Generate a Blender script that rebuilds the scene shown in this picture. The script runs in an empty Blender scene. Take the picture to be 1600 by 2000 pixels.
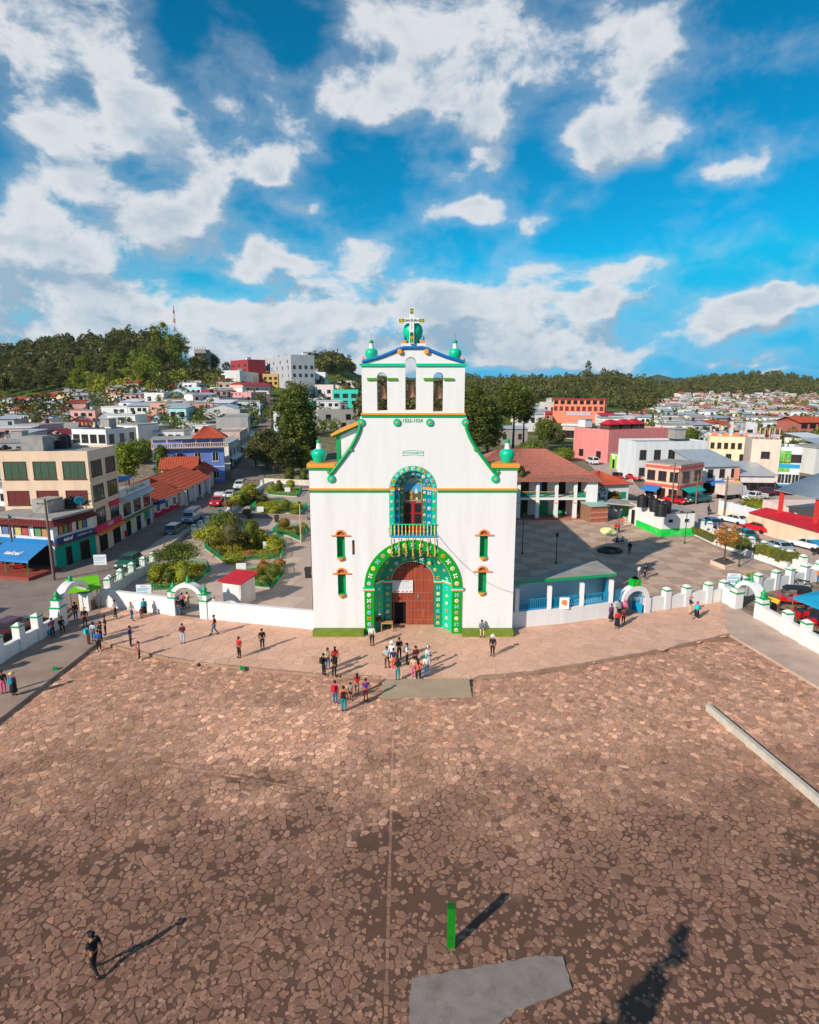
import bpy,math,random
import numpy as np
from mathutils import Vector,Matrix,Euler
from math import sin,cos,tan,pi,atan,atan2,sqrt,exp,radians
RND=random.Random(11)
sc=bpy.context.scene
COL=sc.collection
CAM_H=20.0
FPX=1200.0
TH=atan(240.0/1200.0)
cd=bpy.data.cameras.new('camera')
cd.sensor_fit='VERTICAL'
cd.sensor_height=36.0
cd.lens=36.0*FPX/2000.0
cd.clip_start=0.5
cd.clip_end=20000.0
cam=bpy.data.objects.new('camera',cd)
COL.objects.link(cam)
cam.location=(0,0,CAM_H)
cam.rotation_euler=(pi/2-TH,0,0)
sc.camera=cam
sc.view_settings.view_transform='Standard'
sc.view_settings.look='None'
sc.view_settings.exposure=0.12
sc.view_settings.gamma=1.0
sc.view_settings.use_curve_mapping=False
sc.cycles.max_bounces=5
sc.cycles.diffuse_bounces=3
sc.cycles.glossy_bounces=2
sc.cycles.transmission_bounces=3
sc.cycles.transparent_max_bounces=6
SUN_EL=radians(28.0)
SH=Vector((0.715,0.70)).normalized()
sl=bpy.data.lights.new('sun','SUN')
sl.energy=5.0
sl.angle=radians(0.5)
sl.color=(1.0,0.90,0.77)
sun=bpy.data.objects.new('sun',sl)
COL.objects.link(sun)
ray=Vector((SH.x*cos(SUN_EL),SH.y*cos(SUN_EL),-sin(SUN_EL)))
sun.rotation_euler=ray.to_track_quat('-Z','Y').to_euler()
sun.location=(-60,-60,80)
def pixel_dir(px,py):
 xn=(px-800.0)/FPX
 yv=(1000.0-py)/FPX
 return Vector((xn,cos(TH)+sin(TH)*yv,-sin(TH)+cos(TH)*yv))
def az_el(px,py):
 d=pixel_dir(px,py).normalized()
 return atan2(d.x,d.y),math.asin(d.z)
def make_world():
 w=bpy.data.worlds.new('World')
 sc.world=w
 w.use_nodes=True
 w.cycles.sampling_method='MANUAL'
 w.cycles.sample_map_resolution=256
 nt=w.node_tree
 nt.nodes.clear()
 N=nt.nodes.new
 L=nt.links.new
 out=N('ShaderNodeOutputWorld')
 bg=N('ShaderNodeBackground')
 bg.inputs['Strength'].default_value=0.105
 L(bg.outputs[0],out.inputs[0])
 sky=N('ShaderNodeTexSky')
 sky.sky_type='NISHITA'
 sky.sun_disc=False
 sky.sun_elevation=SUN_EL
 sky.sun_rotation=atan2(-SH.x,-SH.y)
 sky.altitude=2200
 sky.air_density=1.0
 sky.dust_density=0.0
 sky.ozone_density=3.0
 g=bpy.data.node_groups.new('cloud_density','ShaderNodeTree')
 g.interface.new_socket('Dir',in_out='INPUT',socket_type='NodeSocketVector')
 g.interface.new_socket('Density',in_out='OUTPUT',socket_type='NodeSocketFloat')
 gN=g.nodes.new
 gL=g.links.new
 gi=gN('NodeGroupInput')
 go=gN('NodeGroupOutput')
 def math_(op,a,b=None,c=None,clamp=False,T=None):
  n=(T or g).nodes.new('ShaderNodeMath')
  n.operation=op
  n.use_clamp=clamp
  for i,v in enumerate((a,b,c)):
   if v is None:
    continue
   if isinstance(v,(int,float)):
    n.inputs[i].default_value=v
   else:
    (T or g).links.new(v,n.inputs[i])
  return n.outputs[0]
 nrm=gN('ShaderNodeVectorMath');nrm.operation='NORMALIZE'
 gL(gi.outputs[0],nrm.inputs[0])
 sp=gN('ShaderNodeSeparateXYZ')
 gL(nrm.outputs[0],sp.inputs[0])
 az=math_('ARCTAN2',sp.outputs[0],sp.outputs[1])
 el=math_('ARCSINE',sp.outputs[2])
 sc3=gN('ShaderNodeVectorMath');sc3.operation='MULTIPLY'
 sc3.inputs[1].default_value=(1,1,1.55)
 gL(nrm.outputs[0],sc3.inputs[0])
 nz=gN('ShaderNodeTexNoise')
 nz.inputs['Scale'].default_value=9.5
 nz.inputs['Detail'].default_value=7
 nz.inputs['Roughness'].default_value=0.60
 nz.inputs['Distortion'].default_value=0.25
 gL(sc3.outputs[0],nz.inputs['Vector'])
 wp=gN('ShaderNodeTexNoise')
 wp.inputs['Scale'].default_value=9
 wp.inputs['Detail'].default_value=3
 gL(sc3.outputs[0],wp.inputs['Vector'])
 wsub=gN('ShaderNodeVectorMath');wsub.operation='SUBTRACT'
 wsub.inputs[1].default_value=(0.5,0.5,0.5)
 gL(wp.outputs['Color'],wsub.inputs[0])
 wsc=gN('ShaderNodeVectorMath');wsc.operation='SCALE'
 wsc.inputs['Scale'].default_value=0.10
 gL(wsub.outputs[0],wsc.inputs[0])
 cmb=gN('ShaderNodeCombineXYZ')
 gL(az,cmb.inputs[0]);gL(el,cmb.inputs[1])
 add=gN('ShaderNodeVectorMath');add.operation='ADD'
 gL(cmb.outputs[0],add.inputs[0]);gL(wsc.outputs[0],add.inputs[1])
 spw=gN('ShaderNodeSeparateXYZ');gL(add.outputs[0],spw.inputs[0])
 cflat=gN('ShaderNodeCombineXYZ')
 gL(spw.outputs[0],cflat.inputs[0]);gL(spw.outputs[1],cflat.inputs[1])
 total=None
 for(px,py,rx,ry,amp)in CLOUDS:
  a0,e0=az_el(px,py)
  s=N and gN('ShaderNodeVectorMath');s.operation='SUBTRACT'
  s.inputs[1].default_value=(a0,e0,0)
  gL(cflat.outputs[0],s.inputs[0])
  m=gN('ShaderNodeVectorMath');m.operation='MULTIPLY'
  m.inputs[1].default_value=(FPX/rx,FPX/ry,0)
  gL(s.outputs[0],m.inputs[0])
  d=gN('ShaderNodeVectorMath');d.operation='DOT_PRODUCT'
  gL(m.outputs[0],d.inputs[0]);gL(m.outputs[0],d.inputs[1])
  e=math_('MULTIPLY',d.outputs['Value'],-1.0)
  e=math_('EXPONENT',e)
  if total is None:
   total=math_('MULTIPLY',e,amp)
  else:
   total=math_('MULTIPLY_ADD',e,amp,total)
 total=math_('MINIMUM',total,1.15)
 big=gN('ShaderNodeTexNoise')
 big.inputs['Scale'].default_value=2.6
 big.inputs['Detail'].default_value=2
 gL(sc3.outputs[0],big.inputs['Vector'])
 absaz=math_('ABSOLUTE',az)
 outside=math_('SUBTRACT',absaz,0.62)
 outside=math_('MULTIPLY',outside,5.0,clamp=True)
 above=math_('SUBTRACT',el,0.55)
 above=math_('MULTIPLY',above,6.0,clamp=True)
 outside=math_('MAXIMUM',outside,above)
 gen=math_('SUBTRACT',big.outputs[0],0.40)
 gen=math_('MULTIPLY',gen,3.2,clamp=True)
 gen=math_('MULTIPLY',gen,outside)
 total=math_('MAXIMUM',total,gen)
 nn=math_('SUBTRACT',nz.outputs[0],0.5)
 nn=math_('MULTIPLY',nn,2.7)
 dens=math_('ADD',total,nn)
 dens=math_('SUBTRACT',dens,0.52)
 gL(dens,go.inputs[0])
 tc=N('ShaderNodeTexCoord')
 def dens_at(offset):
  a=N('ShaderNodeVectorMath');a.operation='ADD'
  a.inputs[1].default_value=offset
  L(tc.outputs['Generated'],a.inputs[0])
  q=N('ShaderNodeGroup');q.node_tree=g
  L(a.outputs[0],q.inputs[0])
  return q.outputs[0]
 d0=dens_at((0,0,0))
 d1=dens_at((-0.028,-0.010,0.040))
 def mr(v,a,b,c=0.0,d=1.0,smooth=True):
  n=N('ShaderNodeMapRange')
  n.interpolation_type='SMOOTHSTEP' if smooth else 'LINEAR'
  n.inputs['From Min'].default_value=a
  n.inputs['From Max'].default_value=b
  n.inputs['To Min'].default_value=c
  n.inputs['To Max'].default_value=d
  L(v,n.inputs['Value'])
  return n.outputs[0]
 veil=mr(d0,-0.60,0.45,0.0,0.30)
 alpha=math_('MAXIMUM',mr(d0,-0.10,0.52,0.0,0.96),veil,T=nt)
 diff=math_('SUBTRACT',d1,d0,T=nt)
 shade=mr(diff,-0.20,0.42)
 deep=mr(d0,0.45,1.15)
 shade2=math_('MULTIPLY',deep,0.65,T=nt)
 shade=math_('ADD',shade,shade2,T=nt,clamp=True)
 shade=math_('MULTIPLY',shade,mr(d0,-0.1,0.35),T=nt)
 cc=N('ShaderNodeMix');cc.data_type='RGBA'
 cc.inputs['A'].default_value=CLOUD_LIT
 cc.inputs['B'].default_value=CLOUD_SHADE
 L(shade,cc.inputs['Factor'])
 hs=N('ShaderNodeHueSaturation')
 hs.inputs['Hue'].default_value=SKY_HUE
 hs.inputs['Saturation'].default_value=SKY_SAT
 hs.inputs['Value'].default_value=SKY_VAL
 L(sky.outputs[0],hs.inputs['Color'])
 tn=N('ShaderNodeVectorMath');tn.operation='MULTIPLY'
 tn.inputs[1].default_value=SKY_TINT
 L(hs.outputs[0],tn.inputs[0])
 tm=N('ShaderNodeVectorMath');tm.operation='MINIMUM'
 tm.inputs[1].default_value=(0.6,4.4,7.4)
 L(tn.outputs[0],tm.inputs[0])
 mx=N('ShaderNodeMix');mx.data_type='RGBA'
 L(alpha,mx.inputs['Factor'])
 L(tm.outputs[0],mx.inputs['A'])
 L(cc.outputs['Result'],mx.inputs['B'])
 L(mx.outputs['Result'],bg.inputs['Color'])
SKY_HUE,SKY_SAT,SKY_VAL=0.485,1.35,1.0
SKY_TINT=(0.06,1.17,1.12)
CLOUD_LIT=(6.6,6.8,7.1,1)
CLOUD_SHADE=(3.0,4.1,5.2,1)
CLOUDS=[(880,115,125,85,.95),(985,120,85,75,.8),(770,190,90,32,.7),(700,230,60,35,.5),(640,150,60,60,.6),(920,215,70,50,.6),(690,30,90,50,.75),(1240,60,85,85,.95),(1225,140,60,45,.5),(1190,290,75,42,1.1),(1290,280,75,36,.95),(1430,345,75,22,.9),(955,300,42,30,.8),(870,418,80,34,1.0),(960,405,55,42,.9),(1045,432,24,14,.8),(450,240,30,40,.5),(235,125,45,50,.5),(270,200,60,50,.7),(160,235,80,30,.5),(330,265,70,34,.6),(150,330,75,50,.75),(430,310,70,28,.6),(545,300,55,42,1.05),(555,345,30,22,.45),(250,400,75,40,.65),(390,385,62,45,.9),(330,460,100,50,.75),(210,380,60,30,.45),(30,420,80,55,.9),(60,520,150,75,1.0),(160,580,140,50,.75),(20,620,180,50,.8),(575,425,45,22,1.0),(490,505,55,40,.8),(540,530,80,30,.55),(490,170,90,60,.32),(60,130,70,60,.32),(10,40,150,100,.62),(200,20,120,40,.35),(400,640,180,38,.85),(560,630,150,38,.8),(640,555,80,35,.6),(700,500,90,30,.55),(780,460,40,18,.4),(860,540,120,40,.75),(740,610,160,44,.8),(960,600,130,44,.8),(1020,665,170,42,.95),(1180,575,140,30,.85),(1120,520,110,18,.5),(1250,530,50,14,.45),(1360,640,62,30,1.05),(1200,700,170,26,.95),(1480,580,120,24,1.0),(1540,555,50,26,.9),(1500,625,90,18,.75),(900,700,260,34,.9),(420,700,200,30,.85),(1100,610,150,30,.7),(60,640,60,30,.5),(600,690,150,30,.7),(1440,695,90,7,.45),(1500,722,90,6,.5),]
make_world()
def face_pt(px,py,Y):
 """point seen at a pixel on the upright plane y = Y"""
 d=pixel_dir(px,py)
 t=Y/d.y
 return Vector((d.x*t,Y,CAM_H+d.z*t))
def gp(px,py,z=0.0):
 """point seen at a pixel on the level plane z"""
 d=pixel_dir(px,py)
 t=(z-CAM_H)/d.z
 return Vector((d.x*t,d.y*t,z))
def slope_of(py):
 d=pixel_dir(800,py)
 return d.z/d.y
PROFILE={-700:[(180,900),(330,800),(500,720),(700,660),(1000,680),(4500,745)],0:[(180,880),(250,842),(300,816),(350,788),(450,745),(560,712),(640,696),(800,704),(1200,720),(4500,752)],160:[(180,880),(250,832),(300,806),(340,776),(450,735),(560,695),(680,672),(850,690),(1200,720),(4500,752)],260:[(180,878),(240,832),(290,798),(335,770),(420,722),(480,694),(560,668),(720,680),(1200,726),(4500,752)],320:[(180,876),(230,832),(280,795),(330,766),(400,720),(450,695),(520,676),(700,690),(1200,730),(4500,752)],400:[(180,876),(230,830),(280,794),(330,768),(400,740),(470,727),(600,725),(900,728),(1300,735),(4500,752)],500:[(180,872),(230,830),(280,796),(330,772),(400,752),(470,742),(600,736),(900,735),(1300,738),(4500,752)],640:[(180,874),(230,836),(280,806),(330,782),(400,758),(480,742),(620,714),(760,702),(900,716),(1300,738),(4500,752)],720:[(180,876),(230,842),(280,816),(340,792),(430,770),(600,750),(900,735),(1300,738),(4500,752)],860:[(180,880),(230,850),(300,826),(400,802),(600,780),(900,758),(1500,742),(1700,736),(2000,745),(4500,752)],940:[(180,885),(250,850),(350,820),(500,796),(700,778),(950,754),(1250,741),(1600,744),(4500,752)],1080:[(180,890),(300,838),(450,806),(600,786),(800,764),(950,748),(1150,738),(1500,742),(4500,752)],1190:[(180,893),(300,840),(450,812),(600,795),(750,768),(900,738),(1000,727),(1200,734),(1800,748),(4500,752)],1250:[(180,893),(300,840),(450,814),(600,798),(750,776),(900,752),(1000,742),(1200,744),(1800,749),(4500,752)],1310:[(180,893),(300,842),(450,815),(600,800),(800,785),(1000,768),(1200,757),(1500,752),(2000,751),(4500,752)],1380:[(180,893),(300,842),(450,816),(600,802),(800,788),(1000,770),(1200,750),(1400,739),(1700,742),(4500,752)],1500:[(180,893),(300,842),(450,816),(600,803),(800,790),(1000,774),(1200,752),(1450,728),(1700,734),(4500,752)],1600:[(180,893),(300,842),(450,816),(600,803),(800,790),(1000,774),(1200,758),(1450,745),(1700,748),(4500,752)],2300:[(180,893),(300,842),(450,816),(600,803),(800,785),(1000,764),(1200,745),(1450,730),(1700,740),(4500,752)],}
FLAT_TO=125.0
_pc=sorted(PROFILE)
_pt={}
for _k in _pc:
 _pt[_k]=([0.0,FLAT_TO]+[y for y,_ in PROFILE[_k]],[0.0,0.0]+[CAM_H+y*slope_of(r)for y,r in PROFILE[_k]])
def tz(x,y):
 """height of the ground"""
 if y<=FLAT_TO:
  return 0.0
 px=800+FPX*(x/y)/cos(TH)
 px=min(max(px,_pc[0]),_pc[-1])
 i=0
 while i<len(_pc)-2 and px>_pc[i+1]:
  i+=1
 a,b=_pc[i],_pc[i+1]
 f=(px-a)/(b-a)
 f=f*f*(3-2*f)
 za=np.interp(y,*_pt[a]);zb=np.interp(y,*_pt[b])
 return float(za+(zb-za)*f)
def hit(px,py,far=4400.0):
 """where the line of sight through a pixel meets the ground"""
 d=pixel_dir(px,py)
 y=10.0
 prev=y
 while y<far:
  z=CAM_H+d.z/d.y*y
  if z<=tz(d.x/d.y*y,y):
   lo,hi=prev,y
   for _ in range(14):
    m=(lo+hi)/2
    if CAM_H+d.z/d.y*m<=tz(d.x/d.y*m,m):
     hi=m
    else:
     lo=m
   x=d.x/d.y*hi
   return Vector((x,hi,tz(x,hi)))
  prev=y
  y*=1.012
 return hit(px,py+3,far)
def top_h(px,py,P):
 """height above P.z of what shows at (px, py) straight above P"""
 return CAM_H+P.y*slope_of(py)-P.z
_mats={}
def mat(name,color,rough=0.8,var=0.12,scale=3.0,bump=0.15,bscale=None,metal=0.0,spec=0.3,dirt=None,dirt_amt=0.5,dscale=0.6,attr=None,streak=False,emit=0.0,coat=0.0,world=False):
 """a procedural material: base colour broken up by two noises, optional dirt patches, fine relief"""
 if name in _mats:
  return _mats[name]
 m=bpy.data.materials.new(name)
 m.use_nodes=True
 nt=m.node_tree
 N=nt.nodes.new;L=nt.links.new
 b=nt.nodes['Principled BSDF']
 b.inputs['Roughness'].default_value=rough
 b.inputs['Metallic'].default_value=metal
 b.inputs['Specular IOR Level'].default_value=spec
 if coat:
  b.inputs['Coat Weight'].default_value=coat
  b.inputs['Coat Roughness'].default_value=0.08
 c=tuple(color)+(1,)if len(color)==3 else color
 if world:
  gx=N('ShaderNodeNewGeometry');vec=gx.outputs['Position']
 else:
  tcn=N('ShaderNodeTexCoord');vec=tcn.outputs['Object']
 nz=N('ShaderNodeTexNoise')
 nz.inputs['Scale'].default_value=scale
 nz.inputs['Detail'].default_value=6
 nz.inputs['Roughness'].default_value=0.65
 if streak:
  mp=N('ShaderNodeMapping');mp.inputs['Scale'].default_value=(1,1,0.15)
  L(vec,mp.inputs['Vector']);L(mp.outputs[0],nz.inputs['Vector'])
 else:
  L(vec,nz.inputs['Vector'])
 rmp=N('ShaderNodeMapRange')
 rmp.inputs['From Min'].default_value=0.28;rmp.inputs['From Max'].default_value=0.72
 rmp.inputs['To Min'].default_value=1-var;rmp.inputs['To Max'].default_value=1+var
 L(nz.outputs[0],rmp.inputs['Value'])
 mul=N('ShaderNodeVectorMath');mul.operation='SCALE'
 if attr:
  at=N('ShaderNodeAttribute');at.attribute_name=attr
  hm=N('ShaderNodeVectorMath');hm.operation='MULTIPLY'
  hm.inputs[1].default_value=c[:3]
  L(at.outputs['Color'],hm.inputs[0])
  L(hm.outputs[0],mul.inputs[0])
 else:
  mul.inputs[0].default_value=c[:3]
 L(rmp.outputs[0],mul.inputs['Scale'])
 res=mul.outputs[0]
 if dirt:
  n2=N('ShaderNodeTexNoise')
  n2.inputs['Scale'].default_value=dscale
  n2.inputs['Detail'].default_value=7
  n2.inputs['Roughness'].default_value=0.7
  if streak:
   mp2=N('ShaderNodeMapping');mp2.inputs['Scale'].default_value=(1,1,0.12)
   L(vec,mp2.inputs['Vector']);L(mp2.outputs[0],n2.inputs['Vector'])
  else:
   L(vec,n2.inputs['Vector'])
  r2=N('ShaderNodeMapRange')
  r2.inputs['From Min'].default_value=0.48;r2.inputs['From Max'].default_value=0.78
  r2.inputs['To Max'].default_value=dirt_amt
  L(n2.outputs[0],r2.inputs['Value'])
  mx=N('ShaderNodeMix');mx.data_type='RGBA'
  L(r2.outputs[0],mx.inputs['Factor'])
  L(res,mx.inputs['A'])
  mx.inputs['B'].default_value=tuple(dirt)+(1,)
  res=mx.outputs['Result']
 L(res,b.inputs['Base Color'])
 if bump:
  n3=N('ShaderNodeTexNoise')
  n3.inputs['Scale'].default_value=bscale or scale*6
  n3.inputs['Detail'].default_value=4
  L(vec,n3.inputs['Vector'])
  bp=N('ShaderNodeBump')
  bp.inputs['Strength'].default_value=bump
  bp.inputs['Distance'].default_value=0.03
  L(n3.outputs[0],bp.inputs['Height'])
  L(bp.outputs[0],b.inputs['Normal'])
 _mats[name]=m
 return m
def leaf_mat(name,color,var=0.35,trans=0.25):
 if name in _mats:
  return _mats[name]
 m=bpy.data.materials.new(name)
 m.use_nodes=True
 nt=m.node_tree
 N=nt.nodes.new;L=nt.links.new
 b=nt.nodes['Principled BSDF']
 b.inputs['Roughness'].default_value=0.65
 b.inputs['Specular IOR Level'].default_value=0.15
 at=N('ShaderNodeAttribute');at.attribute_name='tint'
 oi=N('ShaderNodeObjectInfo')
 mr=N('ShaderNodeMapRange')
 mr.inputs['To Min'].default_value=1-var*0.6;mr.inputs['To Max'].default_value=1+var*0.6
 L(oi.outputs['Random'],mr.inputs['Value'])
 m1=N('ShaderNodeVectorMath');m1.operation='MULTIPLY'
 m1.inputs[1].default_value=color
 L(at.outputs['Color'],m1.inputs[0])
 m2=N('ShaderNodeVectorMath');m2.operation='SCALE'
 L(m1.outputs[0],m2.inputs[0]);L(mr.outputs[0],m2.inputs['Scale'])
 L(m2.outputs[0],b.inputs['Base Color'])
 tr=N('ShaderNodeBsdfTranslucent')
 L(m2.outputs[0],tr.inputs['Color'])
 ms=N('ShaderNodeMixShader');ms.inputs[0].default_value=trans
 L(b.outputs[0],ms.inputs[1]);L(tr.outputs[0],ms.inputs[2])
 L(ms.outputs[0],nt.nodes['Material Output'].inputs['Surface'])
 _mats[name]=m
 return m
def glass_mat(name,color=(0.02,0.025,0.03)):
 if name in _mats:
  return _mats[name]
 m=bpy.data.materials.new(name)
 m.use_nodes=True
 nt=m.node_tree
 b=nt.nodes['Principled BSDF']
 b.inputs['Roughness'].default_value=0.08
 b.inputs['Specular IOR Level'].default_value=0.6
 nz=nt.nodes.new('ShaderNodeTexNoise');nz.inputs['Scale'].default_value=1.3
 tcn=nt.nodes.new('ShaderNodeTexCoord')
 nt.links.new(tcn.outputs['Object'],nz.inputs['Vector'])
 mr=nt.nodes.new('ShaderNodeMapRange');mr.inputs['To Min'].default_value=0.5;mr.inputs['To Max'].default_value=1.6
 nt.links.new(nz.outputs[0],mr.inputs['Value'])
 v=nt.nodes.new('ShaderNodeVectorMath');v.operation='SCALE'
 v.inputs[0].default_value=color
 nt.links.new(mr.outputs[0],v.inputs['Scale'])
 nt.links.new(v.outputs[0],b.inputs['Base Color'])
 _mats[name]=m
 return m
def paint(c,name=None,**k):
 """wall paint of a given colour"""
 name=name or 'paint_%02x%02x%02x'%tuple(int(min(1,x)*255)for x in c)
 d=tuple(x*0.45+0.02 for x in c)
 a=dict(rough=0.85,var=0.07,scale=1.2,bump=0.12,bscale=14,dirt=d,dirt_amt=0.45,dscale=0.9,streak=True)
 a.update(k)
 return mat(name,c,**a)
def S(r,g,b):
 """sRGB 0-255 to linear"""
 return tuple(((v/255.0)/12.92 if v/255.0<=0.04045 else((v/255.0+0.055)/1.055)**2.4)for v in(r,g,b))
class MB:
 """collects shapes; build() links them as one mesh object"""
 def __init__(s):
  s.v=[];s.f=[];s.smooth=[];s.t=[]
  s.tint=None
 def _add(s,vs,fs,smooth=False):
  o=len(s.v)
  s.v.extend(vs)
  for f in fs:
   s.f.append(tuple(i+o for i in f));s.smooth.append(smooth)
   if s.tint is not None:
    s.t.append(s.tint)
  return s
 def box(s,x0,x1,y0,y1,z0,z1):
  vs=[(x,y,z)for z in(z0,z1)for y in(y0,y1)for x in(x0,x1)]
  return s._add(vs,[(0,2,3,1),(4,5,7,6),(0,1,5,4),(2,6,7,3),(0,4,6,2),(1,3,7,5)])
 def cbox(s,c,size,rz=0.0,taper=1.0):
  hx,hy,hz=size[0]/2,size[1]/2,size[2]/2
  ca,sa=cos(rz),sin(rz)
  vs=[]
  for dz,k in((-hz,1.0),(hz,taper)):
   for dy in(-hy,hy):
    for dx in(-hx,hx):
     x,y=dx*k,dy*k
     vs.append((c[0]+x*ca-y*sa,c[1]+x*sa+y*ca,c[2]+dz))
  return s._add(vs,[(0,2,3,1),(4,5,7,6),(0,1,5,4),(2,6,7,3),(0,4,6,2),(1,3,7,5)])
 def quad(s,a,b,c,d):
  return s._add([tuple(a),tuple(b),tuple(c),tuple(d)],[(0,1,2,3)])
 def poly(s,pts):
  return s._add([tuple(p)for p in pts],[tuple(range(len(pts)))])
 def prism(s,pts,z0,z1,smooth=False):
  """level polygon drawn up from z0 to z1"""
  n=len(pts)
  vs=[(p[0],p[1],z0)for p in pts]+[(p[0],p[1],z1)for p in pts]
  s._add(vs,[tuple(range(n-1,-1,-1)),tuple(range(n,2*n))])
  s._add(vs,[(i,(i+1)%n,n+(i+1)%n,n+i)for i in range(n)],smooth)
  return s
 def slab(s,pts,y0,y1):
  """upright polygon (x, z) drawn through from y0 to y1"""
  n=len(pts)
  vs=[(p[0],y0,p[1])for p in pts]+[(p[0],y1,p[1])for p in pts]
  return s._add(vs,[tuple(range(n)),tuple(range(2*n-1,n-1,-1))]+[(i,n+i,n+(i+1)%n,(i+1)%n)for i in range(n)])
 def lathe(s,prof,n=12,c=(0,0,0),smooth=True,axis='z'):
  vs=[];fs=[]
  for r,z in prof:
   for i in range(n):
    a=2*pi*i/n
    if axis=='z':
     vs.append((c[0]+r*cos(a),c[1]+r*sin(a),c[2]+z))
    elif axis=='y':
     vs.append((c[0]+r*cos(a),c[1]+z,c[2]+r*sin(a)))
    else:
     vs.append((c[0]+z,c[1]+r*cos(a),c[2]+r*sin(a)))
  for k in range(len(prof)-1):
   for i in range(n):
    j=(i+1)%n
    fs.append((k*n+i,k*n+j,(k+1)*n+j,(k+1)*n+i))
  s._add(vs,fs,smooth)
  m=len(prof)-1
  s._add(vs[:n],[tuple(range(n-1,-1,-1))]);s._add(vs[m*n:],[tuple(range(n))])
  return s
 def tube(s,pts,r,n=6,smooth=True):
  pts=[Vector(p)for p in pts]
  rs=r if isinstance(r,(list,tuple))else[r]*len(pts)
  vs=[];fs=[]
  for k,p in enumerate(pts):
   t=(pts[min(k+1,len(pts)-1)]-pts[max(k-1,0)])
   if t.length<1e-9:
    t=Vector((0,0,1))
   t.normalize()
   u=t.cross(Vector((0,0,1)))
   if u.length<0.05:
    u=t.cross(Vector((1,0,0)))
   u.normalize();w=t.cross(u)
   for i in range(n):
    a=2*pi*(i+0.5)/n
    q=p+u*(cos(a)*rs[k])+w*(sin(a)*rs[k])
    vs.append(tuple(q))
  for k in range(len(pts)-1):
   for i in range(n):
    j=(i+1)%n
    fs.append((k*n+i,k*n+j,(k+1)*n+j,(k+1)*n+i))
  s._add(vs,fs,smooth)
  s._add(vs[:n],[tuple(range(n))]);s._add(vs[-n:],[tuple(range(n-1,-1,-1))])
  return s
 def ball(s,c,r,n=10,m=6,sq=(1,1,1)):
  prof=[]
  for k in range(m+1):
   a=-pi/2+pi*k/m
   prof.append((max(1e-3,cos(a)*r),sin(a)*r))
  o=len(s.v)
  s.lathe(prof,n,(0,0,0))
  for i in range(o,len(s.v)):
   x,y,z=s.v[i]
   s.v[i]=(c[0]+x*sq[0],c[1]+y*sq[1],c[2]+z*sq[2])
  return s
 def ring(s,c,r0,r1,y0,y1,a0=0.0,a1=pi,n=24,smooth=False):
  """upright half ring round c=(x,z) between radii r0<r1, y0..y1 deep"""
  vs=[];fs=[]
  for i in range(n+1):
   a=a0+(a1-a0)*i/n
   for r in(r0,r1):
    for y in(y0,y1):
     vs.append((c[0]+r*cos(a),y,c[1]+r*sin(a)))
  for i in range(n):
   o=i*4;q=o+4
   fs+=[(o,q,q+2,o+2),(o+1,o+3,q+3,q+1),(o,o+1,q+1,q),(o+2,q+2,q+3,o+3)]
  fs+=[(0,2,3,1),(n*4,n*4+1,n*4+3,n*4+2)]
  return s._add(vs,fs,smooth)
 def xform(s,M,start=0):
  for i in range(start,len(s.v)):
   s.v[i]=tuple(M@Vector(s.v[i]))
  return s
 def mesh(s,name,m=None):
  me=bpy.data.meshes.new(name)
  me.from_pydata(s.v,[],s.f)
  if s.smooth and any(s.smooth):
   me.polygons.foreach_set('use_smooth',s.smooth)
  if s.t:
   at=me.color_attributes.new('tint','FLOAT_COLOR','CORNER')
   cols=np.ones((len(me.loops),4),dtype=np.float32)
   k=0
   for f,t in zip(s.f,s.t):
    n=len(f)
    cols[k:k+n,:3]=t
    k+=n
   at.data.foreach_set('color',cols.ravel())
  if m is not None:
   me.materials.append(m)
  me.update()
  return me
 def build(s,name,m,parent=None,**props):
  return link(name,s.mesh(name,m),parent,**props)
def link(name,data,parent=None,**props):
 o=bpy.data.objects.new(name,data)
 COL.objects.link(o)
 if parent is not None:
  o.parent=parent
 for k,v in props.items():
  o[k]=v
 return o
def thing(name,label,cat,loc=(0,0,0),rz=0.0,group=None):
 o=bpy.data.objects.new(name,None)
 o.empty_display_size=0.3
 COL.objects.link(o)
 o.location=loc;o.rotation_euler=(0,0,rz)
 o['label']=label;o['category']=cat
 if group:
  o['group']=group
 return o
def tag(o,label,cat,group=None):
 o['label']=label;o['category']=cat
 if group:
  o['group']=group
 return o
def structure(o):
 o['kind']='structure'
 return o
KIDS={}
def copy_tree(o,parent=None):
 c=o.copy();COL.objects.link(c)
 if parent is not None:
  c.parent=parent
 for ch in o.children:
  copy_tree(ch,c)
 return c
def set_mat(o,m):
 o.material_slots[0].link='OBJECT'
 o.material_slots[0].material=m
def text_mesh(txt,size,m,name,extrude=0.006,align='CENTER',shear=0.0,spacing=1.0,bold=0.0):
 cu=bpy.data.curves.new(name,'FONT')
 cu.body=txt;cu.size=size;cu.extrude=extrude;cu.align_x=align;cu.align_y='CENTER'
 cu.shear=shear;cu.space_character=spacing;cu.offset=bold
 cu.resolution_u=2
 o=bpy.data.objects.new(name,cu)
 me=bpy.data.meshes.new_from_object(o)
 me.name=name
 bpy.data.objects.remove(o);bpy.data.curves.remove(cu)
 me.materials.clear();me.materials.append(m)
 return me
def text_on(name,txt,size,m,parent,loc,rx=pi/2,rz=0.0,**k):
 o=link(name,text_mesh(txt,size,m,name,**k),parent)
 o.location=loc;o.rotation_euler=(rx,0,rz)
 return o
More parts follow.
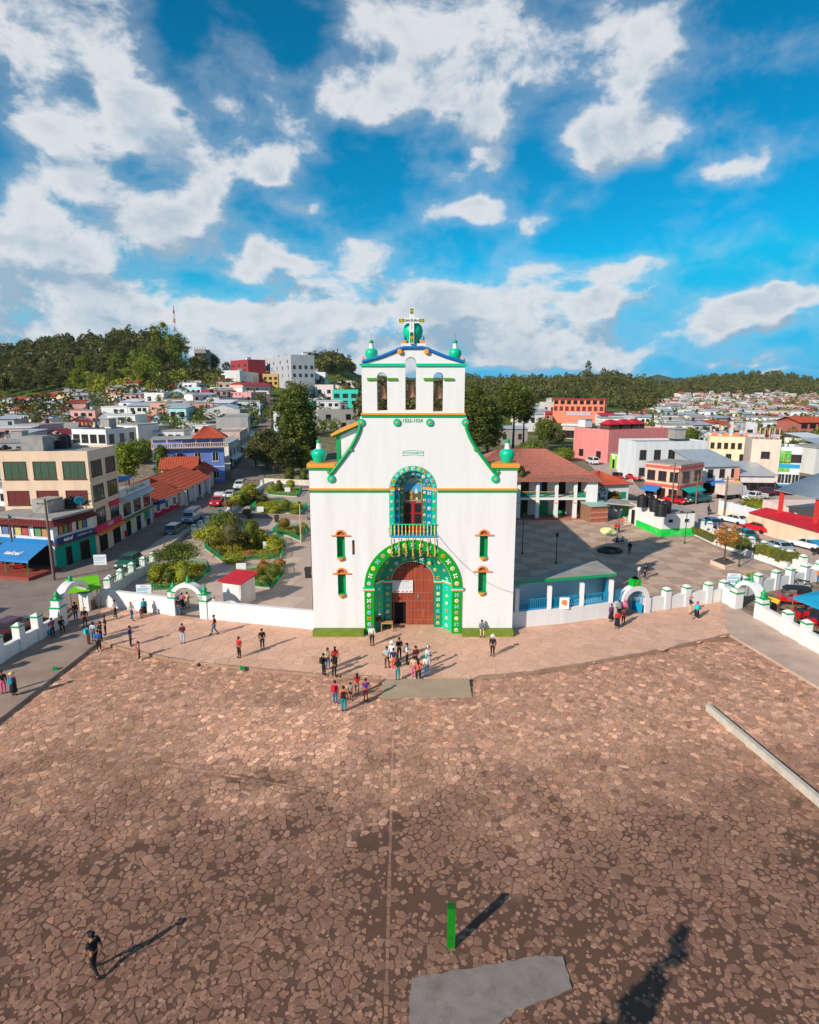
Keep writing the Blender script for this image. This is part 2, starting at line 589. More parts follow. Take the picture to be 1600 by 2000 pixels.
def holed(name,outer,holes,y0,y1,m,parent=None):
 """upright plate (x, z) with holes cut through, from y0 to y1"""
 cu=bpy.data.curves.new(name,'CURVE')
 cu.dimensions='2D';cu.fill_mode='BOTH'
 cu.extrude=abs(y1-y0)/2
 for loop in[outer]+holes:
  sp=cu.splines.new('POLY')
  sp.points.add(len(loop)-1)
  for p,q in zip(sp.points,loop):
   p.co=(q[0],q[1],0,1)
  sp.use_cyclic_u=True
 o=bpy.data.objects.new(name,cu)
 me=bpy.data.meshes.new_from_object(o)
 bpy.data.objects.remove(o);bpy.data.curves.remove(cu)
 me.transform(Matrix.Translation((0,(y0+y1)/2,0))@Matrix.Rotation(pi/2,4,'X'))
 me.name=name
 me.materials.clear();me.materials.append(m)
 return link(name,me,parent)
def arch_loop(x,half,z0,zs,n=14,rise=None):
 """opening: straight sides from z0 to the spring zs, round head"""
 rise=half if rise is None else rise
 pts=[(x-half,z0),(x+half,z0)]
 for i in range(n+1):
  a=pi*i/n
  pts.append((x+half*cos(a),zs+rise*sin(a)))
 return pts
M_WHITE=mat('white_lime_wash',S(222,220,219),rough=0.9,var=0.035,scale=0.7,bump=0.25,bscale=6,dirt=S(170,162,154),dirt_amt=0.30,dscale=0.8,streak=True)
M_WHITE2=mat('white_wall_paint',S(218,217,216),rough=0.9,var=0.05,scale=0.9,bump=0.25,bscale=8,dirt=S(160,150,142),dirt_amt=0.35,dscale=0.9,streak=True)
M_GREEN=mat('green_gloss_paint',S(0,150,84),rough=0.45,var=0.08,scale=3,bump=0.05,spec=0.4)
M_TEAL=mat('turquoise_gloss_paint',S(0,184,140),rough=0.35,var=0.06,scale=2,bump=0.03,spec=0.5)
M_LEAFGREEN=mat('bright_green_paint',S(0,150,18),rough=0.4,var=0.06,scale=2,bump=0.03,spec=0.45)
M_DKTEAL=mat('dark_turquoise_paint',S(0,138,104),rough=0.45,var=0.08,scale=2,bump=0.03,spec=0.4)
M_GOLD=mat('ochre_paint',S(226,150,58),rough=0.6,var=0.1,scale=4,bump=0.05)
M_ORANGE=mat('orange_paint',S(232,132,70),rough=0.6,var=0.08,scale=4,bump=0.05)
M_BLUE=mat('blue_paint',S(20,104,176),rough=0.5,var=0.08,scale=4,bump=0.05)
M_SKYBLUE=mat('sky_blue_paint',S(40,150,190),rough=0.5,var=0.08,scale=4,bump=0.05)
M_OLIVE=mat('olive_green_paint',S(112,130,40),rough=0.6,var=0.12,scale=3,bump=0.1,dirt=S(70,80,40),dirt_amt=0.6)
M_DARK=mat('dark_opening',(0.012,0.011,0.011),rough=0.9,var=0.2,bump=0)
M_BLACK=mat('black_plastic',(0.018,0.018,0.02),rough=0.5,var=0.2,bump=0.05)
M_METAL=mat('grey_metal',(0.32,0.32,0.33),rough=0.5,var=0.12,metal=0.6,bump=0.05)
M_IRON=mat('rusty_iron',(0.09,0.06,0.05),rough=0.7,var=0.3,bump=0.2)
M_CONC=mat('grey_concrete',(0.33,0.31,0.29),rough=0.95,var=0.14,scale=1.0,bump=0.35,bscale=16,dirt=(0.14,0.125,0.11),dirt_amt=0.6,dscale=0.7)
M_WOOD=mat('weathered_wood',(0.24,0.13,0.08),rough=0.8,var=0.25,scale=5,bump=0.3,streak=True)
M_WOODPOLE=mat('grey_wood_pole',(0.16,0.12,0.10),rough=0.9,var=0.25,scale=6,bump=0.4,streak=True)
M_GLASS=glass_mat('dark_window_glass')
M_WFRAME=mat('white_frame_paint',(0.72,0.71,0.69),rough=0.6,var=0.05,bump=0)
M_BFRAME=mat('brown_frame_paint',(0.10,0.05,0.035),rough=0.6,var=0.1,bump=0)
M_TIN=mat('galvanised_sheet',(0.52,0.54,0.56),rough=0.45,var=0.15,scale=1.5,bump=0.1,metal=0.35,dirt=(0.30,0.22,0.17),dirt_amt=0.35,dscale=0.5)
M_TILE=mat('clay_roof_tiles',S(158,96,82),rough=0.9,var=0.28,scale=2.5,bump=0.4,bscale=12,dirt=S(150,120,104),dirt_amt=0.6,dscale=1.6)
M_TILE2=mat('orange_roof_tiles',S(176,80,56),rough=0.9,var=0.22,scale=2.5,bump=0.4,bscale=12,dirt=S(120,60,44),dirt_amt=0.6,dscale=1.2)
M_REDTIN=mat('red_sheet_roof',S(190,34,46),rough=0.55,var=0.1,scale=1.5,bump=0.1,dirt=S(130,34,36),dirt_amt=0.5)
# ====== THE GROUND
def pts_px(lst,z=0.0):
 return[gp(x,y,z)for x,y in lst]
PLZ=-0.22
KERB_L=[(-260,1603),(0,1405),(100,1327),(190,1257)]
KERB_F=[(190,1257),(255,1274),(330,1290),(405,1301),(480,1309),(560,1317),(640,1323),(745,1328),(830,1329),(918,1328),(990,1323),(1080,1311),(1140,1302),(1200,1291),(1260,1279),(1320,1267),(1375,1255),(1425,1243)]
KERB_R=[(1425,1243),(1500,1288),(1600,1348),(1850,1500)]
def terrain():
 pxs=list(np.arange(-1500,3101,40.0))
 ys=[-60,-20,20,46,49]
 y=52.0
 while y<180:ys.append(y);y+=6
 while y<900:ys.append(y);y*=1.035
 while y<4400:ys.append(y);y*=1.07
 ys.append(4500)
 vs=[];fs=[]
 nx=len(pxs)
 for y in ys:
  for px in pxs:
   u=(px-800)/FPX*cos(TH)
   x=u*max(y,95.0)if y<95 else u*y
   z=tz(x,y)if y>60 else 0.0
   if y<=46:z=-0.9
   elif y<=125:z-=0.03
   if y>300:
    z+=(math.sin(x*.031)*math.cos(y*.027)+math.sin(x*.011+y*.013))*min(2.5,(y-300)*.006)
   vs.append((x,y,z))
 for j in range(len(ys)-1):
  for i in range(nx-1):
   a=j*nx+i
   fs.append((a,a+1,a+nx+1,a+nx))
 b=MB();b._add(vs,fs,True)
 m=bpy.data.materials.new('hill_and_town_ground');m.use_nodes=True
 nt=m.node_tree;N=nt.nodes.new;L=nt.links.new
 bs=nt.nodes['Principled BSDF'];bs.inputs['Roughness'].default_value=0.95;bs.inputs['Specular IOR Level'].default_value=0.1
 ge=N('ShaderNodeNewGeometry')
 def noise(sc_,det):
  n=N('ShaderNodeTexNoise');n.inputs['Scale'].default_value=sc_;n.inputs['Detail'].default_value=det
  L(ge.outputs['Position'],n.inputs['Vector']);return n.outputs[0]
 r1=N('ShaderNodeValToRGB')
 e=r1.color_ramp.elements
 e[0].position=0.30;e[0].color=(0.050,0.075,0.016,1)
 e[1].position=0.72;e[1].color=(0.165,0.165,0.032,1)
 q=r1.color_ramp.elements.new(0.5);q.color=(0.095,0.125,0.022,1)
 L(noise(0.035,8),r1.inputs[0])
 r2=N('ShaderNodeMapRange');r2.inputs['From Min'].default_value=0.58;r2.inputs['From Max'].default_value=0.66
 L(noise(0.022,9),r2.inputs['Value'])
 mx=N('ShaderNodeMix');mx.data_type='RGBA'
 L(r2.outputs[0],mx.inputs['Factor']);L(r1.outputs[0],mx.inputs['A']);mx.inputs['B'].default_value=(0.27,0.17,0.09,1)
 sx=N('ShaderNodeSeparateXYZ');L(ge.outputs['Position'],sx.inputs[0])
 r3=N('ShaderNodeMapRange');r3.inputs['From Min'].default_value=260;r3.inputs['From Max'].default_value=150;r3.inputs['To Max'].default_value=.85
 L(sx.outputs[1],r3.inputs['Value'])
 m3=N('ShaderNodeMix');m3.data_type='RGBA';L(r3.outputs[0],m3.inputs['Factor']);L(mx.outputs['Result'],m3.inputs['A']);m3.inputs['B'].default_value=(.26,.20,.15,1)
 L(m3.outputs['Result'],bs.inputs['Base Color'])
 bp=N('ShaderNodeBump');bp.inputs['Strength'].default_value=0.8;bp.inputs['Distance'].default_value=1.2
 L(noise(0.5,6),bp.inputs['Height']);L(bp.outputs[0],bs.inputs['Normal'])
 return structure(b.build('ground',m))
terrain()
def paving_mat(name,base,dirt,attr,stone):
 m=bpy.data.materials.new(name);m.use_nodes=True
 nt=m.node_tree;N=nt.nodes.new;L=nt.links.new
 bs=nt.nodes['Principled BSDF'];bs.inputs['Roughness'].default_value=0.92;bs.inputs['Specular IOR Level'].default_value=0.15
 ge=N('ShaderNodeNewGeometry')
 def noise(s_,d_,r_=0.6,sc_=None):
  n=N('ShaderNodeTexNoise');n.inputs['Scale'].default_value=s_;n.inputs['Detail'].default_value=d_;n.inputs['Roughness'].default_value=r_
  L(ge.outputs['Position'],n.inputs['Vector']);return n.outputs[0]
 v=N('ShaderNodeVectorMath');v.operation='MULTIPLY';v.inputs[1].default_value=base
 if attr:
  at=N('ShaderNodeAttribute');at.attribute_name='tint';L(at.outputs['Color'],v.inputs[0])
 else:
  v.inputs[0].default_value=(1,1,1)
 f=N('ShaderNodeMapRange');f.inputs['From Min'].default_value=0.3;f.inputs['From Max'].default_value=0.7
 f.inputs['To Min'].default_value=0.68;f.inputs['To Max'].default_value=1.28
 L(noise(9.0,7,0.7),f.inputs['Value'])
 s2=N('ShaderNodeVectorMath');s2.operation='SCALE';L(v.outputs[0],s2.inputs[0]);L(f.outputs[0],s2.inputs['Scale'])
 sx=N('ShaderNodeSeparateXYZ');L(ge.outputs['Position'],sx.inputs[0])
 near=N('ShaderNodeMapRange');near.inputs['From Min'].default_value=33;near.inputs['From Max'].default_value=17;near.inputs['To Min'].default_value=-0.10;near.inputs['To Max'].default_value=0.30  # vignette darkening painted in towards the camera, mixed through the real dirt
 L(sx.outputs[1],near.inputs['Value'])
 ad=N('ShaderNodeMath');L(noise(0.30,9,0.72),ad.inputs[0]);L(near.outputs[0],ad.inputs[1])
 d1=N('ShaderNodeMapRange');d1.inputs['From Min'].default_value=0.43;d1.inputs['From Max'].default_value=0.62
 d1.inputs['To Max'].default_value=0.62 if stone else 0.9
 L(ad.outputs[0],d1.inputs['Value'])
 mx=N('ShaderNodeMix');mx.data_type='RGBA'
 L(d1.outputs[0],mx.inputs['Factor']);L(s2.outputs[0],mx.inputs['A']);mx.inputs['B'].default_value=tuple(dirt)+(1,)
 d2=N('ShaderNodeMapRange');d2.inputs['From Min'].default_value=0.52;d2.inputs['From Max'].default_value=0.68
 d2.inputs['To Max'].default_value=0.38
 L(noise(2.2,8,0.75),d2.inputs['Value'])
 mx2=N('ShaderNodeMix');mx2.data_type='RGBA'
 L(d2.outputs[0],mx2.inputs['Factor']);L(mx.outputs['Result'],mx2.inputs['A'])
 mx2.inputs['B'].default_value=tuple(x*0.8 for x in dirt)+(1,)
 L(mx2.outputs['Result'],bs.inputs['Base Color'])
 bp=N('ShaderNodeBump');bp.inputs['Strength'].default_value=0.6;bp.inputs['Distance'].default_value=0.02
 L(noise(26.0,6,0.7),bp.inputs['Height']);L(bp.outputs[0],bs.inputs['Normal'])
 return m
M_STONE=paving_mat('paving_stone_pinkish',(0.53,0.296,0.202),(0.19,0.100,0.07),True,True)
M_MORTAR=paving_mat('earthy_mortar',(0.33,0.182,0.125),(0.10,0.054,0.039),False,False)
M_SLABS=paving_mat('terrace_flagstone',(0.68,0.415,0.30),(0.60,0.36,0.255),True,True)
M_SLABJ=paving_mat('terrace_joint_mortar',(0.58,0.355,0.255),(0.52,0.315,0.225),False,False)
def inside(p,poly):
 x,y=p[0],p[1];r=False;n=len(poly);j=n-1
 for i in range(n):
  xi,yi=poly[i][0],poly[i][1];xj,yj=poly[j][0],poly[j][1]
  if(yi>y)!=(yj>y)and x<(xj-xi)*(y-yi)/(yj-yi)+xi:
   r=not r
  j=i
 return r
def clip_half(poly,nx,ny,c):
 """keep nx*x + ny*y <= c"""
 out=[]
 n=len(poly)
 for i in range(n):
  a=poly[i];b=poly[(i+1)%n]
  da=nx*a[0]+ny*a[1]-c;db=nx*b[0]+ny*b[1]-c
  if da<=0:out.append(a)
  if(da<0<db)or(db<0<da):
   t=da/(da-db)
   out.append((a[0]+(b[0]-a[0])*t,a[1]+(b[1]-a[1])*t))
 return out
def cells(x0,x1,y0,y1,step,jitter,rnd,inside_fn,stretch=1.0):
 """irregular stone outlines: each the region nearest to its own seed"""
 nx=int((x1-x0)/(step*stretch))+1;ny=int((y1-y0)/step)+1
 P={}
 for j in range(-2,ny+2):
  for i in range(-2,nx+2):
   k=1 if rnd.random()>0.17 else 0
   ox=(j%2)*0.5
   P[i,j]=(x0+(i+ox+rnd.uniform(-jitter,jitter))*step*stretch,y0+(j+rnd.uniform(-jitter,jitter))*step,k)
 out=[]
 for j in range(ny):
  for i in range(nx):
   s=P[i,j]
   if not s[2]or not inside_fn(s):
    continue
   r=step*1.9
   poly=[(s[0]-r,s[1]-r),(s[0]+r,s[1]-r),(s[0]+r,s[1]+r),(s[0]-r,s[1]+r)]
   for dj in(0,-1,1,-2,2):
    for di in(0,-1,1,-2,2):
     if di==0 and dj==0:continue
     q=P.get((i+di,j+dj))
     if q is None or not q[2]:continue
     ax,ay=q[0]-s[0],q[1]-s[1]
     poly=clip_half(poly,ax,ay,ax*(q[0]+s[0])/2+ay*(q[1]+s[1])/2)
   if len(poly)>=3:
    out.append(poly)
 return out
def poly_area(p):
 return abs(sum(p[i][0]*p[(i+1)%len(p)][1]-p[(i+1)%len(p)][0]*p[i][1]for i in range(len(p))))/2
def chaikin(p,k=0.22):
 o=[]
 for i in range(len(p)):
  a=p[i];b=p[(i+1)%len(p)]
  o.append((a[0]+(b[0]-a[0])*k,a[1]+(b[1]-a[1])*k));o.append((b[0]+(a[0]-b[0])*k,b[1]+(a[1]-b[1])*k))
 return o
def stone_shape(mb,p,gap,z,h,rnd,roundit,tint):
 cx=sum(q[0]for q in p)/len(p);cy=sum(q[1]for q in p)/len(p)
 if roundit:p=chaikin(p,.16)
 size=sqrt(poly_area(p))or 0.1
 f=max(0.35,1-2*gap/size)
 irr=0.06 if roundit else 0.015
 base=[(cx+(q[0]-cx)*f*(1+rnd.uniform(-irr,irr)),cy+(q[1]-cy)*f*(1+rnd.uniform(-irr,irr)))for q in p]
 tx,ty=rnd.uniform(-.014,.014),rnd.uniform(-.014,.014)
 n=len(base)
 bev=max(0.8,1-0.05/size)
 top=[(cx+(q[0]-cx)*bev,cy+(q[1]-cy)*bev)for q in base]
 vs=[(q[0],q[1],z-0.03)for q in base]+[(q[0],q[1],z+h*.7+(q[0]-cx)*tx+(q[1]-cy)*ty)for q in base]+[(q[0],q[1],z+h+(q[0]-cx)*tx+(q[1]-cy)*ty)for q in top]
 fs=[(i,(i+1)%n,n+(i+1)%n,n+i)for i in range(n)]+[(n+i,n+(i+1)%n,2*n+(i+1)%n,2*n+i)for i in range(n)]
 fs.append(tuple(range(2*n,3*n)))
 mb.tint=tint
 mb._add(vs,fs)
def shown_size(c):
 """how large a stone at c shows in the photograph (0 when out of frame)"""
 v=Vector((c[0],c[1],PLZ))-Vector((0,0,CAM_H))
 zc=v.y*cos(TH)-v.z*sin(TH)
 if zc<1:return 0
 px=800+FPX*v.x/zc;py=1000-FPX*(v.z*cos(TH)+v.y*sin(TH))/zc
 if not(-5<px<1605 and-5<py<2005):return 0
 return 1.0/zc
def lay(parent,polys,gap,z,h,m,rnd,roundit,tint_fn,drop_fn,name,stuffname):
 ranked=[]
 for p in polys:
  c=(sum(q[0]for q in p)/len(p),sum(q[1]for q in p)/len(p))
  d=drop_fn(c,rnd)
  if d is None:continue
  ranked.append((shown_size(c)*sqrt(poly_area(p)),p,c,d))
 ranked.sort(key=lambda r:-r[0])
 rest=MB()
 for k,(s_,p,c,d)in enumerate(ranked):
  mb=MB()if k<295 else rest
  stone_shape(mb,p,gap*d[0],z,h*d[1],rnd,roundit,tint_fn(c,rnd))
  if k<295:mb.build(name,m,parent)
 o=rest.build(stuffname,m,parent)
 o['kind']='stuff'
 return o
from mathutils import noise as mnoise
def fbm(x,y,s,o=4):
 return mnoise.fractal(Vector((x*s,y*s,3.7)),0.8,2.1,o)
kl=pts_px(KERB_L,PLZ);kf=pts_px(KERB_F,PLZ);kr=pts_px(KERB_R,PLZ)
plaza_poly=kl+kf[1:]+kr[1:]+[Vector((75,5,PLZ)),Vector((75,-25,PLZ)),Vector((-70,-25,PLZ)),Vector((-70,5,PLZ))]
b=MB();b.prism([(p.x,p.y)for p in plaza_poly],PLZ-0.5,PLZ)
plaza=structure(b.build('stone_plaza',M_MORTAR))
view_l=[gp(-40,1230),gp(-60,2060)];view_r=[gp(1640,1230),gp(1660,2060)]
in_view=[gp(-170,2090),gp(-140,1225),gp(1740,1225),gp(1770,2090)]
SLAB_PX=[(802,1912),(1060,1868),(1100,1872),(1116,1932),(1010,1975),(905,2040),(800,2045)]
slab_poly=pts_px(SLAB_PX,PLZ)
RAMP_PX=[(747,1328),(916,1327),(922,1362),(745,1365)]
ramp_poly=pts_px(RAMP_PX,PLZ)
SEAMS=[(gp(770,1367,PLZ),gp(752,2060,PLZ)),(gp(318,1492,PLZ),gp(640,1548,PLZ))]
def seam_off(s):
 best=9
 for a,c in SEAMS:
  d=c-a;t=max(0,min(1,((s[0]-a.x)*d.x+(s[1]-a.y)*d.y)/d.xy.length_squared));best=min(best,((s[0]-a.x-d.x*t)**2+(s[1]-a.y-d.y*t)**2)**.5)
 return best
def plaza_ok(s):
 return seam_off(s)>.17 and inside(s,plaza_poly)and inside(s,in_view)and not inside(s,slab_poly)and not inside(s,ramp_poly)
def plaza_drop(c,rnd):
 x,y=c
 n=fbm(x,y,0.085,5)+0.35*fbm(x+40,y,0.4,3)
 far=min(1,max(0,(y-21)/12.0))
 cut=-0.02+1.3*far
 left=max(0,(-x-1)/20.0)
 if n>cut+rnd.uniform(-.2,.2)-0.30*min(1,left)*(1-far):
  if rnd.random()<0.78:return None
  return(3.2,0.6)
 g=rnd.choice((.7,1.0,1.5,3.0))*(1.9-1.0*far)
 if rnd.random()<0.12*(1-far):return None
 return(g,rnd.uniform(0.6,1.4))
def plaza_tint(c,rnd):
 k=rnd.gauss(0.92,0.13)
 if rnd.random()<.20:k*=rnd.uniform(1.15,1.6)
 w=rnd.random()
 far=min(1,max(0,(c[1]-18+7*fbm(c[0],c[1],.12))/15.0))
 k*=0.58+0.48*far  # nearer stones: vignette darkening painted into the tint, besides older darker stone
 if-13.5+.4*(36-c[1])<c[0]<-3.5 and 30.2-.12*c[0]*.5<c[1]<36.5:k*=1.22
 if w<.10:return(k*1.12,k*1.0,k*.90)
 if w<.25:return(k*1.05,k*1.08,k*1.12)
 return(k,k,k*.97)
rs=random.Random(5)
xs0,xs1=-38,41
near_cells=cells(xs0,xs1,14.0,47.0,0.335,0.48,rs,plaza_ok)
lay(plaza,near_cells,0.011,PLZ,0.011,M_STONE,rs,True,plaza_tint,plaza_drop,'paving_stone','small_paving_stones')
for a,c in SEAMS:
 L_=(c-a).length;d=(c-a)/L_;n_=Vector((-d.y,d.x,0));u=0
 while u<L_-.3:
  l_=rs.uniform(.28,.6);w=rs.uniform(.055,.10);mb=MB()
  q=[a+d*(u+.02)-n_*w,a+d*(u+l_-.02)-n_*w*rs.uniform(.8,1),a+d*(u+l_-.02)+n_*w,a+d*(u+.02)+n_*w*rs.uniform(.8,1)]
  stone_shape(mb,[(v.x,v.y)for v in q],.004,PLZ,.010,rs,False,(lambda k:(k,k,k))(rs.gauss(.9,.15)));mb.build('course_stone',M_STONE,plaza);u+=l_
b=MB()
for k in range(5200):
 px=rs.uniform(-20,1620);py=1400+620*rs.random()**0.75
 c=gp(px,py,PLZ)
 if not plaza_ok(c):continue
 r=rs.uniform(.05,.13)
 n=rs.randint(4,6);a0=rs.random()*6
 b.tint=(lambda k:(k,k,k))(rs.gauss(1.0,.2))
 ring=[(c.x+r*rs.uniform(.6,1.2)*cos(a0+2*pi*i/n),c.y+r*rs.uniform(.6,1.2)*sin(a0+2*pi*i/n))for i in range(n)]
 b.prism(ring,PLZ-.02,PLZ+rs.uniform(.006,.022))
o=b.build('stone_chips',M_STONE,plaza);o['kind']='stuff'
T0=0.0
WALL_L=[(0,1292),(120,1222),(198,1184)]
front_l=[(198,1184),(318,1198),(400,1208),(614,1229)]
front_r=[(1000,1226),(1100,1217),(1210,1203),(1250,1197),(1330,1186),(1407,1175)]
WALL_R=[(1407,1175),(1441,1189),(1464,1200),(1600,1277)]
kl0=pts_px(KERB_L);kf0=pts_px(KERB_F);kr0=pts_px(KERB_R)
back=[gp(614,1229),Vector((gp(614,1229).x,51.6,0)),Vector((gp(1000,1226).x,51.6,0)),gp(1000,1226)]
terr=[Vector((p.x,p.y,0))for p in kf]
terr=terr+[gp(*q)for q in front_r[::-1]]+back[::-1]+[gp(*q)for q in front_l[::-1]]
b=MB();b.prism([(p.x,p.y)for p in terr],-0.7,T0)
terrace=structure(b.build('terrace_pavement',M_SLABJ))
tp=[(p.x,p.y)for p in terr]
def terr_ok(s):
 return inside(s,tp)
rs=random.Random(9)
big_cells=cells(-36,36,38.0,60.0,0.80,0.44,rs,terr_ok,1.15)
def clip_to_terrace(polys):
 out=[]
 for p in polys:
  if all(inside(q,tp)for q in p):out.append(p)
  else:
   c=(sum(q[0]for q in p)/len(p),sum(q[1]for q in p)/len(p))
   for _ in range(6):
    p=[q if inside(q,tp)else(c[0]+(q[0]-c[0])*.82,c[1]+(q[1]-c[1])*.82)for q in p]
   out.append(p)
 return out
lay(terrace,clip_to_terrace(big_cells),0.014,T0,0.014,M_SLABS,rs,False,lambda c,r:(lambda k:(k,k*.99,k*.97))(r.gauss(1,.05)),lambda c,r:(r.uniform(.8,1.3),r.uniform(.7,1.2)),'flagstone','small_flagstones')
lw=[Vector((p.x,p.y,0))for p in kl]+[gp(198,1184)]+[gp(*q)for q in WALL_L[::-1][1:]]+[gp(-300,1470)]
b=MB();b.prism([(p.x,p.y)for p in lw],-0.7,-0.004)
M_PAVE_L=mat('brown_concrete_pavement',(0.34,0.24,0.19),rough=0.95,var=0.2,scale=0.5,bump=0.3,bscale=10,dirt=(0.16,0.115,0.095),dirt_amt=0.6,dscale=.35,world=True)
structure(b.build('side_pavement',M_PAVE_L))
rw=[Vector((p.x,p.y,0))for p in kr]+[gp(1850,1420)]+[gp(*q)for q in WALL_R[::-1]]
b=MB();b.prism([(p.x,p.y)for p in rw],-0.7,-0.004)
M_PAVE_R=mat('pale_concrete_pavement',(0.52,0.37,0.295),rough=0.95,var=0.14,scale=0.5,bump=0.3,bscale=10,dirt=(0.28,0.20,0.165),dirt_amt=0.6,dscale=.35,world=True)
structure(b.build('side_pavement',M_PAVE_R))
def kerb(name,pts,w,m,jit):
 r=random.Random(3)
 rootm=structure(MB().box(-.01,.01,-.01,.01,-.6,-.55).build(name,m))
 rootm.location=pts[0]
 for a,c in zip(pts[:-1],pts[1:]):
  n=max(1,int((c-a).length/1.6))
  for i in range(n):
   p=a.lerp(c,i/n);q=a.lerp(c,(i+1)/n)
   d=(q-p).normalized();nrm=Vector((-d.y,d.x,0))
   g=d*.012
   mb=MB();z1=.012+r.uniform(0,jit)
   ring=[p+g-nrm*.03,q-g-nrm*.03,q-g+nrm*w,p+g+nrm*w]
   mb.prism([((v-pts[0]).x,(v-pts[0]).y)for v in ring],-.6,z1)
   mb.build('kerbstone',m,rootm).location.z=-pts[0].z
M_KERB=mat('worn_kerb_step_shade',(0.34,0.22,0.155),rough=0.95,var=0.2,scale=2,bump=0.4,dirt=(.18,.12,.09),dirt_amt=.6)  # worn kerb stone, darkened to paint in the shadow line of the step
kerb('kerb',[Vector((p.x,p.y,0))for p in kf[:8]],.15,M_KERB,.01)
kerb('kerb',[Vector((p.x,p.y,0))for p in kf[9:]],.15,M_KERB,.01)
kerb('kerb',[Vector((p.x,p.y,0))for p in kl],-.22,M_PAVE_L,.01)
r4=[gp(747,1327,0),gp(916,1326,0),gp(922,1362,PLZ),gp(745,1365,PLZ)]
b=MB()
r4=[Vector((r4[0].x,r4[0].y,.03)),Vector((r4[1].x,r4[1].y,.03)),Vector((r4[2].x,r4[2].y,PLZ+.05)),Vector((r4[3].x,r4[3].y,PLZ+.05))]
lo=[Vector((v.x,v.y,PLZ-.2))for v in r4]
b._add([tuple(v)for v in r4+lo],[(0,1,2,3),(4,5,1,0),(5,6,2,1),(6,7,3,2),(7,4,0,3)])
structure(b.build('concrete_ramp',mat('worn_ramp_concrete',(0.37,0.28,0.19),rough=0.95,var=0.16,scale=1.2,bump=0.4,bscale=14,dirt=(.25,.19,.14),dirt_amt=.5,world=True)))
rs=random.Random(2)
edge=[]
for i in range(len(slab_poly)):
 a=slab_poly[i];c=slab_poly[(i+1)%len(slab_poly)]
 n=max(2,int((c-a).length/.22))
 for k in range(n):
  q=a.lerp(c,k/n);edge.append((q.x+rs.uniform(-.05,.05),q.y+rs.uniform(-.05,.05)))
b=MB();b.prism(edge,PLZ-.1,PLZ+.05)
structure(b.build('concrete_slab',mat('smooth_grey_concrete',(0.24,0.20,0.18),rough=0.9,var=0.16,scale=1.4,bump=0.3,bscale=20,dirt=(.11,.085,.07),dirt_amt=.7,dscale=1.6,world=True)))
def sheet(name,px_pts,z,m,thick=.12,world=False):
 p=px_pts if world else[gp(*q)for q in px_pts]
 bb=MB();bb.prism([(v[0],v[1])for v in p],z-thick,z)
 return structure(bb.build(name,m))
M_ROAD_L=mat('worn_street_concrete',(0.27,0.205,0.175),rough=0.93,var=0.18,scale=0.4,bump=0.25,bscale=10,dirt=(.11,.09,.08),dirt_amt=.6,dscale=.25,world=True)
M_ROAD_R=mat('pale_street_concrete',(0.48,0.37,0.32),rough=0.93,var=0.12,scale=0.4,bump=0.25,bscale=10,dirt=(.24,.19,.17),dirt_amt=.5,dscale=.25,world=True)  # paler concrete than the left street
M_GARDEN_PAVE=mat('garden_concrete_paving',(0.52,0.395,0.325),rough=0.93,var=0.12,scale=0.5,bump=0.25,bscale=10,dirt=(.25,.195,.165),dirt_amt=.55,dscale=.3,world=True)
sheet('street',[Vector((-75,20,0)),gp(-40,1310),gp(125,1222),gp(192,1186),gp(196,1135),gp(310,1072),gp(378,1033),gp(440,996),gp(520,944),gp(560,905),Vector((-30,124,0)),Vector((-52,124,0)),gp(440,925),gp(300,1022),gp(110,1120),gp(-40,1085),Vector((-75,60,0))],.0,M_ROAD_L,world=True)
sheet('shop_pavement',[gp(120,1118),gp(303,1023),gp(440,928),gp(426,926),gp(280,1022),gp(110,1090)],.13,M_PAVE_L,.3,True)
# ====== THE CHURCH
YF=48.3
CX=0.29
def F(px,py,Y=YF):
 p=face_pt(px,py,Y);return(p.x-CX,p.z)
def fx(dpx,py,Y=YF):
 """half width in metres of dpx pixels either side of the axis"""
 d=pixel_dir(800+dpx,py);return d.x*Y/d.y
def fz(py,Y=YF):
 return CAM_H+Y*slope_of(py)
church=thing('church','white church with green arched portal, stepped gable and belfry facing the plaza','church',(CX,YF,0))
HW=8.25
ZC=4.05
R1,R2,R3,R4=4.0,3.22,2.5,1.80
zn,RN=12.15,1.90
zb=fz(1046.5)
zsh=fz(913)
zbel=fz(809)
zcor=fz(713)
xb=fx(100.5,760)
def halfcurve():
 pts=[(155,915),(151,909),(139,893),(128,879),(117,863),(110,846),(106,830),(104,815)]
 return[(fx(a,y),fz(y))for a,y in pts]
hc=halfcurve()
ped=[(100,708),(82,703),(62,697),(42,689),(26,682),(18,680)]
hp=[(fx(a,y),fz(y))for a,y in ped]
lower=[(-HW,0),(-R1+.03,0),(-R1+.03,ZC)]
nseg=28
for i in range(nseg+1):
 a=pi-pi*i/nseg
 lower.append(((R1-.03)*cos(a),ZC+(R1-.03)*sin(a)))
lower+=[(R1-.03,0),(HW,0),(HW,zsh)]+[(hc[0][0],zsh)]+hc+[(xb,zbel)]
lower+=[(-xb,zbel)]+[(-x,z)for x,z in hc[::-1]]+[(-hc[0][0],zsh),(-HW,zsh)]
holes=[]
holes.append(arch_loop(0,RN-.02,zb,zn,18))
SIDEW=[]
for(pxa,pxb,top,bot)in((658,674,1046,1088),(660,676,1120,1160),(937,953,1045,1087),(934,950,1116,1156)):
 x0=F(pxa,(top+bot)/2)[0];x1=F(pxb,(top+bot)/2)[0]
 z1=fz(top);z0=fz(bot)
 SIDEW.append(((x0+x1)/2,(x1-x0)/2,z0,z1))
 holes.append(arch_loop((x0+x1)/2,(x1-x0)/2,z0,z1+.02,8,(x1-x0)/2*.95))
sx0=F(688,1070)[0];sx1=F(693,1070)[0]
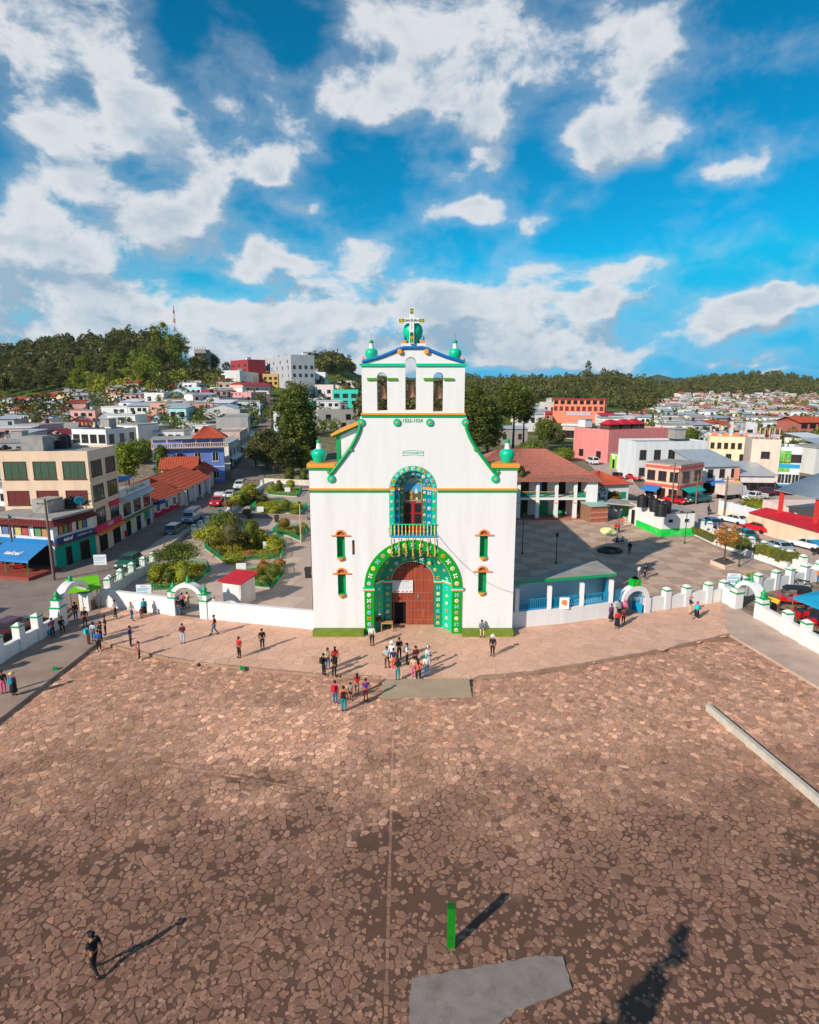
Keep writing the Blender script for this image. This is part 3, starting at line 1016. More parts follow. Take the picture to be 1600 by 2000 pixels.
holes.append([(sx0,fz(1084)),(sx1,fz(1084)),(sx1,fz(1055)),(sx0,fz(1055))])
holed('facade_wall',lower,holes,0,1.9,M_WHITE,church)
b=MB();b.box(sx0-.02,sx1+.02,.22,.3,fz(1085),fz(1054));b.build('slit_window',mat('brown_wood_shutter',S(140,84,72),var=.2),church)
bells_px=[(744,10,727,802),(800+6,10.5,697,801),(861,10,727,804)]
bell_ops=[]
for k,(c,hw,t,bt)in enumerate(bells_px):
 cx=(-62,0,55)[k];cx=(-60,-5,53)[k]if False else(-60.5,-6.0+2.0,49.5)[k]
 cx=((744-805),(800-805),(854-805))[k]
 xm=fx(cx,765);w=fx(hw,765)
 bell_ops.append((xm,w,fz(bt),fz(t)-w))
up=[(-xb,zbel),(xb,zbel),(xb,zcor)]+hp+[(-x,z)for x,z in hp[::-1]]+[(-xb,zcor)]
holed('belfry_wall',up,[arch_loop(x,w,z0,zs,10)for x,w,z0,zs in bell_ops],.05,1.55,M_WHITE,church)
def band(name,x0,x1,z0,z1,out,m,back=1.9):
 bb=MB();bb.box(x0,x1,-out,-.002,z0,z1)
 return bb.build(name,m,church)
for s in(-1,1):
 a,c=sorted((s*(RN+.04),s*(HW+.06)))
 band('ochre_band',a,c,fz(957.2),fz(953.4),.12,M_GOLD)
 band('green_band',a,c,fz(961.6),fz(957.4),.07,M_GREEN)
 xi=hc[0][0]-.12
 a,c=sorted((s*xi,s*(HW+.14)))
 MB().box(a,c,-.16,1.95,zsh-.01,zsh+.30).build('pier_cap',M_GOLD,church)
 a,c=sorted((s*(xi+.1),s*(HW+.08)))
 MB().box(a,c,-.09,-.004,zsh-.20,zsh-.012).build('green_band',M_GREEN,church)
band('ochre_band',-xb-.10,xb+.10,fz(810.3),fz(806.6),.14,M_GOLD)
band('green_band',-xb-.06,xb+.06,fz(815),fz(810.6),.08,M_GREEN)
wv=bell_ops[1][1]
xm=bell_ops[1][0]
MB().box(-xb-.14,xm-wv,-.09,.046,zcor-.09,zcor+.12).build('green_cornice',M_TEAL,church)
MB().box(xm+wv,xb+.14,-.09,.046,zcor-.09,zcor+.12).build('green_cornice',M_TEAL,church)
bb=MB()
line=[(-x,z)for x,z in hp]+hp[::-1]
bb.tube([(x,-.02,z+.04)for x,z in line],.13,8)
bb.build('blue_moulding',M_BLUE,church)
def disc(x,z,r,m=M_TEAL,parent=church):
 bb=MB();bb.lathe([(r,-.001),(r,-.10),(r*.8,-.17)],18,(x,0,z),True,'y')
 o=bb.build('roundel',m,parent)
 bb=MB();bb.lathe([(r*.36,-.15),(r*.33,-.22)],12,(x,0,z),True,'y')
 bb.build('boss',M_GOLD,o)
for s in(-1,1):
 mould=[(164,927),(157,921),(147,908),(134,891),(121,873),(111,855),(105,840),(102,825)]
 bb=MB();bb.tube([(s*fx(a,y),-.05,fz(y))for a,y in mould],.15,8)
 bb.build('scroll_moulding',M_GREEN,church)
 disc(s*fx(101.5,824),fz(825),.30)
 disc(s*fx(160,935),fz(935),.33)
 disc(s*fx(165,921),fz(921),.14,M_GREEN)
 disc(s*fx(121,878),fz(878),.13,M_GREEN)
 disc(s*fx(32,825),fz(825),.30)
 MB().lathe([(.20,.05),(.20,-.14),(.15,-.2)],14,(s*fx(26,688),0,fz(687)),True,'y').build('boss',M_GOLD,church)
def urn(x,z,r,h,y=.9,cross=False):
 bb=MB()
 bb.lathe([(r*.62,0),(r*.72,h*.05),(r*.8,h*.12),(r*.98,h*.28),(r,h*.40),(r*.93,h*.48),(r*.7,h*.555),(r*.34,h*.60)],18,(x,y,z))
 o=bb.build('urn',M_TEAL,church)
 MB().lathe([(r*.40,h*.58),(r*.36,h*.62),(r*.28,h*.84),(r*.30,h*.86)],14,(x,y,z)).build('urn_neck',M_WHITE,o)
 MB().ball((x,y,z+h*.9),r*.36,12,8,(1,1,.9)).build('urn_top',M_GREEN,o)
 if cross:
  bb=MB();bb.box(x-.015,x+.015,y-.015,y+.015,z+h,z+h+.55);bb.box(x-.2,x+.2,y-.014,y+.014,z+h+.38,z+h+.41)
  bb.build('finial_cross',M_METAL,o)
for s in(-1,1):
 urn(s*fx(187,890),zsh+.30,.62,1.85)
 xr=s*fx(83,690)
 MB().box(xr-.55,xr+.55,.3,1.3,zcor+.121,zcor+.36).build('urn_base',M_WHITE,church)
 urn(xr,zcor+.36,.50,1.55,.8,True)
 for q in(-.62,.62):
  MB().lathe([(.13,0),(.15,.2),(.11,.42),(.02,.52)],10,(xr+q,.45,zcor+.12)).build('small_finial',M_ORANGE,church)
ztop=fz(681)
MB().box(-.95,.95,.15,1.45,ztop-.2,ztop+.40).build('crown_block',M_WHITE,church)
MB().lathe([(.5,0),(.56,.08),(.50,.25),(.62,.42),(.76,.75),(.78,1.0),(.70,1.3),(.45,1.55),(.12,1.68)],20,(-.03,.8,ztop+.40)).build('globe',M_TEAL,church)
for s in(-1,1):
 bb=MB();bb.box(s*.72-.2,s*.72+.2,.3,.7,ztop+.401,ztop+.64);o=bb.build('small_pedestal',M_ORANGE,church)
 MB().lathe([(.14,0),(.15,.18),(.1,.32),(.02,.38)],10,(s*.72,.5,ztop+.64)).build('small_finial',M_SKYBLUE,o)
zt=fz(601.5);zbm=fz(671);zarm=fz(626)
crs=thing('rooftop_cross','white cross lettered in black with green painted ends on top of the church','cross',(CX-.12,YF+.02,zbm))
hC=zt-zbm
M_CROSS=mat('white_cross_paint',(.78,.78,.76),rough=.5,var=.04,bump=.03)
M_CGREEN=mat('dark_green_panel',S(20,92,30),rough=.5,var=.2,bump=0)
M_CYEL=mat('yellow_flower_paint',S(206,170,20),rough=.5,var=.15,bump=0)
M_INK=mat('black_lettering',(.012,.012,.014),rough=.6,var=.1,bump=0)
MB().box(-.17,.17,-.09,.09,0,hC).build('upright',M_CROSS,crs)
za=zarm-zbm
MB().box(-.98,-.172,-.088,.088,za-.19,za+.17).box(.172,.98,-.088,.088,za-.19,za+.17).build('arms',M_CROSS,crs)
for(x0,x1,z0,z1)in((-.95,-.6,za-.14,za+.13),(.6,.95,za-.14,za+.13),(-.13,.13,hC-.42,hC-.04),(-.13,.13,.06,.82)):
 bb=MB();bb.box(x0,x1,-.098,-.0905,z0,z1);o=bb.build('painted_panel',M_CGREEN,crs)
 cx,cz=(x0+x1)/2,(z0+z1)/2
 bb=MB()
 for k in range(8):
  a=2*pi*k/8
  bb.lathe([(.05,0),(.04,-.004)],8,(cx+.07*cos(a),-.0985,cz+.07*sin(a)),False,'y')
 bb.lathe([(.05,0),(.04,-.008)],8,(cx,-.0985,cz),False,'y')
 if z1-z0>.6:
  bb.lathe([(.05,0),(.03,-.004)],8,(cx,-.0985,cz-.2),False,'y');bb.box(cx-.02,cx+.02,-.104,-.0985,z0+.03,cz-.1)
 bb.build('painted_flower',M_CYEL,o)
text_on('lettering','SAN JUAN',.27,M_INK,crs,(0,-.096,za-.01),spacing=.92,bold=.006)
for k,ch in enumerate('VIVA'):
 text_on('letter',ch,.12,M_INK,crs,(0,-.096,hC-.52-k*.115))
for k,ch in enumerate('BAUTISTA'):
 text_on('letter',ch,.13,M_INK,crs,(0,-.096,za-.30-k*.113))
M_BRONZE=mat('weathered_bronze',S(168,116,96),rough=.55,var=.2,metal=.3,bump=.1)
for k,(x,w,z0,zs)in enumerate(bell_ops):
 zt_=fz(746 if k!=1 else 744)
 t=thing('church_bell',('bronze bell in the left belfry opening of the church','bronze bell in the tall middle belfry opening','bronze bell in the right belfry opening of the church')[k],'bell',(CX+x,YF+.8,zt_-1.25),group='bells in the church belfry')
 r=w*.92*1.0
 MB().lathe([(r,0),(r*.97,.07),(r*.8,.2),(r*.62,.5),(r*.54,.8),(r*.48,.92),(r*.25,1.0),(.02,1.02)],16).build('bell_body',M_BRONZE,t)
 MB().box(-.05,.05,-.05,.05,1.0,1.22).box(-w,w,-.05,.05,1.2,1.32).build('headstock',M_IRON,t)
 MB().tube([(0,0,.85),(0,0,-.12)],.02).ball((0,0,-.12),.07,8,6).build('clapper',M_IRON,t)
for k in(0,2):
 x,w,z0,zs=bell_ops[k]
 for s in(-1,1):
  a,c=sorted((x+s*w,x+s*(w+.75)))
  MB().box(a,c,-.10,.049,fz(742.5),fz(738)).build('green_ledge',mat('lime_green_paint',S(86,150,24),rough=.5,var=.1),church)
def ring_part(name,r0,r1,y0,y1,m,parent):
 bb=MB();bb.ring((0,ZC),r0,r1,y0,y1,0,pi,36,False);return bb.build(name,m,parent)
portal_green=ring_part('portal_arch',R2,R1,-.10,.35,M_LEAFGREEN,church)
for s in(-1,1):
 a,c=sorted((s*R2,s*R1))
 MB().box(a,c,-.10,.35,0,ZC-.30).build('portal_pilaster',M_LEAFGREEN,church)
 a,c=sorted((s*(R2-.06),s*(R1+.12)))
 MB().box(a,c,-.22,.35,ZC-.10,ZC-.001).build('capital',M_TEAL,church)
 MB().box(a,c,-.18,.35,ZC-.20,ZC-.102).build('capital',M_WHITE,church)
 MB().box(a,c,-.14,.35,ZC-.30,ZC-.202).build('capital',M_GOLD,church)
D2=1.35
bb=MB()
n=36
vs=[]
for i in range(n+1):
 a=pi*i/n
 vs+=[(R2*cos(a),.36,ZC+R2*sin(a)),(R3*cos(a),D2,ZC+R3*sin(a))]
bb._add(vs,[(2*i,2*i+1,2*i+3,2*i+2)for i in range(n)],True)
bb.build('splayed_arch',M_DKTEAL,church)
for s in(-1,1):
 MB()._add([(s*R2,.36,0),(s*R3,D2,0),(s*R3,D2,ZC),(s*R2,.36,ZC)],[(0,1,2,3)]).build('splayed_jamb',M_TEAL,church)
 vv=Vector((s*(R3-R2),D2-.36,0));L_=vv.length;ang=atan2(vv.y,vv.x)
 for(z0,z1,m,o_)in((ZC+.22,ZC+.30,M_TEAL,.10),(ZC+.14,ZC+.218,M_WHITE,.07),(ZC+.06,ZC+.138,M_GOLD,.05)):
  MB().cbox(((R2+R3)/2*s-s*o_*.5,(D2+.36)/2-o_*.5,(z0+z1)/2),(L_-.06,.12,z1-z0),ang).build('capital',m,church)
MB().ring((0,ZC),R4,R3+.02,D2-.001,D2+.7,0,pi,36).build('inner_arch',M_DKTEAL,church)
for s in(-1,1):
 a,c=sorted((s*R4,s*(R3+.02)))
 MB().box(a,c,D2-.002,D2+.7,0,ZC-.02).build('inner_jamb',M_DKTEAL,church)
 a,c=sorted((s*(R4-.05),s*(R3-.02)))
 for(z0,z1,m,o_)in((ZC+.10,ZC+.18,M_TEAL,.12),(ZC+.02,ZC+.098,M_WHITE,.09),(ZC-.06,ZC+.018,M_GOLD,.06)):
  MB().box(a,c,D2-o_,D2+.69,z0,z1).build('capital',m,church)
bb=MB();bb.ring((0,ZC),R3+.021,R1+.3,D2+.02,1.88,0,pi,24)
for s in(-1,1):
 a,c=sorted((s*(R3+.021),s*(R1+.3)))
 bb.box(a,c,D2+.02,1.88,0,ZC)
bb.build('portal_core',M_WHITE,church)
for(r,y,nn)in((R2-.03,.10,58),(R4+.03,D2-.03,40)):
 bb=MB()
 for i in range(nn):
  a=pi*(i+.5)/nn
  bb.cbox((r*cos(a),y,ZC+r*sin(a)),(.055,.06,.055))
 o=bb.build('bead_row',M_CROSS,church);o['kind']='stuff'
M_DOOR=mat('red_brown_door_wood',S(156,72,50),rough=.75,var=.30,scale=3,bump=.35,bscale=20,dirt=S(110,44,30),dirt_amt=.6,dscale=1.4,streak=True)
door=link('door',MB().box(-R4+.02,R4-.02,D2+.62,D2+.66,0,.12).mesh('door',M_DOOR),church)
WK=(-1.74,-.72,2.05)
npl=12
pw=2*(R4-.01)/npl
for i in range(npl):
 x0=-R4+.01+i*pw;x1=x0+pw-.014
 zt0=ZC+sqrt(max(0,R4**2-x0**2));zt1=ZC+sqrt(max(0,R4**2-x1**2))
 zlow=.10
 if x0<WK[1]-.1:zlow=WK[2]+.02
 yy=D2+.52+(.012 if i%2 else 0)+(.05 if i==npl//2 else 0)
 bb=MB();bb.slab([(x0,zlow),(x1,zlow),(x1,zt1),(x0,zt0)],yy,yy+.08)
 bb.build('plank',M_DOOR,door)
MB().box(-R4,WK[1]+.1,D2+.9,D2+1.9,0,2.15).build('dark_doorway',M_DARK,door)
o=MB().box(0,.06,0,.95,.12,2.0).build('wicket',M_DOOR,door);o.location=(-R4+.05,D2+.6,0);o.rotation_euler=(0,0,-.35)
bb=MB()
for z in(.5,1.35,2.2,2.95,4.05,5.1):
 for i in range(npl):
  for q in(.28,.72):
   x=-R4+(i+q)*pw
   if z<2.1 and x<WK[1]+.05:continue
   if abs(x)>R4-.12 or(z>ZC and x*x+(z-ZC)**2>(R4-.15)**2):continue
   bb.lathe([(.035,0),(.02,-.03)],6,(x,D2+.51,z),False,'y')
o=bb.build('door_studs',mat('pale_iron_stud',(.5,.42,.38),rough=.6,metal=.3),door);o['kind']='stuff'
MB().box(.36,.56,D2+.46,D2+.52,2.5,2.75).build('lock_plate',M_METAL,door)
ban=thing('notice_banner','white notice banner with printed lines and red marks hung on the church door','banner',(CX-.88,YF+D2+.46,3.5))
MB().box(-.88,.88,-.015,.015,-.55,.55).build('sheet',mat('white_vinyl',(.68,.68,.70),rough=.5,var=.04),ban)
bb=MB()
for k in range(6):
 bb.box(-.78,.78-.2*(k%3==2),-.019,-.0155,.38-k*.115,.395-k*.115)
bb.build('printed_lines',mat('grey_print',(.2,.2,.24),bump=0),ban)
bb=MB()
for k in range(5):
 bb.box(-.74+k*.34,-.58+k*.34,-.0195,-.0155,-.47,-.38)
bb.build('red_marks',mat('red_print',(.5,.04,.03),bump=0),ban)
text_on('notice_text','NO FOTOS  NO VIDEOS',.10,M_INK,ban,(0,-.018,.46))
def flower_mesh(kind,r):
 bb=MB()
 if kind=='cross':
  for k in range(4):
   a=pi/4+k*pi/2
   for(d,q)in((.45,.30),(.78,.36)):
    bb.lathe([(r*q,0),(r*q*.6,-.05)],8,(r*d*cos(a)*1.15,0,r*d*sin(a)*.95),True,'y')
 elif kind=='wheel':
  bb.lathe([(r*.95,0),(r*.95,-.03),(r*.8,-.05)],16,(0,0,0),True,'y')
 else:
  for k in range(6):
   a=k*pi/3
   bb.lathe([(r*.36,0),(r*.2,-.05)],8,(r*.6*cos(a),0,r*.6*sin(a)),True,'y')
 return bb
def centre_mesh(kind,r):
 bb=MB()
 if kind=='wheel':
  for k in range(6):
   a=k*pi/3
   bb.lathe([(r*.17,-.05),(r*.1,-.065)],6,(r*.5*cos(a),0,r*.5*sin(a)),False,'y')
 bb.lathe([(r*.22,-.03),(r*.16,-.075)],8,(0,0,0),False,'y')
 return bb
FCOL={'white':(.75,.77,.78),'pale blue':S(130,200,226),'yellow':S(226,214,120),'orange':S(226,150,60),'cream':S(226,222,190),'blue':S(60,140,190),'pink':S(196,160,160)}
FM={k:mat('flower_'+k.replace(' ','_'),v,rough=.5,var=.08,bump=0)for k,v in FCOL.items()}
FCENT={'dark':mat('flower_heart_dark',S(60,70,70),bump=0),'red':mat('flower_heart_red',S(190,60,40),bump=0),'gold':mat('flower_heart_gold',S(214,160,40),bump=0)}
_fm={}
fr=random.Random(21)
def flower(x,y,z,r,rot=0.0,yaw=0.0,seq=0):
 kind=('cross','wheel','cross','wheel','blossom')[seq%5]if seq>=0 else 'cross'
 key=(kind,round(r,2))
 if key not in _fm:
  _fm[key]=(flower_mesh(kind,r).mesh('flower',FM['white']),centre_mesh(kind,r).mesh('flower_centre',FCENT['dark']))
 cset={'cross':['white','pale blue','white','orange','pale blue'],'wheel':['cream','yellow','white','pale blue'],'blossom':['orange','yellow','pink']}[kind]
 o=link('flower',_fm[key][0],church);set_mat(o,FM[fr.choice(cset)])
 o.location=(x,y,z);o.rotation_euler=(0,-rot,yaw)
 c=link('flower_centre',_fm[key][1],o);set_mat(c,FCENT[fr.choice(['dark','dark','red','gold'])])
k=0
for s in(-1,1):
 for i,zz in enumerate(np.linspace(.35,ZC-.65,7)):
  flower(s*(R1+R2)/2,-.105,zz,.185,0,0,i+(0 if s<0 else 1))
for i in range(17):
 a=pi*(i+.5)/17
 flower((R1+R2)/2*cos(a),-.105,ZC+(R1+R2)/2*sin(a),.195,a-pi/2,0,abs(i-8))
ang=atan2(D2-.36,R2-R3)
for s in(-1,1):
 for i,zz in enumerate(np.linspace(.4,ZC-.4,6)):
  flower(s*((R2+R3)/2-.02),(D2+.36)/2-.03,zz,.165,0,-s*(pi/2-atan2(R2-R3,D2-.36))if s>0 else(pi/2-atan2(R2-R3,D2-.36)),i)
 for i,zz in enumerate(np.linspace(.4,ZC-.5,7)):
  flower(s*(R3+R4)/2,D2-.006,zz,.165,0,0,i+1)
for i in range(9):
 a=pi*(i+.5)/9
 flower((R3+R4)/2*cos(a),D2-.006,ZC+(R3+R4)/2*sin(a),.165,a-pi/2,0,abs(i-4)+1)
for i in range(11):
 a=pi*(i+.5)/11
 o=None
 flower((R2-.35)*cos(a),(D2+.36)/2-.04,ZC+(R2-.35)*sin(a),.16,a-pi/2,(pi/4)*-cos(a),abs(i-5))
Q1,Q2,Q3=RN,RN-.40,RN-.80
Q4=Q3-.32
nich=church
M_NBLUE=mat('niche_blue_paint',S(0,126,168),rough=.4,var=.08,bump=.03)
MB().ring((0,zn),Q2,Q1,.0,.4,0,pi,26).build('niche_arch',M_TEAL,nich)
MB().ring((0,zn),Q3,Q2+.01,.35,.8,0,pi,26).build('niche_arch',M_NBLUE,nich)
MB().ring((0,zn),Q4,Q3+.01,.75,1.4,0,pi,26).build('niche_arch',M_DKTEAL,nich)
for s in(-1,1):
 for(r0,r1,y0,y1,m)in((Q2,Q1,0,.4,M_TEAL),(Q3,Q2+.01,.35,.8,M_NBLUE),(Q4,Q3+.01,.75,1.4,M_DKTEAL)):
  a,c=sorted((s*r0,s*r1))
  MB().box(a,c,y0,y1,zb+.001,zn-.001).build('niche_jamb',m,nich)
  MB().box(a-.03,c+.03,y0-.07,y0-.002,zn-.02,zn+.12).build('capital',M_GOLD,nich)
  MB().box(a-.02,c+.02,y0-.045,y0-.003,zn-.09,zn-.021).build('capital',M_WHITE,nich)
MB().box(-Q4-.01,Q4+.01,1.30,1.4,zb,zn+.9).build('niche_back',M_WHITE,nich)
MB().box(-Q1+.02,Q1-.02,.0,1.42,zb-.02,zb+.10).build('balcony_floor',M_NBLUE,nich)
k=0
for s in(-1,1):
 for ri,(r,y)in enumerate((((Q1+Q2)/2,-.004),((Q2+Q3)/2,.346),((Q3+Q4)/2,.746))):
  for i,zz in enumerate(np.linspace(zb+.95,zn-.35,5)):
   flower(s*r,y,zz,.155 if ri==1 else .12,0,0,i+ri)
for ri,(r,y,nn)in enumerate((((Q1+Q2)/2,-.004,11),((Q2+Q3)/2,.346,9),((Q3+Q4)/2,.746,6))):
 for i in range(nn):
  a=pi*(i+.5)/nn
  flower(r*cos(a),y,zn+r*sin(a),.16 if ri<2 else .12,a-pi/2,0,abs(i-nn//2)+ri)
M_RED=mat('red_door_paint',S(172,34,24),rough=.5,var=.1,bump=.05)
zd1=fz(979,YF+1.2);
wd=thing
dr=link('balcony_door',MB().box(-Q4+.01,Q4-.01,1.20,1.29,zb+.1,zb+.5).mesh('balcony_door',M_RED),church)
for(x0,x1)in((-Q4+.01,-.03),(.03,Q4-.01)):
 bb=MB()
 zl,zm,zh=zb+.5,(zb+.5+zd1)/2+.1,zd1
 bb.box(x0,x0+.09,1.19,1.28,zl,zh);bb.box(x1-.09,x1,1.19,1.28,zl,zh)
 for z_ in(zl+.15,zm,zh-.09):
  bb.box(x0+.09,x1-.09,1.19,1.28,z_-.1,z_)
 bb.build('door_leaf',M_RED,dr)
 MB().box(x0+.08,x1-.08,1.23,1.25,zl,zh-.1).build('pane',M_GLASS,dr)
pz0,pz1=zd1+.08,zd1+1.50
pic=thing('religious_picture','framed picture of a robed figure in a green landscape above the red balcony door','picture',(CX,YF+1.16,pz0))
hP=pz1-pz0;wP=Q4*.90
MB().box(-wP,wP,.02,.06,0,hP).build('picture_sky',mat('picture_sky_blue',S(70,160,206),var=.15,bump=0),pic)
MB().slab([(-wP+.03,.03),(wP-.03,.03),(wP-.03,hP*.52),(wP*.3,hP*.45),(-wP*.3,hP*.56),(-wP+.03,hP*.5)],.008,.019).build('picture_hills',mat('picture_brown_green',S(96,84,56),var=.4,scale=6,bump=0),pic)
bb=MB();bb.lathe([(.17,0),(.13,.4),(.15,.62),(.06,.72),(.08,.78),(.08,.88),(.02,.92)],10,(-.16,0,.1));
for i in range(len(bb.v)):bb.v[i]=(bb.v[i][0],bb.v[i][1]*.06,bb.v[i][2])
bb.build('picture_figure',mat('picture_robe',S(176,130,70),var=.3,scale=6,bump=0),pic)
MB().cbox((.26,-.002,.75),(.28,.016,.34),0,.4).cbox((.26,-.002,.98),(.12,.014,.16),0,.2).cbox((.30,-.002,.16),(.2,.016,.2),0,.5).build('picture_church',mat('picture_pale',S(206,206,200),bump=0),pic)
bb=MB()
for(x0,x1,z0,z1)in((-wP-.03,-wP+.03,0,hP),(wP-.03,wP+.03,0,hP),(-wP+.03,wP-.03,-.03,.03),(-wP+.03,wP-.03,hP-.03,hP+.03)):
 bb.box(x0,x1,-.01,.05,z0,z1)
bb.build('picture_frame',mat('gilt_frame',S(190,160,120),rough=.5,bump=0),pic)
bal=link('balustrade',MB().box(-Q1,Q1,-.14,-.06,zb+.93,zb+1.01).mesh('balustrade',M_TEAL),church)
MB().box(-Q1,Q1,-.16,-.04,zb-.06,zb+.06).build('bottom_rail',M_SKYBLUE,bal)
M_YEL=mat('yellow_baluster_paint',S(224,196,96),rough=.5,var=.15,bump=0)
bl=MB().lathe([(.035,0),(.06,.06),(.03,.14),(.055,.3),(.055,.42),(.03,.52),(.05,.68),(.035,.80),(.05,.87)],8).mesh('baluster',M_YEL)
for i in range(13):
 o=link('baluster',bl,bal);o.location=(-Q1+.14+i*(2*Q1-.28)/12,-.10,zb+.06)
fr2=random.Random(4)
for i in range(7):
 x=-1.72+i*.58
 t=thing('flower_streamer',('ochre flower streamer hanging under the church balcony, far left end','ochre flower streamer hanging under the church balcony, second from left','thick ochre streamer hanging under the balcony, third from left','thin ochre streamer hanging at the middle of the church balcony','ochre flower streamer hanging under the balcony, third from right','ochre flower streamer hanging under the balcony, second from right','ochre flower streamer hanging under the church balcony, far right end')[i],'streamer',(CX+x,YF-.2,zb-.1),group='streamers under the balcony')
 bb=MB();pts=[(fr2.uniform(-.05,.05),fr2.uniform(-.04,.02),-.2*q)for q in range(9)];pts[0]=(0,.02,0)
 bb.tube(pts,[.03,.05,.04,.06,.05,.07,.06,.07,.03],6);bb.build('cord',mat('dry_flower_ochre',S(196,150,96),var=.4,scale=20),t)
 bb=MB()
 for q in range(10):bb.ball((pts[4+q%5][0]+fr2.uniform(-.05,.05),pts[4+q%5][1]-.03,-.9-.07*q),.05,6,4)
 bb.build('blossoms',mat('faded_yellow_flowers',S(214,186,84),var=.4,scale=20),t)
for(x,hw,z0,z1)in SIDEW:
 w=link('side_window',MB().box(x-hw-.01,x+hw+.01,.38,.44,z0,z1+hw).mesh('side_window',M_GREEN),church)
 bb=MB()
 bb.box(x-hw+.001,x-hw+.04,.0,.38,z0+.002,z1);bb.box(x+hw-.04,x+hw-.001,.0,.38,z0+.002,z1);bb.box(x-hw,x+hw,-.08,.38,z0-.04,z0+.04)
 bb.build('niche_lining',M_GREEN,w)
 MB().box(x-hw-.42,x+hw+.42,-.13,.36,z1-.03,z1+.045).build('ledge',M_ORANGE,w)
 MB().ring((x,z1+.05),hw-.02,hw+.10,-.07,.1,0,pi,12).build('hood',M_ORANGE,w)
 MB().slab([(x-hw+.02,z1+.05)]+[(x+(hw-.02)*cos(pi-pi*i/8),z1+.05+(hw-.02)*sin(pi-pi*i/8))for i in range(9)],.10,.16).build('fanlight',mat('brown_fan_light',(.12,.06,.04),var=.5,scale=9),w)
 bb=MB()
 for i in range(5):
  a=pi*(i+.5)/5;bb.tube([(x,.09,z1+.06),(x+(hw-.04)*cos(a),.09,z1+.06+(hw-.04)*sin(a))],.016,4)
 bb.build('fan_bars',M_ORANGE,w)
 MB().lathe([(hw,0),(hw*.95,-.1),(hw*.6,-.24),(hw*.2,-.36),(.02,-.42)],14,(x,.04,z0-.04)).build('corbel',M_GOLD,w)
for s,a,c in((-1,-HW-.01,-R1-.05),(1,R1+.05,HW+.01)):
 MB().box(a,c,-.75,-.002,.016,.5).build('stone_bench',M_OLIVE,church)
text_on('painted_date','1522-1524',.37,M_GREEN,church,(fx(-1.5,822),-.012,fz(822)),spacing=1.0,bold=.01)
rb=MB();zc=fz(886)
pts=[(fx(-20+40*i/12,886),zc+.08*(1-((i-6)/6)**2))for i in range(13)]
for dz in(-.17,.17):
 rb.tube([(x,-.008,z+dz)for x,z in pts],.022,4)
for e in(pts[0],pts[-1]):
 rb.tube([(e[0],-.008,e[1]-.17),(e[0],-.008,e[1]+.17)],.022,4)
rib=rb.build('painted_ribbon',M_TEAL,church)
text_on('painted_name','H. AYUNTAMIENTO',.20,M_TEAL,church,(0,-.012,zc+.05),spacing=.88)
nv=MB();nv.box(-6.0,5.6,3.6,46,0,12.6).box(-6.0,-2.6,1.91,3.59,0,12.6).box(2.6,5.6,1.91,3.59,0,12.6).box(-2.59,2.59,1.91,3.59,6.8,12.59);nv.build('nave_wall',M_WHITE2,church)
def tile_roof(name,a,bq,c,d,m,parent,pitch=.32,amp=.06,rows=14):
 """corrugated tile slope: a,b along the eave; d,c along the ridge"""
 a,bq,c,d=(Vector(v)for v in(a,bq,c,d))
 n=max(4,int((bq-a).length/pitch));mb_=MB();vs=[];fs=[]
 nrm=(bq-a).cross(d-a).normalized()
 if nrm.z<0:nrm=-nrm
 sub=4;W_=n*sub+1
 for r in range(rows+1):
  for step in(0,1):
   t=r/rows
   for i in range(W_):
    u=i/(W_-1)
    p=(a.lerp(bq,u)).lerp(d.lerp(c,u),t)
    h=amp*abs(sin(pi*i/sub))+(.0 if step==0 else .035)
    vs.append(tuple(p+nrm*h))
 for r in range(2*rows+1):
  for i in range(W_-1):
   q=r*W_+i
   fs.append((q,q+1,q+1+W_,q+W_))
 mb_._add(vs,fs);return mb_.build(name,m,parent)
zr=16.2
tile_roof('nave_roof',(-6.5,1.95,12.6),(-6.5,46,12.6),(-.2,46,zr),(-.2,1.95,zr),M_TILE,church,.5,.07,8)
tile_roof('nave_roof',(6.1,46,12.6),(6.1,1.95,12.6),(-.2,1.95,zr),(-.2,46,zr),M_TILE,church,.5,.07,8)
xl=fx(-151,850,YF+3);xr_=fx(-104,850,YF+3)
zA=fz(848,YF+3);zB=fz(820,YF+3)
MB().slab([(xl+.35,8),(xr_+.9,8),(xr_+.9,zB),(xl+.35,zA-.15)],3.0,12.0).build('side_bay',M_WHITE2,church)
MB().box(xl+.05,xl+.34,2.9,3.2,8,zA-.1).build('green_post',M_GREEN,church)
MB().slab([(xl-.35,zA-.16),(xr_+.9,zB+.02),(xr_+.9,zB+.22),(xl-.35,zA+.04)],2.5,12.2).build('side_bay_roof',M_GOLD,church)
MB().slab([(xl-.2,zA-.30),(xr_+.9,zB-.12),(xr_+.9,zB+.012),(xl-.2,zA-.17)],2.7,12.0).build('roof_board',M_GREEN,church)
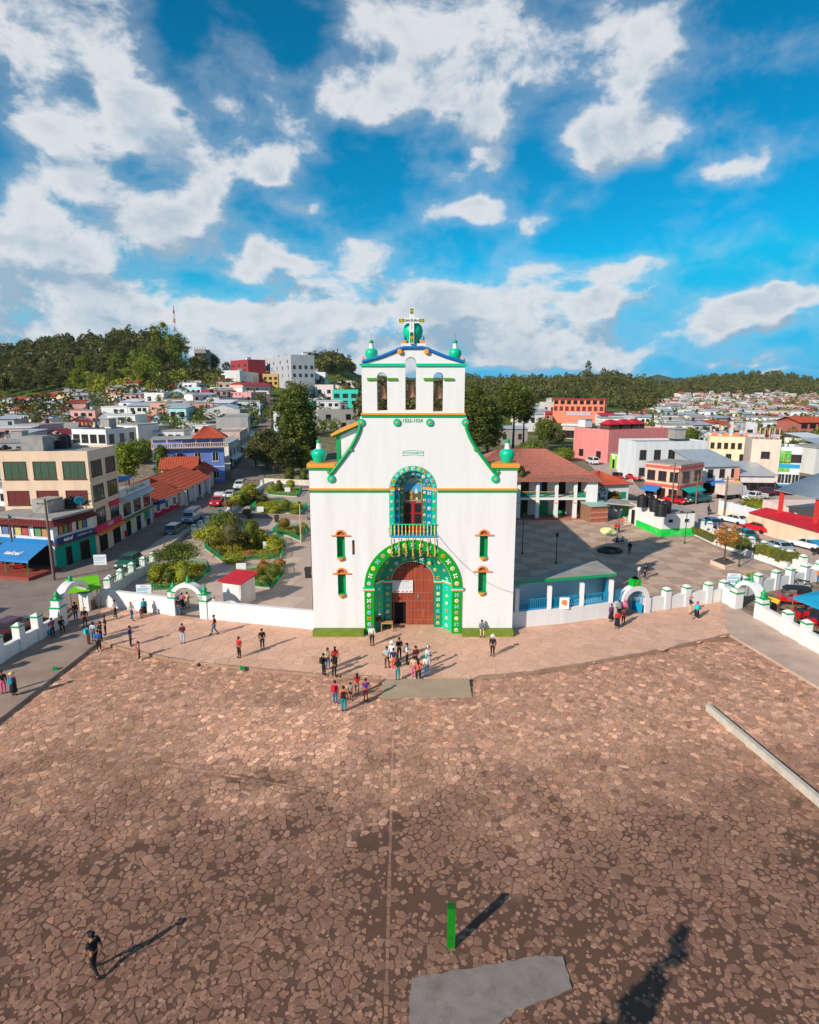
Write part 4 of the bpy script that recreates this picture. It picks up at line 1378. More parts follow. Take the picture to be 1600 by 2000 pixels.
# ====== WALLS AND GATES OF THE CHURCHYARD
def cap_pillar(parent,p,w,h,ang=0.0,m=M_WHITE):
 """square pillar with a green band and a low pyramid cap; p in the parent's frame"""
 bb=MB();bb.cbox((0,0,h/2-.02),(w,w,h-.04),ang);o=bb.build('pillar',m,parent);o.location=p
 MB().cbox((0,0,h+.045),(w+.10,w+.10,.12),ang).build('green_band',M_GREEN,o)
 MB().cbox((0,0,h+.20),(w+.02,w+.02,.19),ang,.25).build('cap',m,o)
 return o
def run_wall(name,label,pts,h,t=.42,pillars=(),ph=1.95,pw=.62,group=None,m=M_WHITE,side=1,coping=None,cat='wall'):
 """masonry wall along ground points; pillars stand at ground points on it"""
 o0=pts[0]
 root=thing(name,label,cat,o0,0,group)
 for i,(a,c)in enumerate(zip(pts[:-1],pts[1:])):
  d=(c-a).normalized();n=Vector((-d.y,d.x,0))*side
  e=0.0 if i==0 else .001
  q=[a-o0+d*e,c-o0,c-o0+n*t,a-o0+d*e+n*t]
  MB().prism([(v.x,v.y)for v in q],-.3,h+.003*i).build('wall_run',m,root)
  if coping:
   q=[a-o0-n*.05,c-o0-n*.05,c-o0+n*(t+.05),a-o0+n*(t+.05)]
   MB().prism([(v.x,v.y)for v in q],h+.004+.003*i,h+.10+.003*i).build('coping',coping,root)
 for p in pillars:
  best=None
  for a,c in zip(pts[:-1],pts[1:]):
   d=(c-a);t_=max(0,min(1,(p-a).dot(d)/d.length_squared));q=a+d*t_
   if best is None or(q-p).length<best[0]:best=((q-p).length,q,d.normalized())
  d=best[2];n=Vector((-d.y,d.x,0))*side
  cap_pillar(root,best[1]-o0+n*(t/2),pw,ph,atan2(d.y,d.x),m)
 return root
def foot(px,py_cap,h):
 """ground point under a pillar top seen at a pixel"""
 p=gp(px,py_cap,h);return Vector((p.x,p.y,0))
run_wall('churchyard_wall','low white wall with capped pillars on the far left of the plaza',[gp(-120,1352),gp(0,1296),gp(119,1226)],1.05,pillars=[foot(26,1247,1.95),foot(66,1224,1.95),foot(102,1205,1.95),foot(-40,1285,1.95)],group='white walls round the churchyard')
run_wall('churchyard_wall','white front wall between the left corner gate and the garden arch',[gp(198,1184),gp(332,1201)],1.62,group='white walls round the churchyard')
run_wall('churchyard_wall','white front wall from the garden arch to the left side of the church',[gp(404,1209),gp(614,1230)],1.62,group='white walls round the churchyard')
swl=[foot(218,1125,1.9),foot(261,1100,1.9),foot(302,1080,1.9)]
run_wall('churchyard_wall','white wall with green capped pillars along the left street, nearest the corner gate',[gp(198,1183),swl[0],swl[1],swl[2]],1.0,pillars=[foot(196,1129,1.9),foot(218,1125,1.9),foot(240,1113,1.9),foot(261,1100,1.9),foot(281,1089,1.9),foot(302,1080,1.9)],ph=1.75,pw=.6,group='white walls round the churchyard',side=1)
swl2=[foot(378,1027,1.7),foot(407,1009,1.7),foot(433,994,1.7),foot(470,968,1.7),foot(513,938,1.7),foot(545,925,1.9)]
run_wall('churchyard_wall','white garden wall beside the left street behind the parked vans',swl2,.8,pillars=[foot(x,y,1.7)for x,y in((379,1025),(394,1017),(407,1009),(420,1001),(433,994),(450,982),(470,968),(492,953),(513,938))],ph=1.5,pw=.55,group='white walls round the churchyard')
def railing(name,label,a,c,z0,h,m,spacing=.16,group=None,parent=None,r=.018):
 L_=(c-a).length;ang=atan2(c.y-a.y,c.x-a.x)
 if parent is None:
  root=thing(name,label,'railing',(a.x,a.y,z0),ang,group)
 else:
  root=link(name,MB().box(0,L_,-.022,.022,-.005,.022).mesh(name,m),parent)
  root.location=Vector((a.x,a.y,z0))-parent.location;root.rotation_euler=(0,0,ang)
 for z in(.10,h-.04):
  MB().box(0,L_,-.02,.02,z,z+.035).build('rail',m,root)
 n=max(2,int(L_/spacing))
 key=('bar',round(h,2),r)
 if key not in _fm:
  _fm[key]=MB().box(-r,r,-r*.8,r*.8,0,h).mesh('bar',m)
 for i in range(n+1):
  o=link('bar',_fm[key],root);set_mat(o,m)if False else None;o.location=(L_*i/n,0,0)
 return root
M_RAILG=mat('green_rail_paint',S(0,150,96),rough=.45,var=.1,bump=0)
M_RAILB=mat('blue_rail_paint',S(24,150,196),rough=.45,var=.1,bump=0)
for i,(a,c)in enumerate(zip(swl[:-1],swl[1:])):
 railing('wall_railing','green street railing on the wall nearest the corner, '+('lower stretch' if i==0 else 'upper stretch'),a+Vector((.1,.2,0)),c+Vector((.1,.2,0)),1.0,.75,M_RAILG,.3,'green railings on the street walls')
run_wall('churchyard_wall','white front wall under the blue railings right of the church',[gp(1000,1227),gp(1100,1218),gp(1216,1203)],1.42,group='white walls round the churchyard')
run_wall('churchyard_wall','white front wall with capped pillars between the right arch and the far right gate',[gp(1268,1195),gp(1330,1186),gp(1407,1175),gp(1600,1134),gp(1720,1110)],1.25,pillars=[foot(x,y,2.0)for x,y in((1302,1148),(1341,1143),(1377,1135),(1410,1132),(1447,1124),(1480,1120),(1513,1113),(1543,1108),(1572,1102),(1597,1097))],group='white walls round the churchyard',ph=1.8)
run_wall('churchyard_wall','white wall with capped pillars down the right side of the plaza',[gp(1482,1210),gp(1600,1278),gp(1760,1372)],1.25,pillars=[foot(x,y,2.0)for x,y in((1508,1194),(1546,1213),(1587,1235),(1640,1262))],group='white walls round the churchyard',ph=1.8)
run_wall('churchyard_wall','white courtyard wall with many capped pillars along the right hand street',[foot(1352,1008,1.9),foot(1448,1044,1.9),foot(1569,1086,1.9),foot(1640,1110,1.9)],1.2,pillars=[foot(x,y,1.9)for x,y in((1368,1014),(1386,1020),(1406,1028),(1426,1035),(1448,1043),(1469,1050),(1492,1058),(1516,1067),(1541,1076),(1569,1085),(1600,1096))],group='white walls round the churchyard',ph=1.75)
t=thing('gate_pedestal','plain white masonry block at the foot of the far right gate','pedestal',gp(1410,1176))
a=gp(1409,1176);c=gp(1424,1183);bb=MB();d=(c-a);n_=Vector((-d.y,d.x,0)).normalized()*.9
bb.prism([(v.x-a.x,v.y-a.y)for v in(a,c,c+n_,a+n_)],-.2,1.45);bb.build('block',M_WHITE,t)
MB().prism([(v.x-a.x,v.y-a.y)for v in(a-d*.06,c+d*.05,c+n_*1.05+d*.05,a+n_*1.05-d*.06)],1.452,1.56).build('top_slab',M_WHITE,t)
def gate(name,label,A,B,jl,jr,zs,rise,depth=.9,thick=.42,top='finial',ped=(None,None),group='arched gates of the churchyard',band=True):
 """free standing arch from A to B (outer feet); jl, jr widths of the jambs"""
 L_=(B-A).length;ang=atan2(B.y-A.y,B.x-A.x)
 root=thing(name,label,'gate',A,ang,group)
 ox=(jl+L_-jr)/2;half=(L_-jl-jr)/2
 for x0,x1 in((0,jl),(L_-jr,L_)):
  MB().box(x0,x1,0,depth,-.3,zs).build('jamb',M_WHITE,root)
  if band:
   MB().box(x0-.07,x1+.07,-.07,depth+.07,zs-.12,zs-.003).build('green_band',M_GREEN,root)
 bb=MB()
 n=24;vs=[];fs=[]
 for i in range(n+1):
  a=pi*i/n
  for r,rz_ in((half,rise),(half+thick,rise+thick)):
   for y in(.04,depth-.04):
    vs.append((ox+r*cos(a),y,zs+rz_*sin(a)))
 for i in range(n):
  o=i*4;q=o+4
  fs+=[(o,q,q+2,o+2),(o+1,o+3,q+3,q+1),(o,o+1,q+1,q),(o+2,q+2,q+3,o+3)]
 bb._add(vs,fs+[(0,2,3,1),(n*4,n*4+1,n*4+3,n*4+2)]);bb.build('arch',M_WHITE,root)
 zt=zs+rise+thick
 def finial(x,z,k=1.0):
  MB().lathe([(.30*k,-.06),(.30*k,.05),(.16*k,.1),(.24*k,.26*k),(.22*k,.40*k),(.10*k,.55*k),(.02,.85*k)],10,(x,depth/2,z)).build('finial',M_GREEN,root)
 if top=='finial':finial(ox,zt,.8)
 elif top=='block':
  bb=MB();bb.box(ox-.42,ox+.42,.05,depth-.05,zt-.12,zt+.62);o=bb.build('green_block',mat('vivid_green_paint',S(0,168,50),rough=.5,var=.1),root)
  MB().lathe([(.2,0),(.12,-.04)],12,(ox+.05,.05,zt+.25),False,'y').build('emblem',M_OLIVE,o)
  MB().cbox((ox,depth/2,zt+.72),(.5,.5,.2),0,.4).build('moss_tuft',leaf_mat('moss',(.08,.1,.02)),o)
 for s,x in((0,jl/2),(1,L_-jr/2)):
  h_=ped[s]
  if h_:
   MB().box(x-.36,x+.36,depth/2-.36,depth/2+.36,zs+.001,zs+h_).build('pedestal',M_WHITE,root)
   MB().box(x-.42,x+.42,depth/2-.42,depth/2+.42,zs+h_+.001,zs+h_+.09).build('green_band',M_GREEN,root)
   finial(x,zs+h_+.1,1.0)
 return root
gate('arched_gate','white arched garden gate with green finials in the wall left of the church',gp(331,1202),gp(405,1210),.62,.72,1.75,1.0,.8,.38,'finial',(.45,.45))
g=gate('arched_gate','tall white arched gate on steps at the left corner of the plaza',gp(120,1226),gp(184,1188),.95,.75,1.8,1.15,.9,.42,'finial',(.55,.1))
MB().slab([(-.75,-.3),(-.003,-.3),(-.003,1.6)],.1,.8).build('buttress',M_WHITE,g)
g=gate('arched_gate','white arched gate topped by a green block right of the church',gp(1214,1204),gp(1270,1196),.52,.62,1.35,.85,.75,.46,'block',(None,None),band=False)
g=gate('arched_gate','white arched gate with round green finials at the right corner of the plaza',gp(1424,1184),gp(1485,1212),.72,.80,1.55,1.05,.85,.40,'finial',(.35,.35))
t=thing('metal_gate_leaf','blue metal gate leaf standing open inside the right arch','gate leaf',gp(1253,1199),1.9)
MB().box(0,1.3,-.02,.02,.05,.12).box(0,1.3,-.02,.02,1.7,1.77).box(0,1.3,-.008,.008,.121,.9).build('leaf_frame',M_RAILB,t)
for i in range(9):
 MB().box(i*.16,i*.16+.04,-.018,.018,.12,1.7).build('bar',M_RAILB,t)
A=gp(146,1212);B=gp(165,1192)
d=(B-A).normalized();n_=Vector((-d.y,d.x,0))
st=thing('gate_steps','concrete steps inside the left corner gate','steps',A)
for k in range(4):
 q=[d*-.2+n_*(.9+.35*k),d*((B-A).length+.2)+n_*(.9+.35*k),d*((B-A).length+.2)+n_*2.6,d*-.2+n_*2.6]
 MB().prism([(v.x,v.y)for v in q],-.1,.16*(k+1)).build('step',M_PAVE_L,st)
pav=thing('shelter','white open shelter with flat grey roof and blue railings beside the church','shelter',gp(1002,1227))
o0=pav.location.copy()
fl=[gp(1003,1226.5),gp(1066,1221),gp(1129,1214),gp(1186,1207)]
zr_=3.55
for p in fl:
 MB().cbox((p.x-o0.x+.25,p.y-o0.y+.22,(1.42+zr_-.1)/2),(.34,.34,zr_-.1-1.42)).build('post',M_WHITE,pav)
rp=[gp(1000,1139,zr_),gp(1204,1123,zr_),gp(1166,1098,zr_),gp(1120,1108,zr_)]
ctr=sum(rp,Vector())/4
MB().prism([(p.x-o0.x,p.y-o0.y)for p in rp],zr_-.02,zr_+.16).build('roof',M_CONC,pav)
a,c=rp[0],rp[1];d=(c-a).normalized();n_=Vector((-d.y,d.x,0))
q=[a-n_*.06,c-n_*.06,c-n_*.002,a-n_*.002]
MB().prism([(p.x-o0.x,p.y-o0.y)for p in q],zr_-.10,zr_+.155).build('green_fascia',M_GREEN,pav)
bb=MB()
back=[gp(1012,1196),gp(1120,1178),gp(1176,1172)]
for a,c in zip(back[:-1],back[1:]):
 d=(c-a).normalized();n_=Vector((-d.y,d.x,0))*.2
 bb.prism([(v.x-o0.x,v.y-o0.y)for v in(a,c,c+n_,a+n_)],0,zr_-.03-1.0)
bb.build('rear_wall',M_WHITE2,pav)
a,c=back[2],gp(1184,1203);d=(c-a).normalized();n_=Vector((-d.y,d.x,0))*.12
MB().prism([(v.x-o0.x,v.y-o0.y)for v in(a,c,c+n_,a+n_)],0,zr_-.6).build('blue_end_wall',M_SKYBLUE,pav)
q=[gp(1006,1222),gp(1184,1203),gp(1176,1176),gp(1030,1194)]
MB().prism([(v.x-o0.x,v.y-o0.y+.5)for v in q],.02,.5).build('pale_blue_floor',mat('pale_blue_floor_paint',S(150,196,214),rough=.7,var=.1,dirt=S(120,150,160)),pav)
for(a,c,z)in((gp(1010,1212),gp(1130,1186),.5),(gp(1075,1216),gp(1176,1190),.5)):
 railing('inner_railing','',Vector((a.x,a.y,0)),Vector((c.x,c.y,0)),z,.9,M_RAILB,.22,None,pav)
for a,c in zip(fl[:-1],fl[1:]):
 railing('front_railing','',Vector((a.x+.45,a.y+.22,0)),Vector((c.x+.05,c.y+.22,0)),1.42,1.0,M_RAILB,.17,None,pav)
fr_=railing('blue_railing','blue wrought railing between the shelter and the right arch',fl[3]+Vector((.5,.22,0)),gp(1212,1204)+Vector((.2,.3,0)),1.42,1.1,M_RAILB,.14)
t=thing('emblem_board','small white board with an orange emblem on the blue shelter railing','board',gp(1100,1218)+Vector((0,-.02,1.35)))
MB().box(-.42,.42,-.03,.0,0,1.05).build('panel',M_CROSS,t)
MB().lathe([(.26,0),(.2,-.02)],10,(0,-.031,.6),False,'y').lathe([(.1,0),(.06,-.02)],6,(.16,-.031,.38),False,'y').build('emblem',M_ORANGE,t)
a=gp(1378,1388,PLZ);c=gp(1640,1612,PLZ)
d=(c-a).normalized();n_=Vector((-d.y,d.x,0))
t=thing('concrete_beam','long pale concrete beam lying across the right of the plaza','beam',a)
bb=MB();bb.prism([(v.x,v.y)for v in(Vector(),c-a,c-a+n_*.27,n_*.27)],-.02,.46)
bb.build('beam',mat('pale_beam_concrete',(.52,.47,.40),rough=.95,var=.15,bump=.3,dirt=(.3,.27,.23),dirt_amt=.5),t)
t=thing('green_bollard','square green wooden post standing on the stones at the front','bollard',gp(881,1849,PLZ))
MB().box(-.14,.14,-.10,.10,-.1,1.72).build('post',mat('plain_green_paint',S(10,122,20),rough=.6,var=.25,scale=3,bump=.2),t)
MB().box(-.15,.15,-.11,.11,1.721,1.80).build('post_cap',mat('darker_green_paint',S(10,92,20),rough=.6,var=.2),t)
# ====== PEOPLE
M_SKIN=mat('brown_skin',S(160,108,82),rough=.6,var=.06,bump=0);M_HAIR=mat('black_hair',(.012,.010,.009),rough=.5,var=.2,bump=0)
def joints(pose):
 J=dict(pel=(0,0,.90),sp=(0,0,1.10),ch=(0,.01,1.28),nk=(0,.005,1.40),hb=(0,-.01,1.47),hd=(0,-.02,1.55),cr=(0,-.005,1.63),ns=(0,-.115,1.535))
 for s,n in((-1,'l'),(1,'r')):
  J['sh'+n]=(s*.17,.01,1.33);J['el'+n]=(s*.23,.03,1.07);J['wr'+n]=(s*.22,-.03,.84);J['pa'+n]=(s*.22,-.045,.77)
  J['hp'+n]=(s*.09,0,.86);J['kn'+n]=(s*.10,-.01,.47);J['an'+n]=(s*.10,.02,.08);J['to'+n]=(s*.12,-.13,.035)
 def up(**k):J.update(k)
 if pose=='walk':up(knl=(-.09,-.16,.50),anl=(-.09,-.24,.10),tol=(-.1,-.39,.06),knr=(.09,.02,.47),anr=(.09,.28,.14),tor=(.1,.16,.03),ell=(-.22,.12,1.08),wrl=(-.22,.16,.86),pal=(-.22,.15,.79),elr=(.22,-.06,1.07),wrr=(.2,-.2,.9),par=(.2,-.24,.84))
 elif pose=='front':up(elr=(.22,-.08,1.09),wrr=(.08,-.26,1.13),par=(.03,-.31,1.16),ell=(-.22,-.06,1.08),wrl=(-.08,-.24,1.08),pal=(-.03,-.30,1.10))
 elif pose=='photo':up(elr=(.24,-.2,1.24),wrr=(.14,-.33,1.46),par=(.10,-.37,1.53),ell=(-.24,-.2,1.24),wrl=(-.14,-.33,1.46),pal=(-.10,-.37,1.53))
 elif pose=='hip':up(elr=(.36,.08,1.12),wrr=(.19,-.02,.98),par=(.14,-.06,.97),knl=(-.14,-.03,.47),anl=(-.16,0,.08),tol=(-.2,-.14,.035))
 elif pose=='sit':up(pel=(0,.05,.56),sp=(0,.06,.76),ch=(0,.03,.95),nk=(0,-.01,1.08),hb=(0,-.04,1.14),hd=(0,-.06,1.22),cr=(0,-.05,1.30),ns=(0,-.15,1.20),shl=(-.17,.02,1.0),shr=(.17,.02,1.0),ell=(-.23,-.08,.76),elr=(.23,-.08,.76),wrl=(-.12,-.32,.66),wrr=(.12,-.32,.66),pal=(-.07,-.38,.64),par=(.07,-.38,.64),hpl=(-.09,.04,.54),hpr=(.09,.04,.54),knl=(-.13,-.38,.52),knr=(.13,-.38,.52),anl=(-.12,-.40,.08),anr=(.12,-.40,.08),tol=(-.14,-.55,.035),tor=(.14,-.55,.035))
 elif pose=='back':up(ell=(-.22,.10,1.08),wrl=(-.06,.17,.90),pal=(-.01,.18,.87),elr=(.22,.10,1.08),wrr=(.06,.17,.90),par=(.01,.18,.87))
 return J
TMP=bpy.data.scenes.new('workbench')
def skin_mesh(name,J,edges,rad,root,lev=1):
 names=[]
 for a,b_ in edges:
  for q in(a,b_):
   if q not in names:names.append(q)
 me=bpy.data.meshes.new(name);me.from_pydata([J[n]for n in names],[(names.index(a),names.index(b_))for a,b_ in edges],[])
 o=bpy.data.objects.new(name,me);TMP.collection.objects.link(o)
 sk=o.modifiers.new('skin','SKIN');sk.use_smooth_shade=True
 lay_=me.skin_vertices[0]if me.skin_vertices else None
 if lay_ is None:
  bm_=__import__('bmesh').new();bm_.from_mesh(me);bm_.verts.layers.skin.verify();bm_.to_mesh(me);bm_.free();lay_=me.skin_vertices[0]
 for n,v in zip(names,lay_.data):
  r=rad[n];v.radius=r if isinstance(r,tuple)else(r,r);v.use_root=n==root
 if lev:ss=o.modifiers.new('sub','SUBSURF');ss.levels=lev;ss.render_levels=lev
 vl=TMP.view_layers[0];vl.update()
 ev=o.evaluated_get(vl.depsgraph);out=bpy.data.meshes.new_from_object(ev);out.name=name;out.materials.clear();out.materials.append(M_SKIN)
 TMP.collection.objects.unlink(o);bpy.data.objects.remove(o);return out
_body={}
def body_parts(pose):
 if pose in _body:return _body[pose]
 J=joints(pose);E=[('pel','sp'),('sp','ch'),('ch','nk'),('nk','hb'),('hb','hd'),('hd','cr'),('hd','ns')]
 Rr=dict(pel=(.125,.10),sp=(.12,.09),ch=(.135,.10),nk=.05,hb=.06,hd=.09,cr=.06,ns=.014)
 for n in 'lr':
  E+=[('ch','sh'+n),('sh'+n,'el'+n),('el'+n,'wr'+n),('wr'+n,'pa'+n),('pel','hp'+n),('hp'+n,'kn'+n),('kn'+n,'an'+n),('an'+n,'to'+n)]
  Rr.update({'sh'+n:.06,'el'+n:.042,'wr'+n:.028,'pa'+n:(.034,.018),'hp'+n:.085,'kn'+n:.058,'an'+n:.038,'to'+n:.034})
  p=Vector(J['pa'+n]);f=(p-Vector(J['wr'+n])).normalized();sd=Vector((1,0,0))if abs(f.x)<.7 else Vector((0,0,1))
  for k,(o_,l_)in enumerate(((-.027,.055),(-.009,.07),(.009,.066),(.027,.052))):
   J['f%d%s'%(k,n)]=tuple(p+f*.03+sd*o_*.6);J['g%d%s'%(k,n)]=tuple(p+f*(.03+l_)+sd*o_+Vector((0,-.012,0)))
   E+=[('pa'+n,'f%d%s'%(k,n)),('f%d%s'%(k,n),'g%d%s'%(k,n))];Rr['f%d%s'%(k,n)]=.010;Rr['g%d%s'%(k,n)]=.007
  J['th'+n]=tuple(p+f*.01+sd*(-.05 if n=='r' else .05));E.append(('pa'+n,'th'+n));Rr['th'+n]=.009
 body=skin_mesh('body',J,E,Rr,'pel')
 G_=1.16
 Rs={k:tuple(q*G_+.006 for q in(v if isinstance(v,tuple)else(v,v)))for k,v in Rr.items()}
 for n in 'lr':J['mf'+n]=tuple(Vector(J['el'+n]).lerp(Vector(J['wr'+n]),.85));Rs['mf'+n]=(.042,.042);J['ms'+n]=tuple(Vector(J['sh'+n]).lerp(Vector(J['el'+n]),.75));Rs['ms'+n]=(.06,.06);J['mk'+n]=tuple(Vector(J['hp'+n]).lerp(Vector(J['kn'+n]),.85));Rs['mk'+n]=(.078,.078)
 J['hem']=tuple(Vector(J['pel'])+Vector((0,0,-.02)));Rs['hem']=(.15,.115);J['wst']=tuple(Vector(J['pel']).lerp(Vector(J['sp']),.4));Rs['wst']=(.135,.105);J['nb']=tuple(Vector(J['ch']).lerp(Vector(J['nk']),.7));Rs['nb']=(.075,.065);Rs['ch']=(.158,.12)
 T_=[('hem','sp'),('sp','ch'),('ch','nb')]
 long_=skin_mesh('shirt',J,T_+[e for n in 'lr' for e in(('ch','sh'+n),('sh'+n,'el'+n),('el'+n,'mf'+n))],Rs,'hem')
 short=skin_mesh('shirt',J,T_+[e for n in 'lr' for e in(('ch','sh'+n),('sh'+n,'ms'+n))],Rs,'hem')
 trou=skin_mesh('trousers',J,[('wst','hem')]+[e for n in 'lr' for e in(('hem','hp'+n),('hp'+n,'kn'+n),('kn'+n,'an'+n))],Rs,'wst')
 shorts=skin_mesh('shorts',J,[('wst','hem')]+[e for n in 'lr' for e in(('hem','hp'+n),('hp'+n,'mk'+n))],Rs,'wst')
 sh=MB()
 for n in 'lr':
  a=Vector(J['an'+n]);t_=Vector(J['to'+n]);d_=(t_-a);sh.ball((a+d_*.55+Vector((0,0,-.02)))[:],.1,8,5,(.5,1.2,.5))
 h=Vector(J['hd']);hair=MB().ball((h.x,h.y+.025,h.z+.035),.108,12,8,(.95,1.0,.95)).mesh('hair',M_HAIR)
 lh=MB().ball((h.x,h.y+.025,h.z+.035),.108,12,8,(.95,1.0,.95)).ball((h.x,h.y+.085,h.z-.12),.1,10,6,(.95,.55,1.7)).mesh('hair',M_HAIR)
 eyes=MB().ball((h.x-.035,h.y-.088,h.z+.012),.013,6,4).ball((h.x+.035,h.y-.088,h.z+.012),.013,6,4).cbox((h.x,h.y-.092,h.z-.05),(.045,.012,.01)).mesh('eyes_and_mouth',M_HAIR)
 top=(h.x,h.y+.015,h.z+.05)
 brim=MB().lathe([(.21,-.005),(.215,.01),(.11,.035),(.105,.12),(.07,.14),(.01,.13)],16,top).mesh('hat',M_HAIR);capm=MB().ball((top[0],top[1],top[2]-.01),.115,10,6,(1,1,.8)).cbox((top[0],top[1]-.13,top[2]+.01),(.14,.12,.015)).mesh('cap',M_HAIR)
 scarf=MB().ball((top[0],top[1]+.012,top[2]-.02),.128,10,7,(.95,1,1)).mesh('headscarf',M_HAIR)
 c=Vector(J['ch']);pack=MB().cbox((c.x,c.y+.20,c.z-.11),(.28,.15,.40),0,.85).mesh('backpack',M_HAIR)
 pv=Vector(J['pel']);skirt=MB().lathe([(.14,.12),(.17,.02),(.21,-.25),(.25,-.62),(.24,-.64)],14,pv[:]).mesh('skirt',M_HAIR)if pose!='sit' else MB().ball((pv.x,pv.y-.2,pv.z-.06),.3,12,8,(.9,1.1,.6)).mesh('skirt',M_HAIR)
 shawl=MB().lathe([(.07,.10),(.19,.03),(.245,-.15),(.25,-.34),(.22,-.35)],14,(c.x,c.y,c.z)).mesh('shawl',M_HAIR)
 _body[pose]=dict(body=body,long=long_,short=short,trou=trou,shorts=shorts,shoes=sh.mesh('shoes',M_HAIR),hair=hair,longhair=lh,eyes=eyes,hat=brim,cap=capm,scarf=scarf,pack=pack,skirt=skirt,shawl=shawl,J=J)
 return _body[pose]
CL={}
def cm(c):
 if c not in CL:CL[c]=mat('cloth_%s'%c,PAL[c],rough=.85,var=.15,scale=9,bump=.1)
 return CL[c]
PAL=dict(black=(.014,.014,.018),navy=S(36,44,84),white=S(222,220,216),grey=S(120,124,130),red=S(186,30,40),maroon=S(96,28,38),coral=S(224,96,80),teal=S(20,130,150),jeans=S(56,100,136),pale=S(170,190,206),purple=S(104,50,150),pink=S(214,96,140),magenta=S(196,24,92),beige=S(196,170,140),brown=S(96,60,50),blue=S(30,100,176),straw=S(206,176,120),violet=S(120,60,110),orange=S(220,110,50),turq=S(40,180,190))
def person(label,P,pose,top,legs,face,h=1.62,ex='',group=None):
 """face: compass of the view, 0 = towards the camera, 90 = to the right"""
 b_=body_parts(pose);t=thing('person',label,'person',P,radians(face),group)
 s_=h/1.66;t.scale=(s_,s_,s_)
 link('body',b_['body'],t);link('eyes_and_mouth',b_['eyes'],t)
 o=link('shirt',b_['short' if 'ss' in ex else 'long'],t);set_mat(o,cm(top))
 if legs.startswith('skirt:'):o=link('skirt',b_['skirt'],t);set_mat(o,cm(legs[6:]))
 elif legs.startswith('shorts:'):o=link('shorts',b_['shorts'],t);set_mat(o,cm(legs[7:]))
 else:o=link('trousers',b_['trou'],t);set_mat(o,cm(legs))
 o=link('shoes',b_['shoes'],t);set_mat(o,cm('white' if 'ws' in ex else 'black'))
 link('hair',b_['longhair' if 'lh' in ex else 'hair'],t)
 for w in ex.split():
  if ':' in w:
   k,c=w.split(':');o=link({'scarf':'headscarf','pack':'backpack'}.get(k,k),b_[k],t);set_mat(o,cm(c))
 return t
# ====== BUILDERS FOR THE TOWN
_win={}
WIN_GLASS={'w':(M_WFRAME,M_GLASS),'b':(M_BFRAME,M_GLASS),'d':(M_BFRAME,M_DARK),'s':(M_BFRAME,M_DARK)}
def curtain(name,c):
 return mat(name,c,rough=.8,var=.35,scale=9,bump=0)
WIN_GLASS['c']=(M_BFRAME,curtain('green_curtain',(.05,.10,.06)))
WIN_GLASS['r']=(M_BFRAME,curtain('red_curtain',(.16,.025,.025)))
WIN_GLASS['k']=(M_WFRAME,M_DARK)
def window(parent,x,z,w,h,kind,y=0.0,rz=0.0,bars=True):
 key=(round(w,1),round(h,1),kind)
 fm,gm=WIN_GLASS[kind]
 if key not in _win:
  w_,h_=key[0],key[1]
  f=MB();e=.07
  f.box(-w_/2,-w_/2+e,-.07,.02,0,h_);f.box(w_/2-e,w_/2,-.07,.02,0,h_)
  f.box(-w_/2+e,w_/2-e,-.07,.02,0,e);f.box(-w_/2+e,w_/2-e,-.07,.02,h_-e,h_)
  if kind in 'wbcr' and w_>.8:
   nm=1 if w_<1.9 else 2
   for k in range(nm):
    xx=-w_/2+w_*(k+1)/(nm+1);f.box(xx-.03,xx+.03,-.05,.02,e,h_-e)
  if kind in 'wbcr':
   f.box(-w_/2-.08,w_/2+.08,-.13,.02,-.09,-.001)
  g_=MB();g_.box(-w_/2+e,w_/2-e,-.025,.015,e,h_-e)
  _win[key]=(f.mesh('window',fm),g_.mesh('pane',gm))
 nm='door' if kind=='d' else 'shop_opening' if kind=='s' else 'window'
 o=link(nm,_win[key][0],parent);o.location=(x,y,z)if rz==0 else(y,x,z);o.rotation_euler=(0,0,rz)
 link('pane',_win[key][1],o)
 return o
def face_windows(parent,L_,rows,face,D):
 for(z0,z1,n,w,kind)in rows:
  n_=abs(n)
  for i in range(n_):
   x=L_*(i+.5)/n_
   if face=='f':window(parent,x,z0,w,z1-z0,kind,-.001,0)
   elif face=='l':window(parent,x,z0,w,z1-z0,kind,-.001,-pi/2)
   elif face=='r':window(parent,x,z0,w,z1-z0,kind,D+.001,pi/2)
